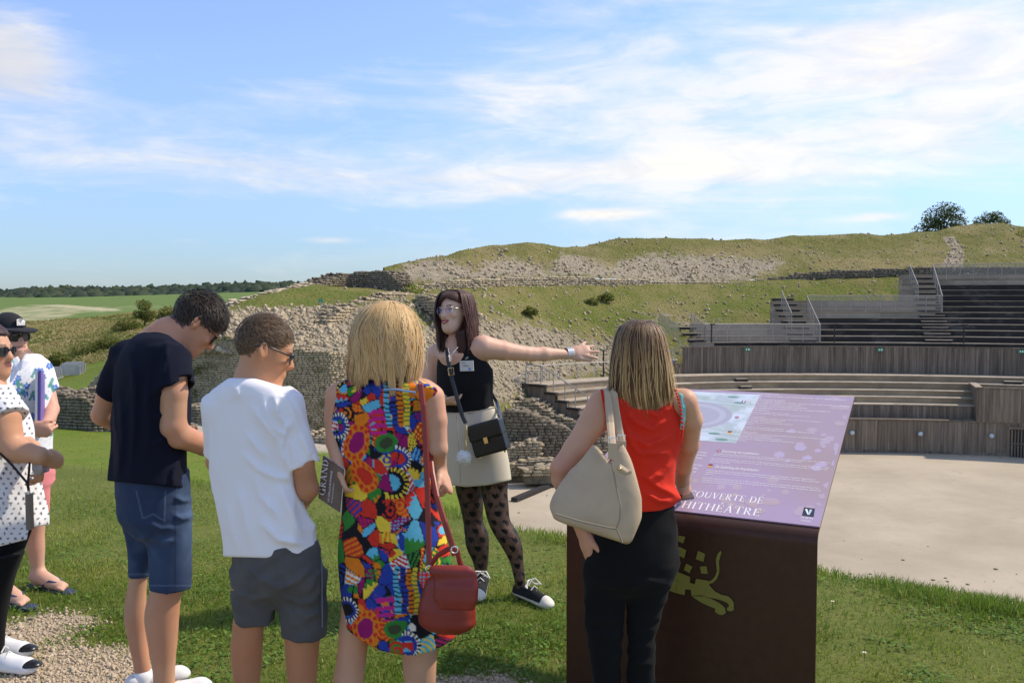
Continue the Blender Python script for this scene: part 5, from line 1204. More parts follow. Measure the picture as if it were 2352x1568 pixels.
s.add([Cone(J(290, 808, .10), J(243, 907, .15), r_(36), r_(29), cut=True), Ell(J(296, 815, .09), (r_(42), r_(42), r_(40)))], .03, .05)
s.cut(topcut(f, [(200, 740), (320, 752), (345, 756), (385, 768), (420, 792), (440, 812), (520, 830)]), .006); s.cut(hemcut(f, [(230, 1102), (440, 1123)]), .004)
nf_ = folds(f, [(.014, 8, [(300, 800), (310, 900), (305, 1000), (300, 1090)]), (.012, 8, [(340, 840), (335, 940), (340, 1050)]), (.014, 7, [(430, 900), (400, 940), (360, 960)]), (.012, 7, [(430, 960), (395, 1000), (350, 1020)]), (.012, 8, [(275, 900), (280, 1000), (270, 1100)]), (.012, 7, [(420, 1040), (400, 1080), (395, 1115)]), (.010, 6, [(385, 800), (375, 830), (372, 870)])])
s.post = lambda p: -.009 * ridge(p, (-.2, .3, 1), 11., 2.) - .007 * ridge(p, (.8, .2, 1), 14., 6.) + nf_(p) + .008
s.build('t_shirt', cloth('navy_cotton', (.0065, .0085, .020), .95, .08, 500., sheen=.0), f.e)
s = pants(f, [(1080, 258, 440, .75), (1140, 264, 441, .78), (1185, 272, 441, .78)], [[(1180, 280, 372), (1260, 292, 362), (1324, 296, 345)], [(1180, 336, 442), (1270, 341, 441), (1351, 344, 439)]], ph, 0, (.07, -.05))
jf_ = folds(f, [(.010, 6, [(400, 1140), (420, 1150), (440, 1148)]), (.010, 6, [(398, 1180), (420, 1192), (440, 1186)]), (.010, 6, [(340, 1200), (370, 1215), (400, 1212)]), (.010, 6, [(345, 1235), (375, 1245), (400, 1240)]), (.010, 6, [(300, 1230), (320, 1238), (340, 1236)])])
s.post = lambda p: -.005 * ridge(p, (1, 0, .3), 20., 2.) - .004 * ridge(p, (.1, 0, 1), 12., 5.) + jf_(p) + .005
def jean(V):
    u, v = proj(V); n = fbm(V, 9., 3); c = np.repeat(np.array((.027, .047, .098))[None], len(V), 0); w = np.clip((n - .45) * 3, 0, 1) * np.clip(1.2 - np.abs(v - 1230) / 130, .1, 1)
    c = lerp(c, (.075, .125, .22), w * .8); c = lerp(c, (.022, .034, .07), np.clip(1 - np.abs(u - 402) / 3.0, 0, 1) * .9); c = lerp(c, (.11, .17, .29), np.clip(1 - np.abs(v - np.where(u < 344, 1318, 1344)) / 2.4, 0, 1) * .7)
    for (u0, v0, u1, v1) in ((313, 1128, 328, 1190), (328, 1190, 352, 1180), (352, 1180, 378, 1196), (378, 1196, 380, 1130)):
        t = np.clip(((u - u0) * (u1 - u0) + (v - v0) * (v1 - v0)) / ((u1 - u0) ** 2 + (v1 - v0) ** 2), 0, 1); c = lerp(c, (.095, .15, .25), np.clip(1.4 - np.hypot(u - u0 - t * (u1 - u0), v - v0 - t * (v1 - v0)) / 1.6, 0, 1) * .7)
    return c
s.build('shorts', cloth('denim', (.03, .05, .11), .9, .25, 700., attr=True), f.e, .005, jean)
for c, dx in ((J(331, 1600, .07), 0), (J(379, 1600, -.05), 1)):
    c[2] = f.gz; s = Shape(); s.add(chain([(c + Z_ * .02, .042), (c + Z_ * .045, .042)], cut=False), 0, .01); s.build('sock', cloth('white_sock', (.8, .8, .8)), f.e, .006)
    shoe(f, 'shoe', c + (-.06, -.03, 0), c + (.17, .10, 0), .042, .062, (.7, .7, .7), (.75, .75, .75))
short_hair(f, 3800, lambda l: .016 + .024 * np.clip((l[:, 2] - .0) / .1, 0, 1), (.075, .050, .036), (.022, .016, .013), 5, regN, (.25, .75, -.35), .26, .0014, (.086, .108, .100))
glasses(f, M('tortoise', (.10, .035, .015), .25, (.03, .012, .008), 60., spec=.6), m_shade, 'square', .028, .023, tr=.0026, temple=.0036)

# ---- blonde woman in the patterned dress
f = Fig(3.15, 'blonde woman in sleeveless multicoloured patterned dress seen from behind', 900); J, r_ = f.J, f.r
dr = [(864, 842, 935, .62), (876, 800, 990, .52), (896, 776, 1003, .5), (935, 766, 986, .52), (985, 761, 979, .55), (1035, 773, 983, .58), (1080, 781, 986, .6), (1130, 786, 992, .6), (1180, 785, 1006, .62), (1240, 780, 1027, .62), (1300, 779, 1040, .62), (1360, 782, 1046, .62), (1420, 788, 1047, .62), (1510, 792, 1045, .62)]
hd = f.head(886, 772, (.12, 1), 0, 0, .93, 0, True)
s = Shape(); s.add(f.loft([(872, 830, 945, .6)] + [q for q in dr if 890 < q[0] < 1400], 0, -.018), 0, .02)
s.add(chain([(J(888, 890), r_(52)), (J(888, 868), r_(34)), (J(886, 815), r_(31))]), .03, .04); f.add_head(s, hd)
s.add([Cone(J(800, 892), J(975, 892), r_(22), r_(22))], 0, .05)
s.add(chain([(J(776, 908), r_(29)), (J(768, 960, .0), r_(23)), (J(769, 1015, -.02), r_(20)), (J(776, 1062, -.05), r_(15))]), .01, .02)
add_hand(s, hand(J(776, 1062, -.05), (.12, -.05, -1), (.9, .2, .1), (.1, -1, 0), .95, (.55, .6, .6, .65), .05))
s.add(chain([(J(990, 915), r_(32)), (J(1002, 965, -.01), r_(25)), (J(1007, 1030, -.02), r_(21)), (J(1008, 1062, .04), r_(17)), (J(1012, 1078, .07), r_(14))]), .01, .02)
add_hand(s, hand(J(1010, 1072, .05), (.35, -.45, -.7), (-.7, .2, -.2), (.5, .1, .8), .98, (.75, .8, .8, .85), .05, .3, .5))
s.add(f.loft([(1380, 785, 880), (1450, 778, 850), (1500, 774, 843), (1568, 764, 836), (1640, 768, 826), (1720, 778, 812), (1764, 782, 806)], 0, 0), 0, .02)
s.add(f.loft([(1380, 910, 1020), (1450, 921, 1009), (1511, 923, 1004), (1568, 928, 1001), (1650, 932, 992), (1764, 945, 978)], 0, 0), 0, .02)
s.build('body', SK, f.e, .0056, skin_cols((.60, .325, .205), .10))
s = Shape(); s.add(f.loft(dr, 0), 0, .02); s.add([Cone(J(800, 894), J(988, 898), r_(20), r_(20))], 0, .04)
s.cut(topcut(f, [(740, 880), (768, 885), (800, 869), (850, 872), (888, 878), (940, 874), (968, 874), (1008, 893), (1040, 893)]), .004)
s.cut(hemcut(f, [(760, 1436), (792, 1442), (830, 1470), (870, 1492), (910, 1501), (950, 1505), (990, 1496), (1020, 1481), (1047, 1462)]), .003)
def armholes(p):
    u, v = proj(p); k = np.clip((1010 - v) / 20, 0, 1); return (np.maximum(u - np.interp(v, [860, 897, 930, 957, 1010], [990, 1006, 990, 978, 1000]), np.interp(v, [865, 885, 911, 983, 1010], [790, 772, 768, 760, 740]) - u) / f_s) - 1e3 * (k <= 0)
f_s = f.s; s.cut(armholes, .004)
s.post = lambda p: -.006 * ridge(p, (.1, 0, 1), 9., 3.) + .002
PAL = np.array([(.62, .035, .02), (.80, .55, .05), (.02, .05, .32), (.03, .22, .035), (.10, .45, .62), (.012, .010, .014), (.30, .01, .12), (.75, .20, .015), (.55, .02, .22), (.78, .76, .70), (.05, .065, .03)])
_dr = np.random.RandomState(77); NS = 230
_su = _dr.uniform(740, 1060, NS); _sv = _dr.uniform(850, 1520, NS); _t = _dr.randint(0, 7, NS); _c1 = _dr.choice([0, 0, 0, 0, 1, 2, 2, 3, 4, 5, 5, 6, 7, 7], NS); _c2 = _dr.choice([0, 1, 2, 5, 5, 9, 4, 7, 3], NS); _an = _dr.uniform(0, 3.14, NS)
def dress_col(V):
    u, v = proj(V); back = (V[:, 1] < f_dress_y); u = np.where(back, u, 1800 - u)
    u = u + 9 * (vn(np.stack([u, v, 0 * u], 1), .03) - .5); v = v + 9 * (vn(np.stack([u, v, 0 * u], 1), .03, 9.) - .5)
    D = np.hypot((u[:, None] - _su) * 1.15, v[:, None] - _sv); o = np.argsort(D, 1)[:, :2]; i = o[:, 0]; e = D[np.arange(len(u)), o[:, 1]] - D[np.arange(len(u)), i]
    a = (u - _su[i]) * np.cos(_an[i]) + (v - _sv[i]) * np.sin(_an[i]); b = -(u - _su[i]) * np.sin(_an[i]) + (v - _sv[i]) * np.cos(_an[i]); rr = np.hypot(a, b)
    c = PAL[_c1[i]].copy(); c2 = PAL[_c2[i]]; t = _t[i]
    k = np.zeros(len(u), bool); k |= (t == 1) & (np.sin(a * .62) > .1); k |= (t == 2) & (np.sin(a * .55) * np.sin(b * .55) > .35); k |= (t == 3) & (np.sin(rr * .62) > .2); k |= (t == 4) & ((np.abs(((a * .09) % 1) - .5) * 20 + b) > 4); k |= (t == 5) & (rr < 9)
    c[k] = c2[k]; c = np.where((e < 1.8)[:, None] & (_c2[i] != 1)[:, None], PAL[5], c); c = np.where((e < 1.8)[:, None] & (_c2[i] == 9)[:, None], PAL[4], c)
    def ring(cu, cv, ru, rv, inner, border, dots, tilt=0.0, nd=11):
        nonlocal c
        x = ((u - cu) * math.cos(tilt) + (v - cv) * math.sin(tilt)) / ru; y = (-(u - cu) * math.sin(tilt) + (v - cv) * math.cos(tilt)) / rv; q = np.hypot(x, y); an = np.arctan2(y, x)
        c = np.where((q < 1)[:, None], PAL[border], c); dd = np.hypot((q - .8) * ru, ((an * nd / 6.283) % 1 - .5) * ru * 4.6 / nd); c = np.where(((dd < ru * .13) & (q < 1))[:, None], PAL[dots], c); c = np.where((q < .58)[:, None], PAL[inner], c)
    for dv, du in ((0, 0), (428, 22)):
        ring(818 + du, 1015 + dv, 29, 46, 6, 7, 0, .2); ring(836 + du, 1092 + dv, 24, 44, 0, 7, 0, -.5)
        ring(886 + du, 1015 + dv, 26, 22, 10, 3, 3, 0)
        for (cu, cv, ru) in ((912, 1052, 32), (900, 1110, 38), (772, 975, 30)):
            q = np.hypot(u - cu - du, v - cv - dv); an = np.arctan2(v - cv - dv, u - cu - du); m = (q > ru * .72) & (q < ru) & (u - cu - du > -8)
            c = np.where(m[:, None], np.where((np.sin(an * 22) > 0)[:, None], PAL[9 if cv < 1100 else 1], PAL[5]), c); c = np.where(((q > ru * .5) & (q <= ru * .72) & (u - cu - du > -8))[:, None], PAL[2 if cv < 1100 else 5], c)
        for k_, (cu, col) in enumerate(((888, 4), (903, 2), (918, 7), (932, 1))):
            m = (np.abs(u - cu - du - (v - 870 - dv) * .04) < 6.5) & (v > 872 + dv) & (v < 978 + dv); c = np.where(m[:, None], np.where((np.sin((v + k_ * 3) * .62) > .55)[:, None], PAL[5 if k_ < 3 else 3], PAL[col]), c)
        m = (np.abs(u - 852 - du) < 34) & (np.abs(v - 968 - dv) < 26); c = np.where(m[:, None] & (np.sin(v * .42 + u * .05) > -.2)[:, None] & (u > 844 + du)[:, None], PAL[8], c)
    return c * (.9 + .2 * vn(V, 120.))[:, None]
f_dress_y = f.Y + .02
dress = s.build('dress', cloth('printed_cotton', (.5, .5, .5), .85, .08, 500., attr=True), f.e, .0049, dress_col)
m_bluetr = M('blue_trim', (.25, .38, .62), .8)
MB().tube([J(u, v, -.115) for u, v in ((882, 893), (910, 894), (955, 901))], .0035, 5).build('neck_trim', m_bluetr, dress)
for c in (J(796, 1760), J(962, 1760)):
    c[2] = f.gz; shoe(f, 'shoe', c + (0, -.08, 0), c + (.03, .16, 0), .042, .07, (.35, .2, .12), (.3, .25, .2))
hs_ = [(689, 884, 896, 1.3), (692, 866, 912, 1.3), (700, 846, 930, 1.3), (714, 829, 946, 1.25), (736, 815, 959, 1.2), (766, 807, 967, 1.15), (800, 803, 970, 1.05), (835, 801, 968, .95), (860, 799, 965, .88), (884, 801, 962, .82)]
s = Shape(); s.add(f.loft([(q[0] + 3, q[1] + 5, q[2] - 5, q[3]) for q in hs_[1:-1]], 0), 0, .01); hb = s.build('hair', hair_mat(), f.e, .007, lambda V: np.repeat(np.array((.36, .205, .08))[None], len(V), 0) * (.75 + .5 * vn(V * (1, 1, .15), 60.))[:, None])
long_hair(f, 'hair_strands', hs_, 0, 3600, (.66, .42, .175), (.72, .49, .24), (.40, .22, .075), 9, math.pi * .98, math.pi * 2.02, .13, (20, 0), .0019, .9, flick=.09, tip0=.5, tvar=5.0)
long_hair(f, 'hair_strands', hs_, 0, 130, (.66, .48, .25), (.7, .52, .3), (.5, .34, .16), 12, math.pi, math.pi * 2, .3, (10, 0), .0008, .9, lift=.016, flick=.1, tvar=3.)
long_hair(f, 'hair_strands', hs_, 0, 500, (.60, .42, .20), (.66, .48, .27), (.30, .17, .07), 10, 0, math.pi, .08, (14, 0), .0042, 1.1)
# ---- guide in black top and cream skirt
f = Fig(4.85, 'guide in black sleeveless top and cream skirt pointing across the arena', 1110); J, r_ = f.J, f.r
ph = R(-28)
tp = [(788, 1024, 1078, .7), (796, 1008, 1108, .55), (815, 1004, 1114, .55), (845, 1000, 1130, .6), (880, 1000, 1131, .66), (910, 1004, 1131, .64), (950, 1007, 1139, .64)]
hd = f.head(1044, 716, (-.57, -.82), R(-2), R(-4), .925, -.02, True, lip=1.12)
s = Shape(); s.add(f.loft(tp + [(1000, 1010, 1148, .64), (1080, 1018, 1160, .64)], ph, -.016), 0, .02)
s.add(chain([(J(1048, 812), r_(40)), (J(1046, 793), r_(23)), (J(1048, 755, .02), r_(21))]), .03, .03); f.add_head(s, hd)
s.add([Cone(J(1005, 806, .06), J(1108, 796, -.06), r_(17), r_(20))], 0, .04)
s.add(chain([(J(1110, 797, -.07), r_(27)), (J(1155, 805, -.03), r_(22)), (J(1208, 812, .03), r_(16.5)), (J(1222, 813, .05), r_(16.5)), (J(1250, 813, .08), r_(16.5)), (J(1305, 813, .15), r_(10.5))]), .012, .03)
add_hand(s, hand(J(1306, 813, .15), (.92, .2, .20), (.1, .8, -.5), (.2, -.45, -.9), 1.12, (.02, .06, .10, .14), .50, .12, .45))
s.add(chain([(J(998, 815, .08), r_(21)), (J(988, 862, .08), r_(19)), (J(988, 905, .06), r_(17)), (J(1016, 921, -.06), r_(12))]), .012, .025)
add_hand(s, hand(J(1014, 919, -.05), (.75, -.55, -.08), (.2, .3, 1), (-.2, -.4, .9), .98, (.35, .4, .45, .5), .08, .3, .3))
lgL = [(1080, 1044, 1112), (1120, 1046, 1108), (1160, 1056, 1110), (1197, 1064, 1110), (1225, 1067, 1121), (1255, 1071, 1123), (1290, 1086, 1121), (1320, 1093, 1117), (1345, 1094, 1116)]
lgR = [(1080, 1102, 1172), (1120, 1104, 1166), (1160, 1112, 1168), (1197, 1121, 1173), (1225, 1134, 1190), (1252, 1151, 1199), (1290, 1171, 1202), (1329, 1181, 1206), (1375, 1186, 1208)]
s.add(f.loft(lgL, 0, -.003, .14), 0, .02).add(f.loft(lgR, 0, -.003, -.03), 0, .02)
fpg = face_paint(f, (.035, .018, .014), (.30, .008, .012), (.03, .02, .015))
s.build('body', SK, f.e, .0050, skin_cols((.68, .40, .275), .05, extra=fpg))
s = Shape(); s.add(f.loft(tp, ph), 0, .02); s.add([Cone(J(1012, 806, .05), J(1100, 797, -.05), r_(16), r_(18))], 0, .03)
s.cut(topcut(f, [(980, 800), (1003, 796), (1018, 795), (1030, 801), (1042, 803), (1058, 799), (1072, 790), (1090, 777), (1112, 775), (1140, 780)]), .003); s.cut(hemcut(f, [(990, 950), (1080, 949), (1140, 932)]), .003)
s.sub([Cone(J(992, 806, .08), J(990, 850, .08), r_(13), r_(10)), Cone(J(1128, 800, -.08), J(1140, 832, -.06), r_(20), r_(12))], .02, .006)
s.post = lambda p: -.006 * ridge(p, (.5, 0, 1), 16., 3.) + .003
top = s.build('top', cloth('black_jersey', (.009, .009, .010), .9, .06, 500.), f.e, .005)
s = Shape(); s.add(f.loft([(926, 1013, 1135, .60), (950, 1009, 1143, .63), (985, 1004, 1154, .66), (1040, 1003, 1168, .68), (1125, 1008, 1180, .7)], ph), 0, .02); s.cut(hemcut(f, [(1000, 1106), (1030, 1113), (1070, 1118), (1120, 1114), (1180, 1101)]), .003); s.cut(topcut(f, [(1000, 935), (1080, 938), (1145, 926)]), .003)
s.post = lambda p: -.004 * ridge(p, (.1, 0, 1), 10., 3.) + .002
sk = s.build('skirt', cloth('cream_twill', (.60, .525, .40), .85, .1, 500.), f.e)
MB().tube([J(u, v, -.165) for u, v in ((1022, 948), (1060, 949), (1100, 944), (1135, 936))], .003, 5).build('waist_seam', M('cream_seam', (.42, .36, .27), .9), sk)
MB().tube([J(u, v, -.17) for u, v in ((1048, 950), (1052, 1000), (1056, 1060), (1058, 1110))], .0022, 5).build('front_seam', M('cream_seam', (.42, .36, .27)), sk)
s = Shape(); s.add(f.loft(lgL, 0, .001, .14), 0, .0).add(f.loft(lgR, 0, .001, -.03), 0, .0)
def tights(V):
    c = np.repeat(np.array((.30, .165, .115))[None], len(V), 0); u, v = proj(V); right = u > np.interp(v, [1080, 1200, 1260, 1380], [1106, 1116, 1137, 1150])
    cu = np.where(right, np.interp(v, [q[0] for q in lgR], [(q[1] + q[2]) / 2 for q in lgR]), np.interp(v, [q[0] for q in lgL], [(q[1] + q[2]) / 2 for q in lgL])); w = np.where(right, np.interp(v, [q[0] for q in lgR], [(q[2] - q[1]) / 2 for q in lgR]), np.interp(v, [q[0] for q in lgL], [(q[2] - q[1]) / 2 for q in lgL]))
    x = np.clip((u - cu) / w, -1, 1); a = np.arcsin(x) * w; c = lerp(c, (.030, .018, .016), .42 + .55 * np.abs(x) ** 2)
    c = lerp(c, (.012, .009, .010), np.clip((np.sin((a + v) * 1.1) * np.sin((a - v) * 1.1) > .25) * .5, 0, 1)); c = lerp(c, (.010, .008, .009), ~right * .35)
    row = np.floor((v - 1112) / 20); aa = (a + (row % 2) * 15) % 30 - 15; z = (v - 1112) % 20 - 10
    hx = np.abs(aa) / 7.6; hz = -z / 6.2; heart = (hx ** 2 + (hz - .75 * np.sqrt(hx)) ** 2) < 1.0
    return lerp(c, (.006, .005, .006), heart * 1.0)
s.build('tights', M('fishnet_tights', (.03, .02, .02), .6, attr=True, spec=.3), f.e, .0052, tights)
for (c0, c1, dy) in (((1197, 1378), (1247, 1386), -.03), ((1108, 1350), (1102, 1354), .14)):
    a = J(c0[0], c0[1], dy); a[2] = f.gz + .0; b = a + (np.array((.17, -.19, 0)) if dy < 0 else np.array((-.02, -.26, 0)))
    a = a - (b - a) * .22; shoe(f, 'sneaker', a, b, .040, .105, (.018, .018, .020), (.74, .70, .60), (.76, .72, .62), .0050, m_white_lace)
    d = (b - a) / np.linalg.norm(b - a); kn = a + d * .12 + Z_ * .118; sd_ = np.cross(d, Z_)
    for q in (-1, 1):
        MB().tube([kn, kn + sd_ * q * .03 + Z_ * .008 + d * .02, kn + sd_ * q * .052 - Z_ * .022 + d * .04, kn + sd_ * q * .035 - Z_ * .025 + d * .01, kn], .005, 5).build('shoelace', m_white_lace, f.e)
hg = [(664, 1036, 1052, 1.3), (666, 1022, 1066, 1.3), (673, 1011, 1079, 1.32), (690, 1003, 1089, 1.32), (712, 1000, 1093, 1.25), (735, 1001, 1096, 1.2), (760, 1004, 1097, 1.05), (785, 1006, 1098, .95), (808, 1008, 1097, .88)]
phh = R(-38)
s = Shape(); s.add(f.loft([(q[0] + 2, q[1] + 2, q[2] - 3, q[3]) for q in hg[1:]], phh, 0, .0), 0, .01)
fw = f.H[:, 1]; rt = f.H[:, 0]; hc_ = f.hc.copy(); HH = f.H.copy(); hsz = f.hs
def faceopen(p):   # leaves the face and the front of the neck free
    l = ((p - hc_) @ HH) / hsz; w = np.interp(l[:, 2], [-.25, -.12, -.02, .03, .052, .074, .09], [.044, .054, .066, .060, .046, .012, -.02]); sd2 = l[:, 0] < 0; w = np.where(sd2, np.interp(l[:, 2], [-.25, -.13, -.10, .02, .055, .076, .09], [.040, .048, .10, .10, .055, .012, -.02]), w); fr = np.where(sd2, np.interp(l[:, 2], [-.14, -.09, .0, .05], [.02, -.012, -.006, .03]), .030)
    return np.maximum(np.abs(l[:, 0]) - w, -(l[:, 1] - fr)) * hsz
s.sub([Fn(faceopen)], 0, .006)
s.post = lambda p: -.006 * ridge(p, (.1, 0, 1), 24., 3.) + .003
darkhair = (.055, .022, .015)
s.build('hair', hair_mat(), f.e, .0055, lambda V: np.repeat(np.array(darkhair)[None], len(V), 0) * (.6 + .9 * vn(V * (1, 1, .12), 80.))[:, None])
def keep_guide(): pass
r9 = np.random.RandomState(4); lf = f.loft(hg, phh, 0, .0); n = 2600; K = 10
ang = r9.uniform(0, 6.283, n); t = np.linspace(0, 1, K)[None]; tipz = lf.z0 + r9.rand(n) ** 1.5 * .10 + .01 * np.sin(ang * 7); z = lf.z1 - (lf.z1 - tipz[:, None]) * (t ** 1.3 * .95 + .01 + .04 * t)
cx, cy, rx, ry = [q.reshape(n, K) for q in lf.at(z.ravel())]; clp = np.floor(ang * 6).astype(int); phs = np.random.RandomState(8).rand(60)[clp % 60] * 6.28
A = ang[:, None] + .10 * np.sin(1.4 * 6.28 * t + phs[:, None]) * t; g_ = 1 + .03 * r9.normal(0, 1, (n, 1)) * (.3 + t) + .06 * np.sin(2. * 6.28 * t + phs[:, None]) * np.maximum(t - .3, 0)
lx, ly = rx * np.cos(A) * g_, ry * np.sin(A) * g_; c_, s_ = math.cos(phh), math.sin(phh)
pth = np.stack([cx + lx * c_ - ly * s_, cy + lx * s_ + ly * c_, z], -1); nrm_ = np.stack([np.cos(A) * c_ - np.sin(A) * s_, np.cos(A) * s_ + np.sin(A) * c_, .3 * (1 - t) + 0 * A], -1); nrm_ /= np.linalg.norm(nrm_, axis=2)[..., None]
bad = (faceopen(pth.reshape(-1, 3)).reshape(n, K) < -.004).any(1); pth, nrm_ = pth[~bad], nrm_[~bad]; n = len(pth); mm = r9.rand(n, 1)
strands('hair_strands', f.e, pth, .0026 * r9.uniform(.6, 1.3, n), np.array((.125, .046, .030)) * (1 - mm) + np.array((.032, .013, .010)) * mm, hair_mat(), nrm_)
glasses(f, m_rosegold, M('tinted_lens', (.22, .20, .62), .05, alpha=.16, spec=.9), 'cat', .0265, .0225, tr=.0017, temple=.0026, y=.103)
MB().ball(f.T(-.084, -.008, -.040), .006).build('earring', m_silver, f.e, True); MB().ball(f.T(.084, -.008, -.040), .006).build('earring', m_silver, f.e, True)
# watch, bracelet, rings, necklace, badge, shirt emblem
wc = J(1309, 812, .152); ax_ = np.array((.93, .3, .03)); ax_ /= np.linalg.norm(ax_)
w = MB(); a_ = np.cross(ax_, Z_); a_ /= np.linalg.norm(a_); b_ = np.cross(ax_, a_)
def bracelet(c, rad, wd, n, mat, name, flat=.82):
    q = MB()
    for k in range(n):
        t_ = 6.283 * k / n; rdir = a_ * math.cos(t_) * flat + b_ * math.sin(t_); tdir = -a_ * math.sin(t_) + b_ * math.cos(t_); q.box(c + rdir * rad, ax_, tdir, np.cross(ax_, tdir), (wd, rad * 6.283 / n * .85, .006))
    return q.build(name, mat, f.e)
bracelet(wc, .031, .038, 18, m_silver, 'watch_strap'); bracelet(J(1299, 812, .145), .030, .008, 16, M('dark_cord', (.06, .02, .02), .8), 'bracelet')
MB().tube([J(1029, 797, -.12), J(1031, 808, -.15), J(1035, 818, -.165), J(1042, 808, -.155), J(1052, 797, -.13)], .0018, 5).build('necklace', m_silver, f.e)
MB().box(J(1035, 823, -.17), X_, Y_, Z_, (.012, .006, .024)).build('pendant', m_silver, f.e)
bd = empty('name_badge', J(1072, 840, -.165), 'white name badge pinned on the black top of the guide', 'badge')
bx_ = A3((.93, -.36, .05)); bx_ /= np.linalg.norm(bx_); bn = np.cross(bx_, Z_); bn /= np.linalg.norm(bn); bz = np.cross(bn, bx_) * -1
if bn[1] > 0: bn = -bn
bz = np.cross(bx_, -bn); bz = bz if bz[2] > 0 else -bz
m_badge = M('badge_card', (.62, .60, .55), .4)
MB().box(J(1072, 840, -.17), bx_, bn, bz, (.080, .004, .056)).build('card', m_badge, bd)
BADGE = (bd, J(1072, 840, -.17) + bn * .0035, bx_, bz)
MB().tube([J(1072, 822, -.165) + bx_ * x_ * .01 + bz * z_ * .01 for x_, z_ in ((-.9, -.3), (-.3, .1), (.3, .5), (1.0, .2), (.5, -.1), (-.1, -.5), (-.6, -.6))], .002, 5).build('shirt_emblem', M('emblem_green', (.25, .33, .27), .7), f.e)
# black shoulder bag
bag = empty('shoulder_bag', J(1123, 1054, -.24), 'black leather shoulder bag with gold clasp hanging at the hip of the guide', 'bag')
m_leather = M('black_leather', (.010, .010, .011), .32, bump=.06, bs=300., bd=.002, spec=.5)
cc = J(1123, 1004, -.215); ex_ = A3((.93, -.30, .30)); ex_ /= np.linalg.norm(ex_); en = np.cross(ex_, Z_); en /= np.linalg.norm(en); en = en if en[1] < 0 else -en; ez_ = np.cross(ex_, en); ez_ = ez_ if ez_[2] > 0 else -ez_
s = Shape(); s.add(RBox(cc, (ex_, en, ez_), (.095, .040, .088), .010), 0, 0); s.build('bag_body', m_leather, bag, .0045)
s = Shape(); s.add(RBox(cc + ez_ * .042 + en * .006, (ex_, en, ez_), (.097, .043, .046), .010), 0, 0); s.build('flap', m_leather, bag, .0045)
MB().box(cc + en * .053 - ez_ * .008, ex_, en, ez_, (.022, .012, .032)).build('clasp', m_gold, bag)
for q in (-1, 1): MB().ball(cc + ex_ * .075 * q + en * .025 - ez_ * .092, .006).build('stud', m_gold, bag, True)
sp = [J(1026, 795, .0), J(1027, 806, -.12), J(1030, 830, -.16), J(1038, 870, -.185), J(1050, 915, -.20), J(1062, 955, -.21), J(1070, 972, -.22)]
MB().tube(sp, .011, 6, flat=.25, up=(.2, -1, .1)).build('strap', m_leather, bag); MB().tube([J(1026, 795, .0), J(1050, 800, .14), J(1100, 850, .2), J(1140, 920, .1), J(1147, 945, -.1), J(1150, 958, -.2)], .011, 6, flat=.25, up=(.2, -1, .1)).build('strap', m_leather, bag)
MB().tube([J(1035 + a, 853 + b, -.192) for a, b in ((-6, -7), (6, -9), (8, 7), (-4, 9), (-6, -7))], .0026, 5).build('buckle', m_gold, bag)
for (u, v) in ((1071, 976), (1149, 962)): MB().tube([J(u, v, -.22), J(u + 2, v + 10, -.225), J(u + 3, v + 18, -.225)], .006, 6).build('ring', m_gold, bag)
pm = empty('pompom_charm', J(1066, 1053, -.245), 'fluffy white pompom charm hanging from the black shoulder bag', 'charm')
pc = J(1066, 1050, -.245); rq = np.random.RandomState(3); q = rq.randn(900, 3); q /= np.linalg.norm(q, axis=1)[:, None]; K = 4; t = np.linspace(0, 1, K)[None, :, None]
s = Shape(); s.add([Ell(pc, (.030, .030, .030))], 0, 0); s.post = lambda p: -.008 * vn(p, 90.) - .005 * vn(p, 200.); s.build('fluff_core', M('white_fluff', (.78, .77, .74), .95), pm, .005); pt = pc + q[:, None] * .040 * t + rq.normal(0, .006, (900, 1, 3)) * t; strands('fluff', pm, pt, .0012 * np.ones(900), np.repeat(np.array((.80, .79, .76))[None], 900, 0), M('white_fibre', (.8, .8, .8), .95, attr=True), np.cross(np.repeat(q[:, None], K, 1), (0.3, .2, .9)))
MB().tube([J(1073, 990, -.235), J(1069, 1010, -.24), J(1071, 1022, -.24), J(1067, 1038, -.245)], .0045, 6).build('chain', m_gold, pm)

# ---- woman in the red top
f = Fig(2.95, 'woman in red sleeveless top and black trousers leaning on the sign', 1460); J, r_ = f.J, f.r
hd = f.head(1468, 815, (.1, 1), 0, 0, .93, 0, True)
ph = R(6)
rt_ = [(888, 1392, 1550, .4), (905, 1384, 1563, .45), (930, 1384, 1567, .5), (965, 1388, 1568, .52), (1003, 1391, 1566, .55), (1045, 1398, 1553, .58), (1070, 1400, 1547, .6), (1105, 1394, 1548, .62), (1145, 1388, 1553, .64), (1185, 1386, 1550, .64)]
s = Shape(); s.add(f.loft([(872, 1435, 1520, .6), (892, 1400, 1556, .42), (915, 1384, 1580, .45)] + [(q[0], q[1], q[2], q[3]) for q in rt_ if q[0] > 940] + [(1240, 1385, 1540, .6), (1320, 1390, 1510, .5)], ph, -.016), 0, .02)
s.add(chain([(J(1476, 902), r_(50)), (J(1474, 880), r_(35)), (J(1470, 830), r_(32))]), .03, .05); f.add_head(s, hd)
s.add(chain([(J(1384, 925), r_(32)), (J(1358, 975, -.02), r_(31)), (J(1322, 1030, -.05), r_(27)), (J(1288, 1074, -.07), r_(23)), (J(1291, 1100, -.06), r_(23)), (J(1312, 1160, -.02), r_(19)), (J(1338, 1222, .0), r_(14))]), .012, .025)
add_hand(s, hand(J(1338, 1220, .0), (.28, -.1, -1), (.8, .4, .2), (-.2, -.9, 0), .98, (.25, .3, .35, .45), .06))
s.add(chain([(J(1572, 922), r_(30)), (J(1586, 965, .03), r_(27)), (J(1581, 1020, .08), r_(25)), (J(1569, 1072, .14), r_(21)), (J(1566, 1100, .22), r_(20)), (J(1572, 1124, .36), r_(15))]), .012, .025)
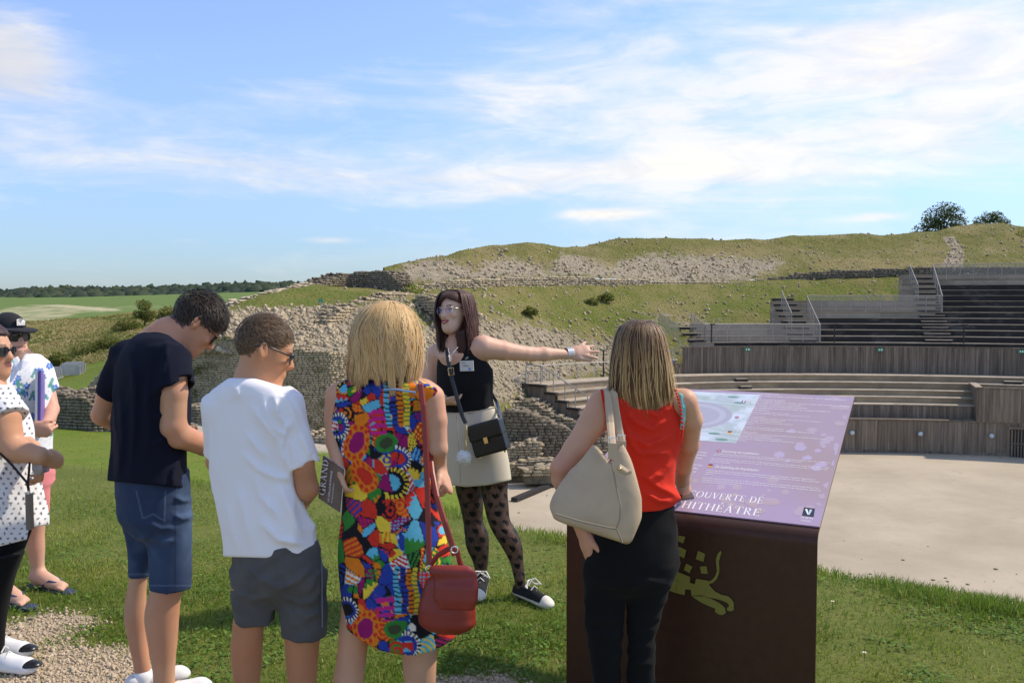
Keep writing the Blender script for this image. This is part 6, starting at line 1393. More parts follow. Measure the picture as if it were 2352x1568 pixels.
HANDR = J(1572, 1122, .37); add_hand(s, hand(HANDR, (-.35, .75, -.12), (0, .1, -1), (-.8, -.2, 0), .95, (.5, .55, .6, .65), .06))
for q, dy in (([(1300, 1345, 1438), (1400, 1346, 1430), (1568, 1362, 1424), (1820, 1384, 1416)], 0), ([(1300, 1440, 1550), (1441, 1445, 1506), (1568, 1444, 1500), (1820, 1450, 1486)], 0)): s.add(f.loft(q, 0, -.006), 0, .02)
s.build('body', SK, f.e, .0054, skin_cols((.62, .33, .20), .08, extra=lambda V, c: lerp(c, (.58, .24, .16), np.clip(1 - np.linalg.norm(V - f.J(1288, 1074, -.09), axis=1) / .07, 0, 1) * .8)))
s = Shape(); s.add(f.loft(rt_, ph, .003), 0, .02)
s.cut(topcut(f, [(1360, 893), (1378, 894), (1402, 893), (1413, 906), (1426, 913), (1470, 921), (1510, 919), (1534, 911), (1546, 897), (1556, 891), (1590, 900)]), .003); s.cut(hemcut(f, [(1380, 1186), (1470, 1176), (1515, 1173), (1545, 1163), (1560, 1150)]), .004)
s.sub([Cone(J(1370, 930), J(1378, 980, -.02), r_(10), r_(12))], 0, .008)
def redw(p):
    u, v = proj(p); return -.010 * ridge(p, (.75, 0, -.5), 15., 3.) * np.clip((v - 905) / 60, 0, 1) - .010 * ridge(p, (-.9, 0, -.35), 13., 8.) * np.clip(1.3 - np.abs(v - 970) / 90, 0, 1) - .008 * ridge(p, (.3, 0, 1), 16., 5.) * np.clip((v - 1060) / 60, 0, 1) - .005 * np.exp(-((v - 1145) / 22) ** 2) + rf_(p) + .008
rf_ = folds(f, [(.016, 7, [(1428, 925), (1455, 965), (1495, 985), (1540, 960)]), (.016, 7, [(1422, 945), (1448, 1000), (1490, 1025), (1540, 1000)]), (.014, 7, [(1430, 990), (1470, 1040), (1530, 1040)]), (.013, 7, [(1480, 940), (1510, 955), (1545, 930)]), (.012, 7, [(1475, 1090), (1515, 1120), (1548, 1135)]), (.012, 7, [(1480, 1130), (1515, 1150), (1545, 1150)]), (.010, 6, [(1545, 1060), (1520, 1090), (1490, 1100)])])
s.post = redw
rtop = s.build('top', cloth('red_jersey', (.70, .032, .014), .85, .08, 500.), f.e, .005)
for pts in ([(1382, 897), (1386, 920), (1392, 950), (1398, 985)], [(1552, 896), (1560, 920), (1565, 950), (1568, 985), (1566, 1004)]):
    q = MB(); pts = np.array(pts, float); tt = np.linspace(0, len(pts) - 1, 15)
    for t_ in tt: q.ball(J(np.interp(t_, range(len(pts)), pts[:, 0]), np.interp(t_, range(len(pts)), pts[:, 1]), -.055), .005, 6, 4)
    o = q.build('picot_trim', MATS['red_jersey'], rtop); o['kind'] = 'stuff'
MB().tube([J(1560, 895, .0), J(1566, 908, -.035), J(1570, 935, -.047), J(1569, 965, -.045), J(1566, 985, -.03)], .008, 6, flat=.4, up=(.3, -1, 0)).build('bra_strap', M('turquoise_elastic', (.15, .50, .48), .7), f.e)
s = pants(f, [(1160, 1390, 1552, .63), (1200, 1373, 1558, .66), (1250, 1353, 1562, .7), (1295, 1341, 1560, .7), (1320, 1340, 1552, .68)], [[(1290, 1340, 1440), (1400, 1339, 1436), (1470, 1345, 1432), (1568, 1358, 1428), (1700, 1372, 1425), (1812, 1378, 1420)], [(1290, 1436, 1558), (1370, 1436, 1534), (1441, 1439, 1512), (1568, 1437, 1506), (1700, 1440, 1496), (1812, 1445, 1490)]], ph)
s.post = lambda p: -.005 * ridge(p, (1, 0, .25), 20., 2.) + tf_(p) + .005
tf_ = folds(f, [(.010, 6, [(1350, 1420), (1385, 1428), (1425, 1420)]), (.010, 6, [(1350, 1452), (1390, 1462), (1425, 1455)]), (.010, 6, [(1360, 1500), (1390, 1508), (1425, 1500)]), (.010, 6, [(1445, 1440), (1475, 1450), (1505, 1442)]), (.010, 6, [(1445, 1480), (1475, 1490), (1502, 1480)]), (.010, 6, [(1445, 1520), (1475, 1528), (1500, 1520)]), (.010, 8, [(1440, 1350), (1490, 1335), (1540, 1345)]), (.010, 8, [(1430, 1350), (1390, 1340), (1350, 1350)])])
s.build('trousers', cloth('black_cotton', (.0065, .0065, .007), .95, .15, 400.), f.e)
for c in (J(1400, 1825), J(1468, 1825)):
    c[2] = f.gz; shoe(f, 'shoe', c + (0, -.09, 0), c + (.0, .15, 0), .042, .08, (.05, .05, .05), (.5, .5, .5))
MB().tube([J(1344 + 7 * math.cos(a), 1246 + 3 * math.sin(a), -.0 + .01 * math.sin(a)) for a in np.linspace(0, 6.28, 10)], .0015, 5).build('ring', m_silver, f.e)
hr = [(732, 1462, 1476, 1.35), (736, 1444, 1494, 1.35), (745, 1429, 1509, 1.35), (762, 1417, 1521, 1.33), (790, 1410, 1528, 1.28), (830, 1405, 1536, 1.1), (875, 1402, 1543, .9), (905, 1403, 1547, .78), (940, 1415, 1550, .68)]
s = Shape(); s.add(f.loft([(q[0] + 3, q[1] + 5, q[2] - 5, q[3]) for q in hr[1:-3]] + [(888, 1412, 1534, .8)], 0), 0, .01); s.build('hair', hair_mat(), f.e, .007, lambda V: np.repeat(np.array((.10, .052, .027))[None], len(V), 0) * (.7 + .6 * vn(V * (1, 1, .15), 70.))[:, None])
long_hair(f, 'hair_strands', hr, 0, 3600, (.115, .058, .028), (.50, .30, .12), (.070, .037, .020), 19, math.pi * .97, math.pi * 2.03, .07, (26, 0), .0017, .8, flick=.07, tip0=.72, tvar=8.)
long_hair(f, 'hair_strands', hr, 0, 130, (.35, .23, .12), (.66, .47, .26), (.22, .14, .07), 22, math.pi, math.pi * 2, .2, (10, 0), .0008, .8, lift=.015, flick=.1, tvar=4.)
long_hair(f, 'hair_strands', [(a, b, c, d) for a, b, c, d in hr], 0, 220, (.24, .14, .065), (.66, .43, .19), (.18, .10, .045), 20, math.pi * 1.0, math.pi * 2.0, .07, (10, 0), .0021, .8, lift=.006)
# tote bag
tb = empty('tote_bag', J(1390, 1250, -.2), 'large beige leather tote bag on the shoulder of the woman in red', 'bag')
m_tote = M('beige_leather', (.54, .41, .27), .6, (.46, .345, .225), 8., bump=.1, bs=200., bd=.003, spec=.35)
s = Shape(); s.add(f.loft([(1012, 1362, 1436, .30), (1050, 1338, 1456, .36), (1100, 1308, 1468, .42), (1150, 1280, 1473, .44), (1190, 1268, 1476, .44), (1230, 1268, 1474, .42), (1262, 1275, 1470, .40)], R(-8), 0, -.17, 2.6), 0, .02)
s.cut(hemcut(f, [(1262, 1168), (1272, 1192), (1300, 1204), (1440, 1250), (1450, 1246), (1473, 1200)]), .018); s.cut(topcut(f, [(1350, 1030), (1362, 1014), (1385, 1040), (1402, 1064), (1418, 1030), (1434, 1012), (1450, 1030)]), .01)
s.post = lambda p: -.010 * ridge(p, (.35, 0, 1), 9., 6.) - .006 * ridge(p, (-.3, 0, 1), 12., 2.) + .006
tbd = s.build('bag_body', m_tote, tb, .006)
def on_bag(u, v, off): 
    return J(u, v, -.17 - off)
MB().tube([on_bag(u, v, .105) for u, v in ((1276, 1180), (1330, 1196), (1400, 1212), (1416, 1214))], .003, 5).build('base_seam', M('beige_seam', (.30, .24, .17), .7), tbd)
MB().tube([on_bag(u, v, .115) for u, v in ((1405, 1060), (1414, 1110), (1425, 1160), (1424, 1190), (1416, 1214), (1430, 1246))], .003, 5).build('side_seam', MATS['beige_seam'], tbd)
for (pts, nm) in ([((1400, 893, -.02), (1396, 900, -.11), (1398, 930, -.14), (1402, 970, -.17), (1405, 1005, -.22), (1407, 1040, -.26)), 0], [((1413, 893, -.01), (1410, 900, -.10), (1414, 940, -.125), (1422, 985, -.14), (1430, 1020, -.16)), 1], ):
    MB().tube([J(*q) for q in pts], .0125, 6, flat=.28, up=(.1, -1, .1)).build('strap', m_tote, tb)
for (u, v, o) in ((1406, 1012, .085), (1427, 1006, .0)):
    MB().tube([J(u + a, v + b, -.17 - o) for a, b in ((-9, -7), (9, -7), (9, 9), (-9, 9), (-9, -7))], .0025, 5).build('buckle', m_silver, tb); MB().box(J(u + 1, v + 24, -.175 - o), X_, Y_, Z_, (.028, .006, .05)).build('strap_tab', m_tote, tb)
MB().tube([J(1420, 1072, -.285), J(1438, 1084, -.285), J(1446, 1080, -.28)], .011, 8).build('side_tab', m_tote, tb); MB().ball(J(1424, 1076, -.297), .006).build('rivet', m_gold, tb, True)

# ---- man in floral shirt and cap
f = Fig(4.9, 'bearded man in floral shirt, dark cap and pink shorts holding a folder', 50); J, r_ = f.J, f.r
ph = R(60)
fl_ = [(806, 22, 70, .8), (816, 8, 82, .75), (835, -10, 96, .7), (865, -22, 104, .7), (910, -24, 104, .72), (960, -20, 103, .74), (1010, -16, 104, .76), (1075, -12, 108, .76)]
hd = f.head(22, 772, (.90, -.44), R(4), 0, 1.0, 0.02)
s = Shape(); s.add(f.loft(fl_, ph, -.02), 0, .02); s.add(chain([(J(38, 838), r_(36)), (J(32, 815), r_(27)), (J(24, 785), r_(25))]), .03, .03); f.add_head(s, hd)
s.add(chain([(J(88, 850, .12), r_(22)), (J(108, 895, .12), r_(18)), (J(118, 940, .06), r_(17)), (J(112, 962, -.04), r_(15)), (J(102, 976, -.14), r_(11))]), .01, .02)
add_hand(s, hand(J(102, 976, -.14), (-.45, -.5, -.25), (-.6, .5, .2), (.2, .2, .9), 1.05, (.5, .55, .6, .65), .05, .3, .4))
s.add(chain([(J(-2, 850, -.14), r_(22)), (J(0, 930, -.22), r_(18)), (J(22, 985, -.30), r_(16)), (J(66, 986, -.34), r_(11))]), .01, .02)
add_hand(s, hand(J(64, 986, -.34), (.85, .15, -.1), (.1, .9, .2), (.1, .1, .95), 1.05, (.5, .55, .6, .65), .05, .3, .4))
s.add(f.loft([(1040, -2, 98, .7), (1110, 4, 96, .66)], ph, -.02), 0, .02)
s.add(f.loft([(1100, 38, 108), (1190, 50, 105), (1225, 59, 102), (1260, 62, 103), (1290, 68, 102), (1320, 75, 103), (1346, 76, 102)], 0, -.002), 0, .02)
s.add(f.loft([(1100, -20, 44), (1190, -12, 38), (1260, -12, 30), (1320, -6, 24), (1370, -4, 22)], 0, -.002, -.22), 0, .02)
for c, tdx in ((J(88, 1348), (.22, -.10, 0)), (J(8, 1380, -.22), (.2, -.12, 0))):
    c[2] = f.gz + .045; d = A3(tdx); s.add([Cone(c - d * .1 + Z_ * .015, c + d * .75 - Z_ * .012, .036, .036, Z_, .72), Cone(c + Z_ * .04, c + d * .5, .036, .03)], .03, .02)
    for k in range(4): s.add([Cone(c + d * .80 - Z_ * .014 + np.cross(d / .25, Z_) * (.030 - .02 * k), c + d * (1.0 - .06 * k) - Z_ * .018 + np.cross(d / .25, Z_) * (.034 - .022 * k), .011, .009)], 0, .006)
fph = face_paint(f, (.09, .05, .03), None, beard=(.10, .05, .03))
s.build('body', SK, f.e, .0064, skin_cols((.62, .34, .235), .10, extra=fph))
s = Shape(); s.add(f.loft(fl_, ph), 0, .02)
s.add([Cone(J(84, 846, .11), J(110, 896, .12), r_(25), r_(22), cut=True)], .02, .04).add([Cone(J(0, 848, -.13), J(-1, 905, -.2), r_(26), r_(24), cut=True)], .02, .04)
s.cut(topcut(f, [(-40, 815), (10, 812), (30, 822), (44, 850), (50, 826), (60, 812), (78, 812), (130, 815)]), .004); s.cut(hemcut(f, [(-30, 1066), (110, 1060)]), .003); s.post = lambda p: -.006 * ridge(p, (.3, 0, 1), 14., 2.) + .003
_fr = np.random.RandomState(12); _fu = _fr.uniform(-30, 130, 84); _fv = _fr.uniform(800, 1070, 84); _fa = _fr.uniform(0, 6.28, 84); _ft = _fr.randint(0, 5, 84)
def floral(V):
    u, v = proj(V); c = np.repeat(np.array((.76, .77, .80))[None], len(V), 0); c = lerp(c, (.55, .57, .60), (np.sin(u * .5 + v * .3) * np.sin(v * .21 - u * .13) > .62) * .6)
    for k in range(84):
        x, y = u - _fu[k], v - _fv[k]; q = np.hypot(x, y); a = np.arctan2(y, x) + _fa[k]
        if _ft[k] < 3: m = q < 8.5 * (.55 + .45 * np.abs(np.cos(2.5 * a))); c = lerp(c, (.05, .14, .48), m * .95); c = lerp(c, (.25, .42, .78), (q < 3.2) * .9)
        else: m = (np.abs(x * math.cos(_fa[k]) + y * math.sin(_fa[k])) < 12) & (np.abs(-x * math.sin(_fa[k]) + y * math.cos(_fa[k])) < 3.4); c = lerp(c, (.06, .30, .26), m * .9)
    return c
shirt = s.build('shirt', cloth('floral_cotton', (.7, .7, .7), .85, .06, 400., attr=True), f.e, .0056, floral)
for a_, b_ in (((34, 822), (45, 850)), ((66, 814), (52, 846))): MB().tube([J(*a_, -.09), J((a_[0] + b_[0]) / 2, (a_[1] + b_[1]) / 2, -.13), J(*b_, -.155)], [.018, .022, .008], 6, flat=.25, up=(.3, -1, .2)).build('collar', MATS['white_cotton'], shirt)
s = Shape(); s.add(f.loft([(1045, -12, 109, .76), (1110, -8, 111, .78)], ph), 0, .02).add(f.loft([(1080, 30, 111), (1150, 36, 111), (1190, 41, 110)], 0), 0, .03).add(f.loft([(1080, -26, 46), (1190, -22, 46)], 0, 0, -.2), 0, .03)
s.post = lambda p: -.005 * ridge(p, (.9, 0, .3), 16., 2.) + .002
s.build('shorts', cloth('pink_cotton', (.72, .23, .24), .9, .1, 400.), f.e)
for c, tdx in ((J(88, 1348), (.22, -.10, 0)), (J(8, 1380, -.22), (.2, -.12, 0))):
    c[2] = f.gz + .008; d = A3(tdx); s = Shape(); s.add([Cone(c - d * .18, c + d * 1.05, .036, .044, Z_, .28)], 0, 0); o = s.build('flip_flop', M('blue_rubber', (.03, .04, .12), .6), f.e, .006)
    sd_ = np.cross(d, Z_) / np.linalg.norm(d)
    for q in (-1, 1): MB().tube([c + d * .85 + Z_ * .035, c + d * .55 + sd_ * q * .03 + Z_ * .055, c + d * .25 + sd_ * q * .044 + Z_ * .01], .007, 6).build('thong_strap', MATS['blue_rubber'], o)
cap = Shape(); cap.add([Ell(f.T(0, -.012, .046), (.083, .104, .090), f.H)], 0, .01); cap.cut(lambda p: (.038 - f_l(p)[:, 2] + .12 * 0), .004)
_fh, _fc, _fs = f.H.copy(), f.hc.copy(), f.hs
def f_l(p): return ((p - _fc) @ _fh) / _fs
m_cap = cloth('charcoal_twill', (.022, .022, .026), .9, .12, 300.)
capo = cap.build('cap', m_cap, f.e, .005)
s = Shape(); s.add([Cone(f.T(-.026, .07, .044), f.T(.026, .07, .044), .046, .046, f.H[:, 2], .12), Cone(f.T(0, .08, .044), f.T(0, .118, .034), .056, .044, f.H[:, 2], .12)], .02, .0); s.build('visor', m_cap, capo, .005)
pc_ = [f.T(x_, .096 - .3 * x_ * x_ * 10 + (.0 if z_ < .1 else -.012), z_) for x_, z_ in ((-.028, .066), (.028, .066), (.030, .092), (.022, .106), (0, .112), (-.022, .106), (-.030, .092))]
mk('patch_edge', [p + f.H[:, 1] * .002 for p in pc_], [tuple(range(7))], M('patch_black', (.02, .02, .02), .8), capo); mk('patch', [np.mean(pc_, 0) + (p - np.mean(pc_, 0)) * .86 + f.H[:, 1] * .005 for p in pc_], [tuple(range(7))], M('patch_white', (.72, .70, .66), .8), capo)
q = MB(); pm_ = np.mean(pc_, 0) + f.H[:, 1] * .0075; q.tube([pm_ - f.H[:, 2] * .006, pm_ + f.H[:, 2] * .010], .0016, 5)
for a in (-.9, -.4, .4, .9): q.tube([pm_ + f.H[:, 2] * .010, pm_ + f.H[:, 2] * .013 + f.H[:, 0] * a * .010, pm_ + f.H[:, 2] * .007 + f.H[:, 0] * a * .014], .0014, 4)
q.build('palm_print', MATS['patch_black'], capo); CAPTXT = (capo, pm_ - f.H[:, 2] * .016, f.H[:, 0], f.H[:, 2])
glasses(f, m_black_frame, m_shade, 'square', .028, .022, tr=.003, temple=.004)
short_hair(f, 900, lambda l: .015 + 0 * l[:, 0], (.09, .05, .03), (.04, .025, .018), 7, lambda l: (l[:, 2] > -.03) & (l[:, 2] < .05) & (l[:, 1] < .02), (0, 0, -1), .3)
fd = empty('folder', J(98, 970, -.2), 'purple folder held upright by the man in floral shirt', 'folder')
a0_, a1_, a2_, a3_ = J(93, 972, -.30), J(104, 966, .02), J(104, 862, .04), J(94, 850, -.28)
MB().prism([a0_, a1_, a2_, a3_], np.zeros(3), np.array((-.012, -.003, 0))).build('cover', M('purple_card', (.13, .09, .38), .4), fd)
MB().prism([p + np.array((-.0145, -.004, 0)) for p in (a0_, a1_, a2_, a3_)], np.zeros(3), np.array((-.012, -.003, 0))).build('pages', M('paper', (.75, .75, .74), .7), fd)

# ---- woman in the polka dot blouse
f = Fig(3.9, 'woman in white polka dot blouse with crossed arms at the picture edge', -10); J, r_ = f.J, f.r
ph = R(90)
bl = [(872, -52, 6, .8), (888, -72, 20, .85), (910, -84, 34, .9), (950, -88, 54, .95), (990, -88, 66, 1), (1040, -86, 69, 1), (1090, -86, 80, 1), (1150, -84, 91, 1), (1210, -82, 99, 1), (1262, -80, 96, 1)]
hd = f.head(-24, 806, (1, -.10), R(2), 0, .96, 0, True)
s = Shape(); s.add(f.loft([q for q in bl if q[0] < 1200], ph, -.03), 0, .02); s.add(chain([(J(-30, 890), r_(44)), (J(-28, 868), r_(32)), (J(-26, 825), r_(30))]), .03, .03); f.add_head(s, hd)
s.add(chain([(J(-20, 905, -.17), r_(36)), (J(6, 960, -.2), r_(36)), (J(22, 1020, -.22), r_(30)), (J(40, 1034, -.23), r_(27)), (J(92, 1046, -.24), r_(18)), (J(100, 1050, -.22), r_(15))]), .012, .025)
add_hand(s, hand(J(98, 1050, -.22), (.3, .8, -.35), (-.7, .5, 0), (.2, .2, .9), .98, (.8, .85, .9, .9), .05, .5, .3))
s.add(chain([(J(-10, 905, .17), r_(34)), (J(30, 1000, .12), r_(28)), (J(70, 1030, -.06), r_(20)), (J(92, 1048, -.12), r_(14))]), .012, .025)
add_hand(s, hand(J(92, 1048, -.12), (.15, -.25, -1), (-.6, -.4, 0), (-.3, .9, 0), .98, (.5, .55, .6, .65), .05, .3, .4))
s.add(f.loft([(1160, -60, 50, .9), (1240, -58, 40, .85), (1300, -50, 26, .8)], ph, -.02), 0, .02)
for q, dy in (([(1280, -60, 44), (1400, -40, 12), (1478, -32, 4)], .12), ([(1280, -62, 46), (1420, -44, 14), (1548, -30, 6)], -.06)): s.add(f.loft(q, 0, -.006, dy), 0, .02)
s.build('body', SK, f.e, .0066, skin_cols((.60, .31, .18), .08, extra=face_paint(f, (.06, .03, .02), (.24, .09, .075))))
s = Shape(); s.add(f.loft(bl, ph), 0, .02); s.add([Cone(J(-22, 900, -.16), J(16, 962, -.205), r_(42), r_(42), cut=True)], .02, .05).add([Cone(J(-14, 900, .16), J(24, 965, .14), r_(38), r_(36), cut=True)], .02, .05)
s.cut(topcut(f, [(-90, 868), (-50, 872), (-10, 880), (12, 884), (40, 880)]), .005); s.cut(hemcut(f, [(-90, 1258), (0, 1254), (62, 1238), (66, 1212), (100, 1206)]), .003)
s.post = lambda p: -.008 * ridge(p, (.3, 0, 1), 10., 3.) - .005 * ridge(p, (.9, 0, -.5), 14., 5.) + .004
def dots(V):
    u, v = proj(V); c = np.repeat(np.array((.78, .77, .78))[None], len(V), 0); row = np.floor(v / 11.5); a = (u + (row % 2) * 8.5 + 2.5 * np.sin(row * 1.7)) % 17 - 8.5; b = v % 11.5 - 5.75
    return lerp(c, (.05, .055, .075), (np.hypot(a, b) < 2.9) * .95)
s.build('blouse', cloth('dotted_cotton', (.7, .7, .7), .85, .06, 400., attr=True), f.e, .0055, dots)
s = Shape(); s.add(f.loft([(1225, -82, 66, .95), (1300, -74, 38, .95)], ph, -.004), 0, .02)
s.add(f.loft([(1270, -66, 48), (1310, -60, 36), (1354, -52, 22), (1400, -44, 12), (1440, -38, 6), (1460, -36, 4)], 0, 0, .12), 0, .02).add(f.loft([(1270, -70, 52), (1320, -62, 34), (1380, -54, 20), (1440, -46, 11), (1500, -40, 8)], 0, 0, -.06), 0, .02)
s.build('leggings', cloth('black_cotton', (.012, .012, .013)), f.e)
for c in (J(-18, 1484, .12), J(-12, 1548, -.06)):
    c[2] = f.gz; o = shoe(f, 'sneaker', c + (-.07, 0, 0), c + (.205, -.02, 0), .044, .10, (.78, .78, .78), (.80, .80, .79), None, .005, m_white_lace)
    s = Shape(); s.add([Cone(c + (.165, -.02, .028), c + (.19, -.02, .026), .042, .036, Z_, .75)], 0, 0); s.cut(lambda p: c[2] + .030 - p[:, 2]); s.build('toe_stripe', M('black_leather', (.01, .01, .011)), o, .005)
s = Shape(); s.add([Ell(f.T(0, -.022, .045), (.086, .105, .090), f.H), Ell(f.T(0, -.07, .0), (.075, .06, .08), f.H), Ell(f.T(0, -.115, .02), (.04, .04, .045), f.H)], .02, 0)
pf_h, pf_c, pf_s = f.H.copy(), f.hc.copy(), f.hs
def pface(p): l = ((p - pf_c) @ pf_h) / pf_s; return np.maximum(np.abs(l[:, 0]) - .11, np.maximum(-(l[:, 1] - .018 + .25 * np.minimum(l[:, 2], 0)), l[:, 2] - .078 + .2 * np.maximum(.07 - l[:, 1], 0) * 3)) * pf_s
s.sub([Fn(pface)], 0, .008); s.post = lambda p: -.004 * ridge(p, (1, 0, .4), 40., 3.)
s.build('hair', hair_mat(), f.e, .0055, lambda V: np.repeat(np.array((.045, .018, .020))[None], len(V), 0) * (.6 + .8 * vn(V, 90.))[:, None])
glasses(f, m_black_frame, m_shade, 'round', .027, .021, tr=.0028, temple=.0034)
lp = empty('phone', J(68, 1212, -.26), 'phone in a clear case hanging on a black lanyard of the polka dot woman', 'phone')
m_cord = M('black_cord', (.012, .012, .012), .7)
MB().tube([J(-40, 985, -.27), J(0, 1040, -.275), J(30, 1070, -.28), J(62, 1108, -.285), J(66, 1128, -.285)], .005, 6).build('lanyard', m_cord, lp); MB().tube([J(69, 1052, -.25), J(66, 1090, -.28), J(64, 1110, -.285), J(66, 1128, -.285)], .005, 6).build('lanyard', m_cord, lp)
MB().box(J(68, 1174, -.285), X_, Y_, Z_, (.018, .03, .15)).build('case', M('smoked_case', (.16, .13, .12), .25, spec=.6), lp); MB().tube([J(66, 1126, -.285), J(67, 1138, -.285)], .006, 6).build('hook', m_silver, lp)
lf2 = empty('leaflet', J(95, 1085, -.2), 'small rolled leaflet in the hand of the polka dot woman', 'leaflet')
MB().tube([J(85, 1062, -.24), J(85, 1078, -.24), J(91, 1087, -.23), J(101, 1080, -.20), J(109, 1054, -.18)], .022, 4, True, .08, up=(0, 1, 0)).build('sheet', M('grey_paper', (.42, .36, .36), .5), lf2)
# ------------------------------------------------------------------ blonde's red handbag, brochures, information sign
f = Fig.__new__(Fig); f.Y = 3.15; f.s = F / f.Y
J, r_ = f.J, f.r
rb = empty('handbag', J(1030, 1450, -.2), 'rust red leather handbag hanging at the side of the patterned dress', 'bag')
m_rl = M('red_leather', (.27, .030, .018), .42, (.22, .024, .015), 6., bump=.08, bs=220., bd=.002, spec=.45)
s = Shape(); s.add(f.loft([(1312, 1003, 1080, .42), (1330, 985, 1088, .46), (1370, 968, 1090, .5), (1410, 958, 1090, .52), (1436, 962, 1084, .5), (1450, 980, 1060, .42)], R(-12), 0, -.2, 2.5), 0, .01)
s.post = lambda p: -.008 * ridge(p, (.4, 0, 1), 12., 4.) + .003
s.build('bag_body', m_rl, rb, .0045)
s = Shape(); fe = (A3((.97, -.22, -.03)), A3((-.2, -.95, .12)), A3((0, .12, .99))); s.add([RBox(J(1046, 1344, -.278), fe, (.072, .010, .050), .009), RBox(J(1050, 1372, -.288), fe, (.060, .010, .040), .009), RBox(J(1040, 1312, -.225), (fe[0], (0, -1, .5), (0, .5, 1)), (.068, .050, .012), .010)], .035, 0); s.build('flap', m_rl, rb, .0045)
MB().tube([J(u, v, dy) for u, v, dy in ((968, 878, -.03), (966, 884, -.10), (972, 930, -.125), (977, 1000, -.14), (981, 1100, -.16), (984, 1200, -.19), (986, 1300, -.22))], .010, 6, flat=.35, up=(.1, -1, .1)).build('strap', m_rl, rb)
MB().tube([J(u, v, dy) for u, v, dy in ((968, 878, -.03), (976, 930, .05), (985, 1020, .0), (992, 1085, -.10), (1003, 1140, -.16), (1022, 1200, -.2), (1040, 1255, -.22), (1044, 1275, -.22))], .010, 6, flat=.35, up=(.1, -1, .1)).build('strap', m_rl, rb)
MB().tube([J(u, v, -.22) for u, v in ((986, 1300), (1005, 1275), (1030, 1260), (1050, 1262), (1056, 1290), (1064, 1308))], .009, 6, flat=.4, up=(.1, -1, .1)).build('strap', m_rl, rb)
for u, v in ((986, 1306), (1044, 1262), (1066, 1308)): MB().tube([J(u + 8 * math.cos(a), v + 8 * math.sin(a), -.235) for a in np.linspace(0, 6.283, 9)], .0025, 5, False).build('ring', m_silver, rb)

GLY = {}
def glyphs():
    st, th, sv = .15, .055, .045
    def stem(x, y0=0, y1=1, w=st): return [[(x - w / 2, y0), (x + w / 2, y0), (x + w / 2, y1), (x - w / 2, y1)], [(x - w / 2 - .07, y0), (x + w / 2 + .07, y0), (x + w / 2 + .07, y0 + sv), (x - w / 2 - .07, y0 + sv)], [(x - w / 2 - .07, y1 - sv), (x + w / 2 + .07, y1 - sv), (x + w / 2 + .07, y1), (x - w / 2 - .07, y1)]]
    def bar(x0, x1, y, t=th): return [[(x0, y - t / 2), (x1, y - t / 2), (x1, y + t / 2), (x0, y + t / 2)]]
    def diag(x0, y0, x1, y1, w): return [[(x0 - w / 2, y0), (x0 + w / 2, y0), (x1 + w / 2, y1), (x1 - w / 2, y1)]]
    def arc(cx, cy, rx, ry, a0, a1, w=st, n=18):
        out = []; A = [math.radians(a0 + (a1 - a0) * k / n) for k in range(n + 1)]
        pt = lambda a, i: (cx + (rx - (w if i else 0)) * math.cos(a), cy + (ry - (th if i else 0)) * math.sin(a))
        for a, b in zip(A[:-1], A[1:]): out.append([pt(a, 0), pt(b, 0), pt(b, 1), pt(a, 1)])
        return out
    tick = lambda x, y, h: [[(x - .02, y), (x + .03, y), (x + .03, y + h), (x - .02, y + h)]]
    G = GLY
    G['A'] = (diag(.12, 0, .40, 1, .07) + diag(.72, 0, .42, 1, .16) + bar(.22, .62, .34) + bar(0, .24, sv / 2, sv) + bar(.58, .88, sv / 2, sv), .88)
    G['C'] = (arc(.45, .5, .45, .52, 42, 318) + tick(.78, .72, .22), .86)
    G['D'] = (stem(.17) + arc(.30, .5, .56, .5, -90, 90) + bar(.1, .32, 1 - th / 2) + bar(.1, .32, th / 2), .90)
    G['E'] = (stem(.17) + bar(.1, .62, 1 - th / 2) + bar(.1, .66, th / 2) + bar(.1, .52, .52) + tick(.60, .80, .2) + tick(.64, 0, .2) + tick(.50, .43, .18), .72)
    G['G'] = (arc(.45, .5, .45, .52, 42, 330) + tick(.78, .72, .22) + stem(.80, .0, .42), .95)
    G['H'] = (stem(.17) + stem(.75) + bar(.17, .75, .52), .94)
    G['I'] = (stem(.17), .36)
    G['L'] = (stem(.17) + bar(.1, .62, th / 2) + tick(.6, 0, .24), .66)
    G['M'] = (diag(.14, 0, .20, 1, .06) + diag(.52, 0, .22, 1, .15) + diag(.52, 0, .86, 1, .06) + stem(.92), 1.12)
    G['N'] = (stem(.14, 0, 1, .06) + diag(.78, 0, .16, 1, .16) + stem(.80, 0, 1, .06), .95)
    G['O'] = (arc(.48, .5, .48, .52, 0, 360, n=28), 1.0)
    G['P'] = (stem(.17) + arc(.30, .74, .34, .26, -90, 90) + bar(.1, .3, 1 - th / 2) + bar(.1, .3, .48 + th / 2), .68)
    G['R'] = (stem(.17) + arc(.30, .74, .34, .26, -90, 90) + bar(.1, .3, 1 - th / 2) + bar(.1, .3, .48 + th / 2) + diag(.74, 0, .34, .5, .16), .82)
    G['T'] = (stem(.40) + bar(.02, .78, 1 - th / 2) + tick(.02, .78, .2) + tick(.76, .78, .2), .80)
    G['U'] = (stem(.17, .3, 1) + arc(.45, .34, .355, .36, 180, 360) + stem(.77, .3, 1, .07), .92)
    G['V'] = (diag(.42, 0, .14, 1, .16) + diag(.44, 0, .74, 1, .06) + bar(0, .28, 1 - sv / 2, sv) + bar(.6, .88, 1 - sv / 2, sv), .86)
    G['\u00c9'] = (G['E'][0] + diag(.30, 1.08, .46, 1.28, .10), .72); G['\u00c2'] = (G['A'][0] + diag(.28, 1.06, .43, 1.22, .07) + diag(.58, 1.06, .43, 1.22, .07), .88); G['\u00c0'] = (G['A'][0] + diag(.46, 1.08, .34, 1.28, .10), .88)
    G["'"] = (diag(.10, .74, .13, 1, .07), .24); G[' '] = ([], .36)
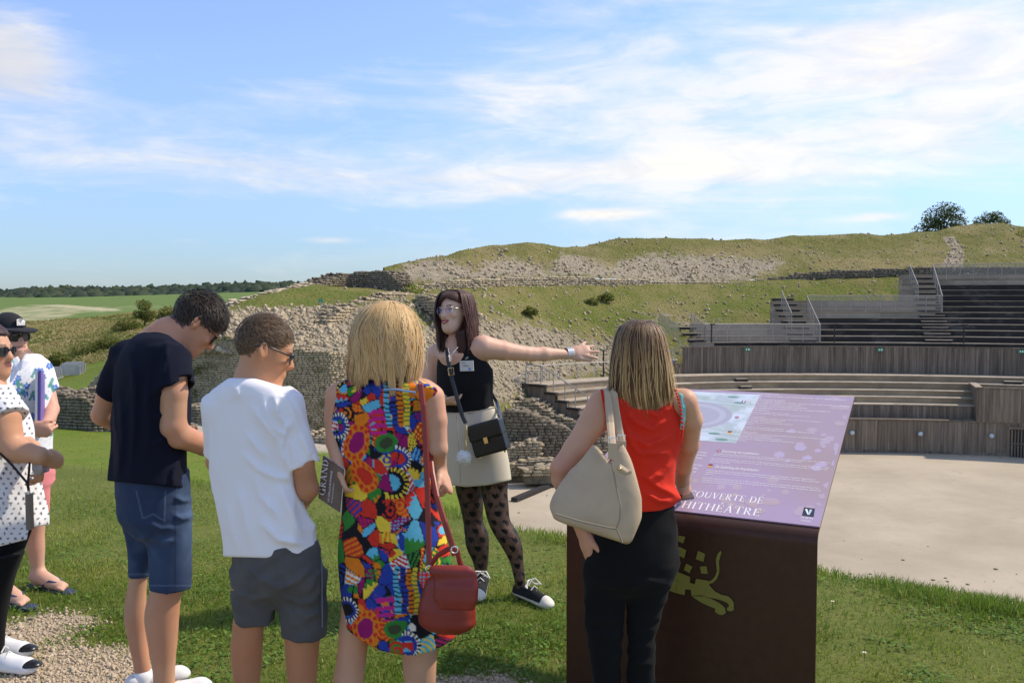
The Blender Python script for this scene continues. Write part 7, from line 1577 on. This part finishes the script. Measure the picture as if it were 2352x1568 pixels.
glyphs()
def serif(parent, txt, org, ex, ey, size, mat, en, name='lettering', anchor=0.0):
    w = sum(GLY[c][1] + .10 for c in txt) * size; x = -w * anchor; V = []; Fc = []
    for c in txt:
        for poly in GLY[c][0]:
            Fc.append(tuple(range(len(V), len(V) + len(poly)))); V += [org + ex * (x + a * size) + ey * b * size + en * (.0006 * (len(Fc) % 7)) for a, b in poly]
        x += (GLY[c][1] + .10) * size
    o = mk(name, V, Fc, mat, parent); return o
def text(parent, body, org, ex, ey, size, mat, align='LEFT', name='lettering', space=1.0, shear=0.0):
    cu = bpy.data.curves.new('lettering', 'FONT'); cu.body = body; cu.size = size; cu.align_x = align; cu.resolution_u = 2; cu.space_line = space; cu.shear = shear
    o = bpy.data.objects.new('lettering_source', cu); link(o); dg = bpy.context.evaluated_depsgraph_get(); me = bpy.data.meshes.new_from_object(o.evaluated_get(dg)); bpy.data.objects.remove(o)
    n = len(me.vertices); co = np.empty(n * 3, np.float32); me.vertices.foreach_get('co', co); co = co.reshape(-1, 3); fc = [tuple(p.vertices) for p in me.polygons]; bpy.data.meshes.remove(me)
    return mk(name, A3(org)[None] + co[:, :1] * A3(ex)[None] + co[:, 1:2] * A3(ey)[None], fc, mat, parent)
m_ink = M('pale_print', (.80, .79, .80), .6); m_brown = M('brochure_brown', (.12, .075, .055), .45, (.16, .105, .08), 14.)
m_wp = M('paper', (.75, .75, .74), .7)
# brochure of the blonde woman
br = empty('brochure', J(760, 1175, -.06), 'brown brochure with pale title held by the blonde woman', 'brochure')
c0, c1, c2, c3 = J(731, 1143, -.06), J(779, 1176, -.10), J(789, 1078, -.10), J(742, 1046, -.06)
exb = (c1 - c0); eyb = (c3 - c0); enb = np.cross(exb, eyb); enb /= np.linalg.norm(enb); enb = enb if enb[1] < 0 else -enb
MB().prism([c0, c1, c2, c3], np.zeros(3), -enb * .004).build('cover', m_brown, br); MB().prism([p + enb * -.0065 for p in (c0, c1, c2, c3)], np.zeros(3), -enb * .004).build('pages', m_wp, br)
eu = eyb / np.linalg.norm(eyb); el = np.cross(eu, enb); el = el if el @ exb < 0 else -el      # text runs up the sheet
serif(br, 'GRAND', c0 + exb * .30 + eyb * .16 + enb * .002, eu, el, .026, m_ink, enb)
text(br, 'LA GALLO-ROMAINE', c0 + exb * .52 + eyb * .08 + enb * .002, eu, el, .012, m_ink); text(br, 'UN LIEU D\u2019EXCEPTION', c0 + exb * .66 + eyb * .10 + enb * .002, eu, el, .007, m_ink)
# badge and cap print
m_pr = M('dark_print', (.06, .06, .08), .6); m_blue = M('blue_print', (.05, .28, .55), .6)
text(BADGE[0], 'H\u00e9l\u00e8ne', BADGE[1] - BADGE[2] * .004 - BADGE[3] * .003, BADGE[2], BADGE[3], .013, m_pr, 'CENTER'); text(BADGE[0], 'GRAND', BADGE[1] - BADGE[2] * .034 + BADGE[3] * .014, BADGE[2], BADGE[3], .008, m_pr)
MB().box(BADGE[1] + BADGE[2] * .017 - BADGE[3] * .017, BADGE[2], np.cross(BADGE[2], BADGE[3]), BADGE[3], (.011, .001, .012)).build('logo', m_blue, BADGE[0])
text(CAPTXT[0], 'SALT LIFE', CAPTXT[1], -CAPTXT[2] if CAPTXT[2][0] < 0 else CAPTXT[2], CAPTXT[3], .010, MATS['patch_black'], 'CENTER')

# ---- information sign: folded brown steel sheet with a printed sloping panel
BR, BL = P(1878, 1219, 2.98), P(1302, 1151, 3.41); BL[2] = BR[2]
ex = BL - BR; ex = -ex; Wd = np.linalg.norm(ex); ex /= Wd                       # from the far-left corner to the near-right corner
hn = np.array((-ex[1], ex[0], 0)); hn = hn if hn[1] > 0 else -hn                   # horizontally away from the reader
Ld, rise = 1.115, .352
ey = hn * Ld + Z_ * rise; Lb = np.linalg.norm(ey); ey /= Lb; en = np.cross(ex, ey); en = en if en[2] > 0 else -en
O = BL.copy(); bot = float(lawn_z(np.array([O[0]]), np.array([O[1]]))[0]) - .05
sg = empty('information_sign', (float((BL + BR)[0] / 2), float((BL + BR)[1] / 2), bot), 'brown steel information lectern with sloping purple panel and olive panther emblem', 'sign')
m_rust = M('brown_steel', (.072, .031, .018), .42, (.060, .026, .0155), 30., metal=.35, bump=.05, bs=400., bd=.001, spec=.4)
nf = -hn
def sheetpts(off):     # profile from the ground up over the fold to the far edge
    prof = [(0.0, bot)]
    zf = BR[2] - .045
    for k in range(9):
        a = k / 8 * (math.pi / 2 - math.atan2(rise, Ld)); rad = .05 - off; prof.append((.05 - rad * math.cos(a) - 0 * off, zf - .0 + rad * math.sin(a)))
    return prof
th_ = .008; V = []; pr = []
ang1 = math.atan2(rise, Ld); rad = .05; cxp, czp = rad, BR[2] - .005 - rad * math.cos(ang1) + rad * 0
pr = [(0, bot)] + [(cxp - rad * math.cos(a), czp + rad * math.sin(a)) for a in np.linspace(0, math.pi / 2 - ang1, 9)]
pr += [(pr[-1][0] + math.cos(ang1) * Lb, pr[-1][1] + math.sin(ang1) * Lb)]
pi_ = [(0 + th_, bot)] + [(cxp - (rad - th_) * math.cos(a), czp + (rad - th_) * math.sin(a)) for a in np.linspace(0, math.pi / 2 - ang1, 9)]
pi_ += [(pi_[-1][0] + math.cos(ang1) * Lb, pi_[-1][1] + math.sin(ang1) * Lb)]
loop = pr + pi_[::-1]; n = len(loop)
for w in (0, Wd):
    for a, z in loop: V.append(np.array((O[0], O[1], 0)) + ex * w + hn * a + Z_ * z)
Fc = [(i, (i + 1) % n, n + (i + 1) % n, n + i) for i in range(n)] + [(i, i + 1, n - 2 - i, n - 1 - i) for i in range(len(pr) - 1)] + [tuple(n + q for q in (n - 1 - i, n - 2 - i, i + 1, i)) for i in range(len(pr) - 1)]
body = mk('folded_sheet', V, Fc, m_rust, sg)
K0 = np.array((O[0], O[1], 0)) + hn * pr[9][0] + Z_ * pr[9][1]                      # where the flat part begins
def SP(a, b, h=.0): return K0 + ex * a * Wd + ey * b * Lb + en * h                  # point of the sloping panel, a across, b up, 0..1
m_panel = bpy.data.materials.new('printed_panel'); m_panel.use_nodes = True; t = m_panel.node_tree; b = t.nodes['Principled BSDF']; b.inputs['Roughness'].default_value = .16; b.inputs['Specular IOR Level'].default_value = .65
geo = t.nodes.new('ShaderNodeNewGeometry')
n1 = N(t, 'ShaderNodeTexNoise', i_Scale=1.7, i_Detail=2.0); L(t, geo.outputs['Position'], n1.inputs[0])
L(t, mixc(t, ramp(t, n1.outputs[0], [(.38, 0.), (.62, 1.)]), (.41, .30, .42), (.39, .275, .28)), b.inputs['Base Color'])
MB().prism([SP(0, .012), SP(1, .012), SP(1, 1), SP(0, 1)], en * .001, en * .006).build('printed_panel', m_panel, sg)
m_frag = M('fragment_print', (.47, .37, .49), .2, (.45, .335, .34), 3., spec=.6)
def pp(name, pts, mat, h, par=sg): return mk(name, [SP(a, b_, h) for a, b_ in pts], [tuple(range(len(pts)))], mat, par)
rs = np.random.RandomState(6); V = []; Fc = []
for k in range(330):
    a = rs.rand(); bb = rs.rand()
    edge = max(0, (a - .72) / .28) if bb > .2 else 1.0
    if rs.rand() > edge or (bb < .16 and a < .62): continue
    m_ = rs.randint(4, 7); ra = rs.uniform(.014, .032); an = (np.arange(m_) + rs.uniform(-.25, .25, m_)) * 6.283 / m_ + rs.rand() * 6; Fc.append(tuple(range(len(V), len(V) + m_))); V += [SP(np.clip(a + ra * math.cos(q) * rs.uniform(.7, 1.1), .01, .99), np.clip(bb * .94 + .03 + ra * .9 * math.sin(q), .02, .99), .0061 + .0000012 * k) for q in an]
o = mk('fragment_print', V, Fc, m_frag, sg); o['kind'] = 'stuff'
# aerial drawing of the amphitheatre, upper part of the panel
pic = pp('drawing', [(.06, .52), (.555, .52), (.555, .975), (.06, .975)], M('drawing_paper', (.46, .50, .54), .2, (.40, .47, .42), 9., spec=.6, col3=(.62, .68, .74), ns3=5., lo3=.5, hi3=.62), .0064)
m_d1 = M('drawing_mauve', (.40, .38, .45), .3); m_d2 = M('drawing_green', (.17, .30, .24), .3); m_d3 = M('drawing_sand', (.58, .50, .42), .3); m_d4 = M('drawing_line', (.55, .62, .68), .3); m_d5 = M('drawing_violet', (.46, .45, .52), .3)
def ell(cx, cy, rx, ry, h, mat, n=28): return pp('drawing_shape', [(cx + rx * math.cos(6.283 * k / n), cy + ry * math.sin(6.283 * k / n)) for k in range(n)], mat, h, pic)
for k in range(3): ell(.26, .74, .215 - .030 * k, .135 - .022 * k, .0066 + .0001 * k, (m_d1, m_d5)[k % 2])
ell(.26, .74, .07, .045, .0071, m_d3)
for k in range(12): q = rs.rand(2); pp('drawing_shape', [(.08 + .44 * q[0] + .03 * math.cos(a), .54 + .40 * q[1] ** (1.5 if k % 2 else .3) + .010 * math.sin(a)) for a in np.linspace(0, 5.6, 8)], m_d2, .0066 + .000003 * k, pic)
for b0 in (.60, .64, .90): pp('drawing_line', [(.06, b0), (.555, b0 - .05), (.555, b0 - .043), (.06, b0 + .009)], m_d4, .00672, pic)
# writing
FR = '1.  Portes monumentales\n2.  Gradins en pierre (cavea) : trois niveaux superpos\u00e9s, s\u00e9par\u00e9s par des circulations\n3.  Ar\u00e8ne\n4.  Mur de protection (podium)\n5.  Loges ou chapelles d\u00e9di\u00e9es aux divinit\u00e9s des jeux, situ\u00e9es sous les tribunes d\u2019honneur\n6.  Mur de cl\u00f4ture bordant la cour rectangulaire\n7.  Cages d\u2019escalier desservant les gradins (vomitoria)\n8.  Couloir p\u00e9riph\u00e9rique permettant d\u2019acc\u00e9der aux vomitoria (ambulacre)\n9.  Galerie sup\u00e9rieure'
EN = '1.  Monumental door leading to the central corridor\n2.  Stone terraces (cavea): three superimposed levels, separated by corridors\n3.  Arena\n4.  Defence wall (podium)\n5.  Lodge or chapel dedicated to the games\u2019 deities, located under the honour grandstands\n6.  Fence wall bordering the rectangular courtyard\n7.  Tunnels leading to the bleachers (vomitoria)\n8.  Peripheral corridor to access the vomitoria (ambulacrum)\n9.  Upper gallery'
DE = '1.  Monumentale T\u00fcr, die zum zentralen Korridor f\u00fchrt\n2.  Steinstufen (cavea): drei \u00fcbereinanderliegende Ebenen, die durch Durchg\u00e4nge getrennt sind\n3.  Arena\n4.  Schutzmauer (podium)\n5.  Loge oder Kapelle, die den Gottheiten der Spiele gewidmet ist und sich unter den Ehrentrib\u00fcnen befindet\n6.  Umgrenzungsmauer des rechteckigen Hofs\n7.  Treppenh\u00e4user, die zu den Trib\u00fcnen f\u00fchren (vomitoria)\n8.  Peripherer Korridor mit Zugang zu den Treppenh\u00e4usern (ambulacrum)\n9.  Obere Galerie'
def AB(u, v):          # panel coordinates of a picture point
    o = np.array((0, 0, CAMZ)); d = P(u, v, 1.0) - o; k = ((K0 - o) @ en) / (d @ en); q = o + d * k - K0; return (q @ ex) / Wd, (q @ ey) / Lb
def fit(body, tl, tr, bl, font=None, mat=None, shear=0.0, align='LEFT'):
    """lays a block of writing on the panel between three picture points: top left, right end, bottom left"""
    a0, b0 = AB(*tl); a1, _ = AB(*tr); _, b2 = AB(*bl); mat = mat or m_ink
    o = serif(sg, body, np.zeros(3), X_, Y_, 1.0, mat, Z_ * 0) if font else text(sg, body, np.zeros(3), X_, Y_, 1.0, mat, align, space=1.25, shear=shear)
    n = len(o.data.vertices); co = np.empty(n * 3, np.float32); o.data.vertices.foreach_get('co', co); co = co.reshape(-1, 3) + wloc(sg); lo_, hi_ = co.min(0), co.max(0)
    A = (co[:, 0] - lo_[0]) / (hi_[0] - lo_[0]) * (a1 - a0) + a0; Bv = (co[:, 1] - hi_[1]) / (hi_[1] - lo_[1]) * (b0 - b2) + b0
    V = K0[None] + A[:, None] * Wd * ex + Bv[:, None] * Lb * ey + en * .0068 - wloc(sg); o.data.vertices.foreach_set('co', V.astype(np.float32).ravel()); o.data.update(); return o
fit(FR, (1731, 905), (1955, 925), (1717, 945)); fit(EN, (1713, 947), (1888, 962), (1702, 976)); fit(DE, (1699, 981), (1900, 1000), (1684, 1014))
fit('Discovering the amphitheatre', (1660, 1036), (1744, 1044), (1658, 1043), shear=.2); fit('Die Entdeckung des Amphitheaters', (1645, 1071), (1744, 1081), (1642, 1079), shear=.2)
fit('This building could host many activities: hunting scenes, animal training, animal fights, wrestlers and gladiator fights. As no theater has\nbeen discovered in Grand so far, it is not excluded that theatrical performances were also shown here.\n\nThe 148-metre long amphitheater could house 16 to 17,000 spectators making it one the largest in the Roman Empire. This particular\nbuilding stands out due to its original layout: set in a dell, the southern part was leaning against the slope, while a monumental facade\nwas set up to the north.', (1641, 1043), (1908, 1066), (1631, 1065))
fit('In diesem Bauwerk konnten verschiedenste Aktivit\u00e4ten stattfinden: Jagd- und Dressurvorf\u00fchrungen, Tierhatzen, Ringk\u00e4mpfe und\nGladiatorenk\u00e4mpfe. Da bisher in Grand kein Theater entdeckt wurde, ist es nicht auszuschlie\u00dfen, dass hier auch Theaterauff\u00fchrungen\nstattfanden.\n\nDieses 148 m lange Amphitheater, das Platz f\u00fcr 16.000 bis 17.000 Zuschauer bot, geh\u00f6rt zu den gr\u00f6\u00dften des R\u00f6mischen Reiches. Der in\neinem kleinen Tal gelegene Bau zeichnet sich durch seine einzigartige Architektur aus. Die S\u00fcdseite ist in den Hang geb\u00f6ttet, w\u00e4hrend sich\nim Norden eine monumentale Fassade erhob.', (1624, 1081), (1893, 1105), (1612, 1110))
fit('ge, combats\nqu\u2019\u00e0 pr\u00e9sent,\n\u00e9galement', (1594, 1038), (1627, 1042), (1588, 1056)); fit('rs, est l\u2019un\nson plan\nessait au', (1583, 1067), (1614, 1071), (1577, 1086))
fit('\u00c0 LA D\u00c9COUVERTE DE', (1500, 1116), (1755, 1146), (1498, 1134), True); fit("L'AMPHITH\u00c9\u00c2TRE", (1487, 1139), (1750, 1170), (1485, 1160), True)
def flag(a, b_, cols, horiz):
    w, h_ = .018, .022
    o = None
    for k, c in enumerate(cols):
        q = [(a + w * k / 3, b_), (a + w * (k + 1) / 3, b_), (a + w * (k + 1) / 3, b_ + h_), (a + w * k / 3, b_ + h_)] if not horiz else [(a, b_ + h_ * k / 3), (a + w, b_ + h_ * k / 3), (a + w, b_ + h_ * (k + 1) / 3), (a, b_ + h_ * (k + 1) / 3)]
        pp('flag_band', q, M('print_%s' % '_'.join('%03d' % int(x * 255) for x in c), c, .4), .0068)
BLU, WHT, RED, BLK, GLD = (.03, .06, .30), (.8, .8, .8), (.55, .03, .03), (.02, .02, .02), (.75, .5, .04)
flag(AB(1703, 927)[0], AB(1703, 927)[1], (BLU, WHT, RED), False); flag(AB(1670, 998)[0], AB(1670, 998)[1], (GLD, RED, BLK), True); flag(AB(1625, 1075)[0], AB(1625, 1075)[1], (GLD, RED, BLK), True)
for a, b_ in (AB(1687, 963), AB(1645, 1040)):
    pp('flag_field', [(a, b_), (a + .018, b_), (a + .018, b_ + .02), (a, b_ + .02)], M('flag_blue', (.05, .07, .25), .4), .0067)
    for q in ([(a, b_ + .008), (a + .018, b_ + .008), (a + .018, b_ + .012), (a, b_ + .012)], [(a + .007, b_), (a + .011, b_), (a + .011, b_ + .02), (a + .007, b_ + .02)]): pp('flag_cross', q, M('flag_red', (.6, .08, .1), .4), .0070 + .0001 * (q[0][1] == b_))
    for q in ([(a, b_), (a + .0025, b_), (a + .018, b_ + .02), (a + .0155, b_ + .02)], [(a + .0155, b_), (a + .018, b_), (a + .0025, b_ + .02), (a, b_ + .02)]): pp('flag_cross', q, m_ink, .0069)
def quadpx(n_, pts, mat, h): return pp(n_, [AB(*q) for q in pts], mat, h)
quadpx('logo_square', [(1842, 1187), (1869, 1190), (1872, 1171), (1847, 1168)], M('logo_black', (.02, .02, .03), .4), .0068)
quadpx('logo_letter', [(1849, 1172), (1854, 1172), (1857, 1180), (1857, 1185), (1855, 1185)], m_ink, .0070); quadpx('logo_letter', [(1860, 1173), (1866, 1174), (1859, 1186), (1857, 1185), (1858, 1180)], M('logo_blue', (.45, .62, .75), .4), .0071)
fit('LA VIE EN\nVOSGES', (1840, 1189), (1867, 1192), (1839, 1200), align='CENTER')
# emblem on the front face
m_em = M('olive_emblem', (.22, .20, .035), .5)
def FP(u, v, off=.004):      # front-face point on the line of sight through picture point (u, v)
    o = np.array((0, 0, CAMZ)); d = P(u, v, 1.0) - o; p0 = np.array((O[0], O[1], 0)); k = ((p0 - o) @ hn) / (d @ hn); return o + d * k - hn * off
cvt = lambda x, y: (1234.6 + .3043 * x, 1091 + .3043 * y)
def epoly(name, pts): 
    q = [FP(*cvt(x, y)) for x, y in pts]; MB().prism(q, np.zeros(3), -hn * .003).build(name, m_em, sg)
for sq in ([(1068, 450), (1118, 462), (1104, 510), (1062, 492)], [(1072, 535), (1126, 562), (1110, 620), (1064, 600)], [(1215, 566), (1268, 590), (1255, 648), (1198, 628)], [(1126, 662), (1172, 686), (1150, 732), (1108, 708)], [(1228, 686), (1278, 682), (1288, 738), (1240, 736)], [(985, 600), (1035, 612), (1022, 660), (978, 646)], [(1000, 510), (1040, 520), (1030, 560), (992, 550)]): epoly('mosaic_tile', sq)
epoly('panther_torso', [(1060, 724), (1156, 764), (1152, 806), (1190, 818), (1200, 776), (1290, 790), (1300, 820), (1250, 900), (1165, 902), (1160, 858), (1120, 856), (1112, 898), (1060, 886), (1052, 826), (1074, 800), (1036, 766)])
epoly('panther_shoulder', [(1036, 770), (1072, 802), (1050, 828), (1058, 886), (990, 862), (940, 860), (900, 830), (930, 790), (980, 800)])
epoly('panther_haunch', [(1296, 822), (1340, 870), (1390, 896), (1440, 908), (1470, 932), (1486, 965), (1484, 1010), (1466, 1020), (1436, 1016), (1432, 996), (1450, 982), (1440, 958), (1400, 940), (1350, 926), (1300, 918), (1250, 904)])
epoly('panther_paw', [(1252, 908), (1300, 922), (1350, 944), (1392, 970), (1416, 994), (1426, 1032), (1400, 1048), (1370, 1044), (1342, 1022), (1346, 1000), (1310, 986), (1250, 960), (1200, 930), (1168, 906)])
tail = [(1288, 800), (1320, 785), (1345, 755), (1358, 715), (1352, 670), (1350, 630), (1362, 590), (1384, 566), (1392, 578), (1382, 610), (1372, 650), (1376, 700), (1372, 740), (1354, 782), (1326, 806), (1298, 816)]
for i in range(7): epoly('panther_tail', [tail[i], tail[i + 1], tail[14 - i], tail[15 - i]])
# brochure under the hand of the woman in red, lying on the panel
bl_ = empty('brochure', SP(.33, .10), 'brown brochure lying on the panel under the hand of the woman in red', 'brochure')
cb = SP(.40, .095, .010); e1 = ex * math.cos(.5) + ey * math.sin(.5); e2 = np.cross(en, e1)
MB().box(cb, e1, e2, en, (.17, .085, .004)).build('cover', m_brown, bl_); MB().box(cb - en * .0035, e1, e2, en, (.172, .087, .002)).build('pages', m_wp, bl_)
serif(bl_, 'GRAND', cb + e1 * -.05 + e2 * -.012 + en * .004, e1, e2, .022, m_ink, en)
# ------------------------------------------------------------------ near grass, gravel, weeds
rg = np.random.RandomState(101)
def ground_pts(n, umin=-260, umax=2640, vmin=1080, vmax=1640):
    u = rg.uniform(umin, umax, n); v = rg.uniform(vmin, vmax, n); Y = CAMZ * F / (v - HZ); x = (u - CX) / F * Y
    return x, Y
def blades(name, x, y, hmin, hmax, wmin, wmax, cols, lean=.5, seed=1):
    r = np.random.RandomState(seed); n = len(x); z = lawn_z(x, y); a = r.rand(n) * 6.283; h = r.uniform(hmin, hmax, n) * (.45 + 1.15 * fbm(np.stack([x, y, 0 * x], 1), 3.1, 2, 2.)); w = r.uniform(wmin, wmax, n); d = r.uniform(.1, lean, n) * h; b = r.rand(n) * 6.283
    dx, dy = np.cos(a) * w, np.sin(a) * w; ox, oy = np.cos(b) * d, np.sin(b) * d; p = np.stack([x, y, z - .004], 1)
    V = np.stack([p + np.stack([-dx, -dy, 0 * h], 1), p + np.stack([dx, dy, 0 * h], 1), p + np.stack([ox * .35 - dx * .8, oy * .35 - dy * .8, h * .6], 1), p + np.stack([ox * .35 + dx * .8, oy * .35 + dy * .8, h * .6], 1), p + np.stack([ox, oy, h * (1 - .25 * (d / h) ** 2)], 1)], 1)
    f = np.array([(0, 1, 3), (0, 3, 2), (2, 3, 4)])[None] + (np.arange(n) * 5)[:, None, None]
    o = mk(name, V.reshape(-1, 3), f.reshape(-1, 3), M('grass_blade', (.1, .2, .02), .6, attr=True, trans=.45, spec=.3), None, False, np.repeat(cols, 5, 0)); o['kind'] = 'stuff'; return o
def gcols(x, y, r):
    q = np.stack([x, y, 0 * x], 1); n = fbm(q, 1.3, 3); m = r.rand(len(x)); c = np.repeat(np.array((.185, .275, .036))[None], len(x), 0)
    c = lerp(c, (.32, .35, .065), np.clip((n - .42) * 4, 0, 1)); c = lerp(c, (.125, .215, .028), np.clip((.45 - n) * 4, 0, 1)); c = lerp(c, (.42, .37, .14), (m < .07) * 1.0); return c * (.7 + .6 * r.rand(len(x)))[:, None]
x, y = ground_pts(185000); e = np.interp(x, EDGE[:, 0], EDGE[:, 1]); gm = gravel_mask(x, y); k = (y < e + .5) & (rg.rand(len(x)) > gm * .95) ; x, y = x[k], y[k]; e = e[k]
hh = fbm(np.stack([x, y, 0 * x], 1), 1.6, 3)
k = rg.rand(len(x)) < np.clip((hh - .28) * 3.4, .22, 1); x, y, e, hh = x[k], y[k], e[k], hh[k]; near_edge = (y > e - .45)
blades('grass', x[~near_edge], y[~near_edge], .012, .040, .0014, .0030, gcols(x[~near_edge], y[~near_edge], rg), 1.1, 2)
blades('edge_grass', x[near_edge], y[near_edge], .03, .085, .0014, .0028, gcols(x[near_edge], y[near_edge], rg), .9, 3)
# broad clover and plantain leaves close to the ground
x, y = ground_pts(26000, vmin=1120); gm = gravel_mask(x, y); e = np.interp(x, EDGE[:, 0], EDGE[:, 1]); hh = fbm(np.stack([x, y, 0 * x], 1), 2.2, 3, 4.); k = (y < e - .1) & (rg.rand(len(x)) > gm * 1.05) & (hh > .47); x, y = x[k], y[k]; n = len(x)
z = lawn_z(x, y) + rg.uniform(.006, .03, n); a = rg.rand(n) * 6.283; ln = rg.uniform(.008, .020, n); wd = ln * rg.uniform(.35, .6, n); up_ = rg.uniform(-.1, .6, n) * ln; p = np.stack([x, y, z], 1); d = np.stack([np.cos(a) * ln, np.sin(a) * ln, up_], 1); sdv = np.stack([-np.sin(a) * wd, np.cos(a) * wd, 0 * wd], 1)
V = np.stack([p - d * .6, p + sdv, p + d, p - sdv], 1); o = mk('clover', V.reshape(-1, 3), np.arange(n * 4).reshape(-1, 4), MATS['grass_blade'], None, False, np.repeat(np.array((.15, .27, .045))[None] * (.6 + .8 * rg.rand(n))[:, None], 4, 0)); o['kind'] = 'stuff'
# gravel
x, y = ground_pts(26000, umax=1300, vmin=1410, vmax=1700); gm = gravel_mask(x, y); k = rg.rand(len(x)) < gm * 1.0; x, y = x[k], y[k]; s = rg.uniform(.0028, .0085, len(x)) * (1 + (rg.rand(len(x)) < .05) * .8)
m_peb = M('pebble', (.56, .45, .32), .9, (.42, .325, .225), 40., spec=.2, col3=(.62, .53, .42), ns3=70., lo3=.55, hi3=.65)
scatter('gravel', np.stack([x, y, lawn_z(x, y) + s * .3], 1), s[:, None] * rg.uniform(.7, 1.3, (len(x), 3)), m_peb, CUBE, True, .3, seed=21)
# weeds on the arena sand
x = rg.uniform(-2, 40, 2600); y = rg.uniform(26, 55, 2600); q = np.stack([x, y, 0 * x], 1); k = (rg.rand(2600) < np.clip(1.2 - (y - 26) / 8, .05, 1) * .35) | (np.hypot((x - 19) / 28, (y - 38) / 17.5) > .955) & (np.hypot((x - 19) / 28, (y - 38) / 17.5) < .99); x, y = x[k], y[k]
s = rg.uniform(.015, .05, len(x)); scatter('sand_weeds', np.stack([x, y, 0 * x + ARZ + .02], 1), np.stack([s * 1.6, s * 1.6, s * .35], 1), M('sand_weed', (.26, .22, .11), .95, (.17, .17, .06), 1.), (ICV, ICF), False, .4, seed=22)
for (u, v, w) in ((1912, 1413, 'beside the edge of the sign'), (1985, 1536, 'near the bottom of the picture beside the sign')):
    Y = CAMZ * F / (v - HZ); p = P(u, v, Y); p[2] = float(lawn_z(np.array([p[0]]), np.array([p[1]]))[0]); e = empty('daisy', p, 'small daisy in the grass ' + w, 'flower', 'daisies in the lawn'); c = p + Z_ * .045
    MB().tube([p, c], .0012, 4).build('stem', m_leaf3, e)
    for k in range(9): t = 6.283 * k / 9; d = np.array((math.cos(t), math.sin(t), .25)); s_ = np.array((-math.sin(t), math.cos(t), 0)); mk('petal', [c, c + d * .006 + s_ * .0025, c + d * .012, c + d * .006 - s_ * .0025], [(0, 1, 2, 3)], m_ink, e)
    MB().ball(c + Z_ * .002, .0035, 6, 4).build('flower_head', M('yellow_disc', (.7, .45, .03), .8), e)
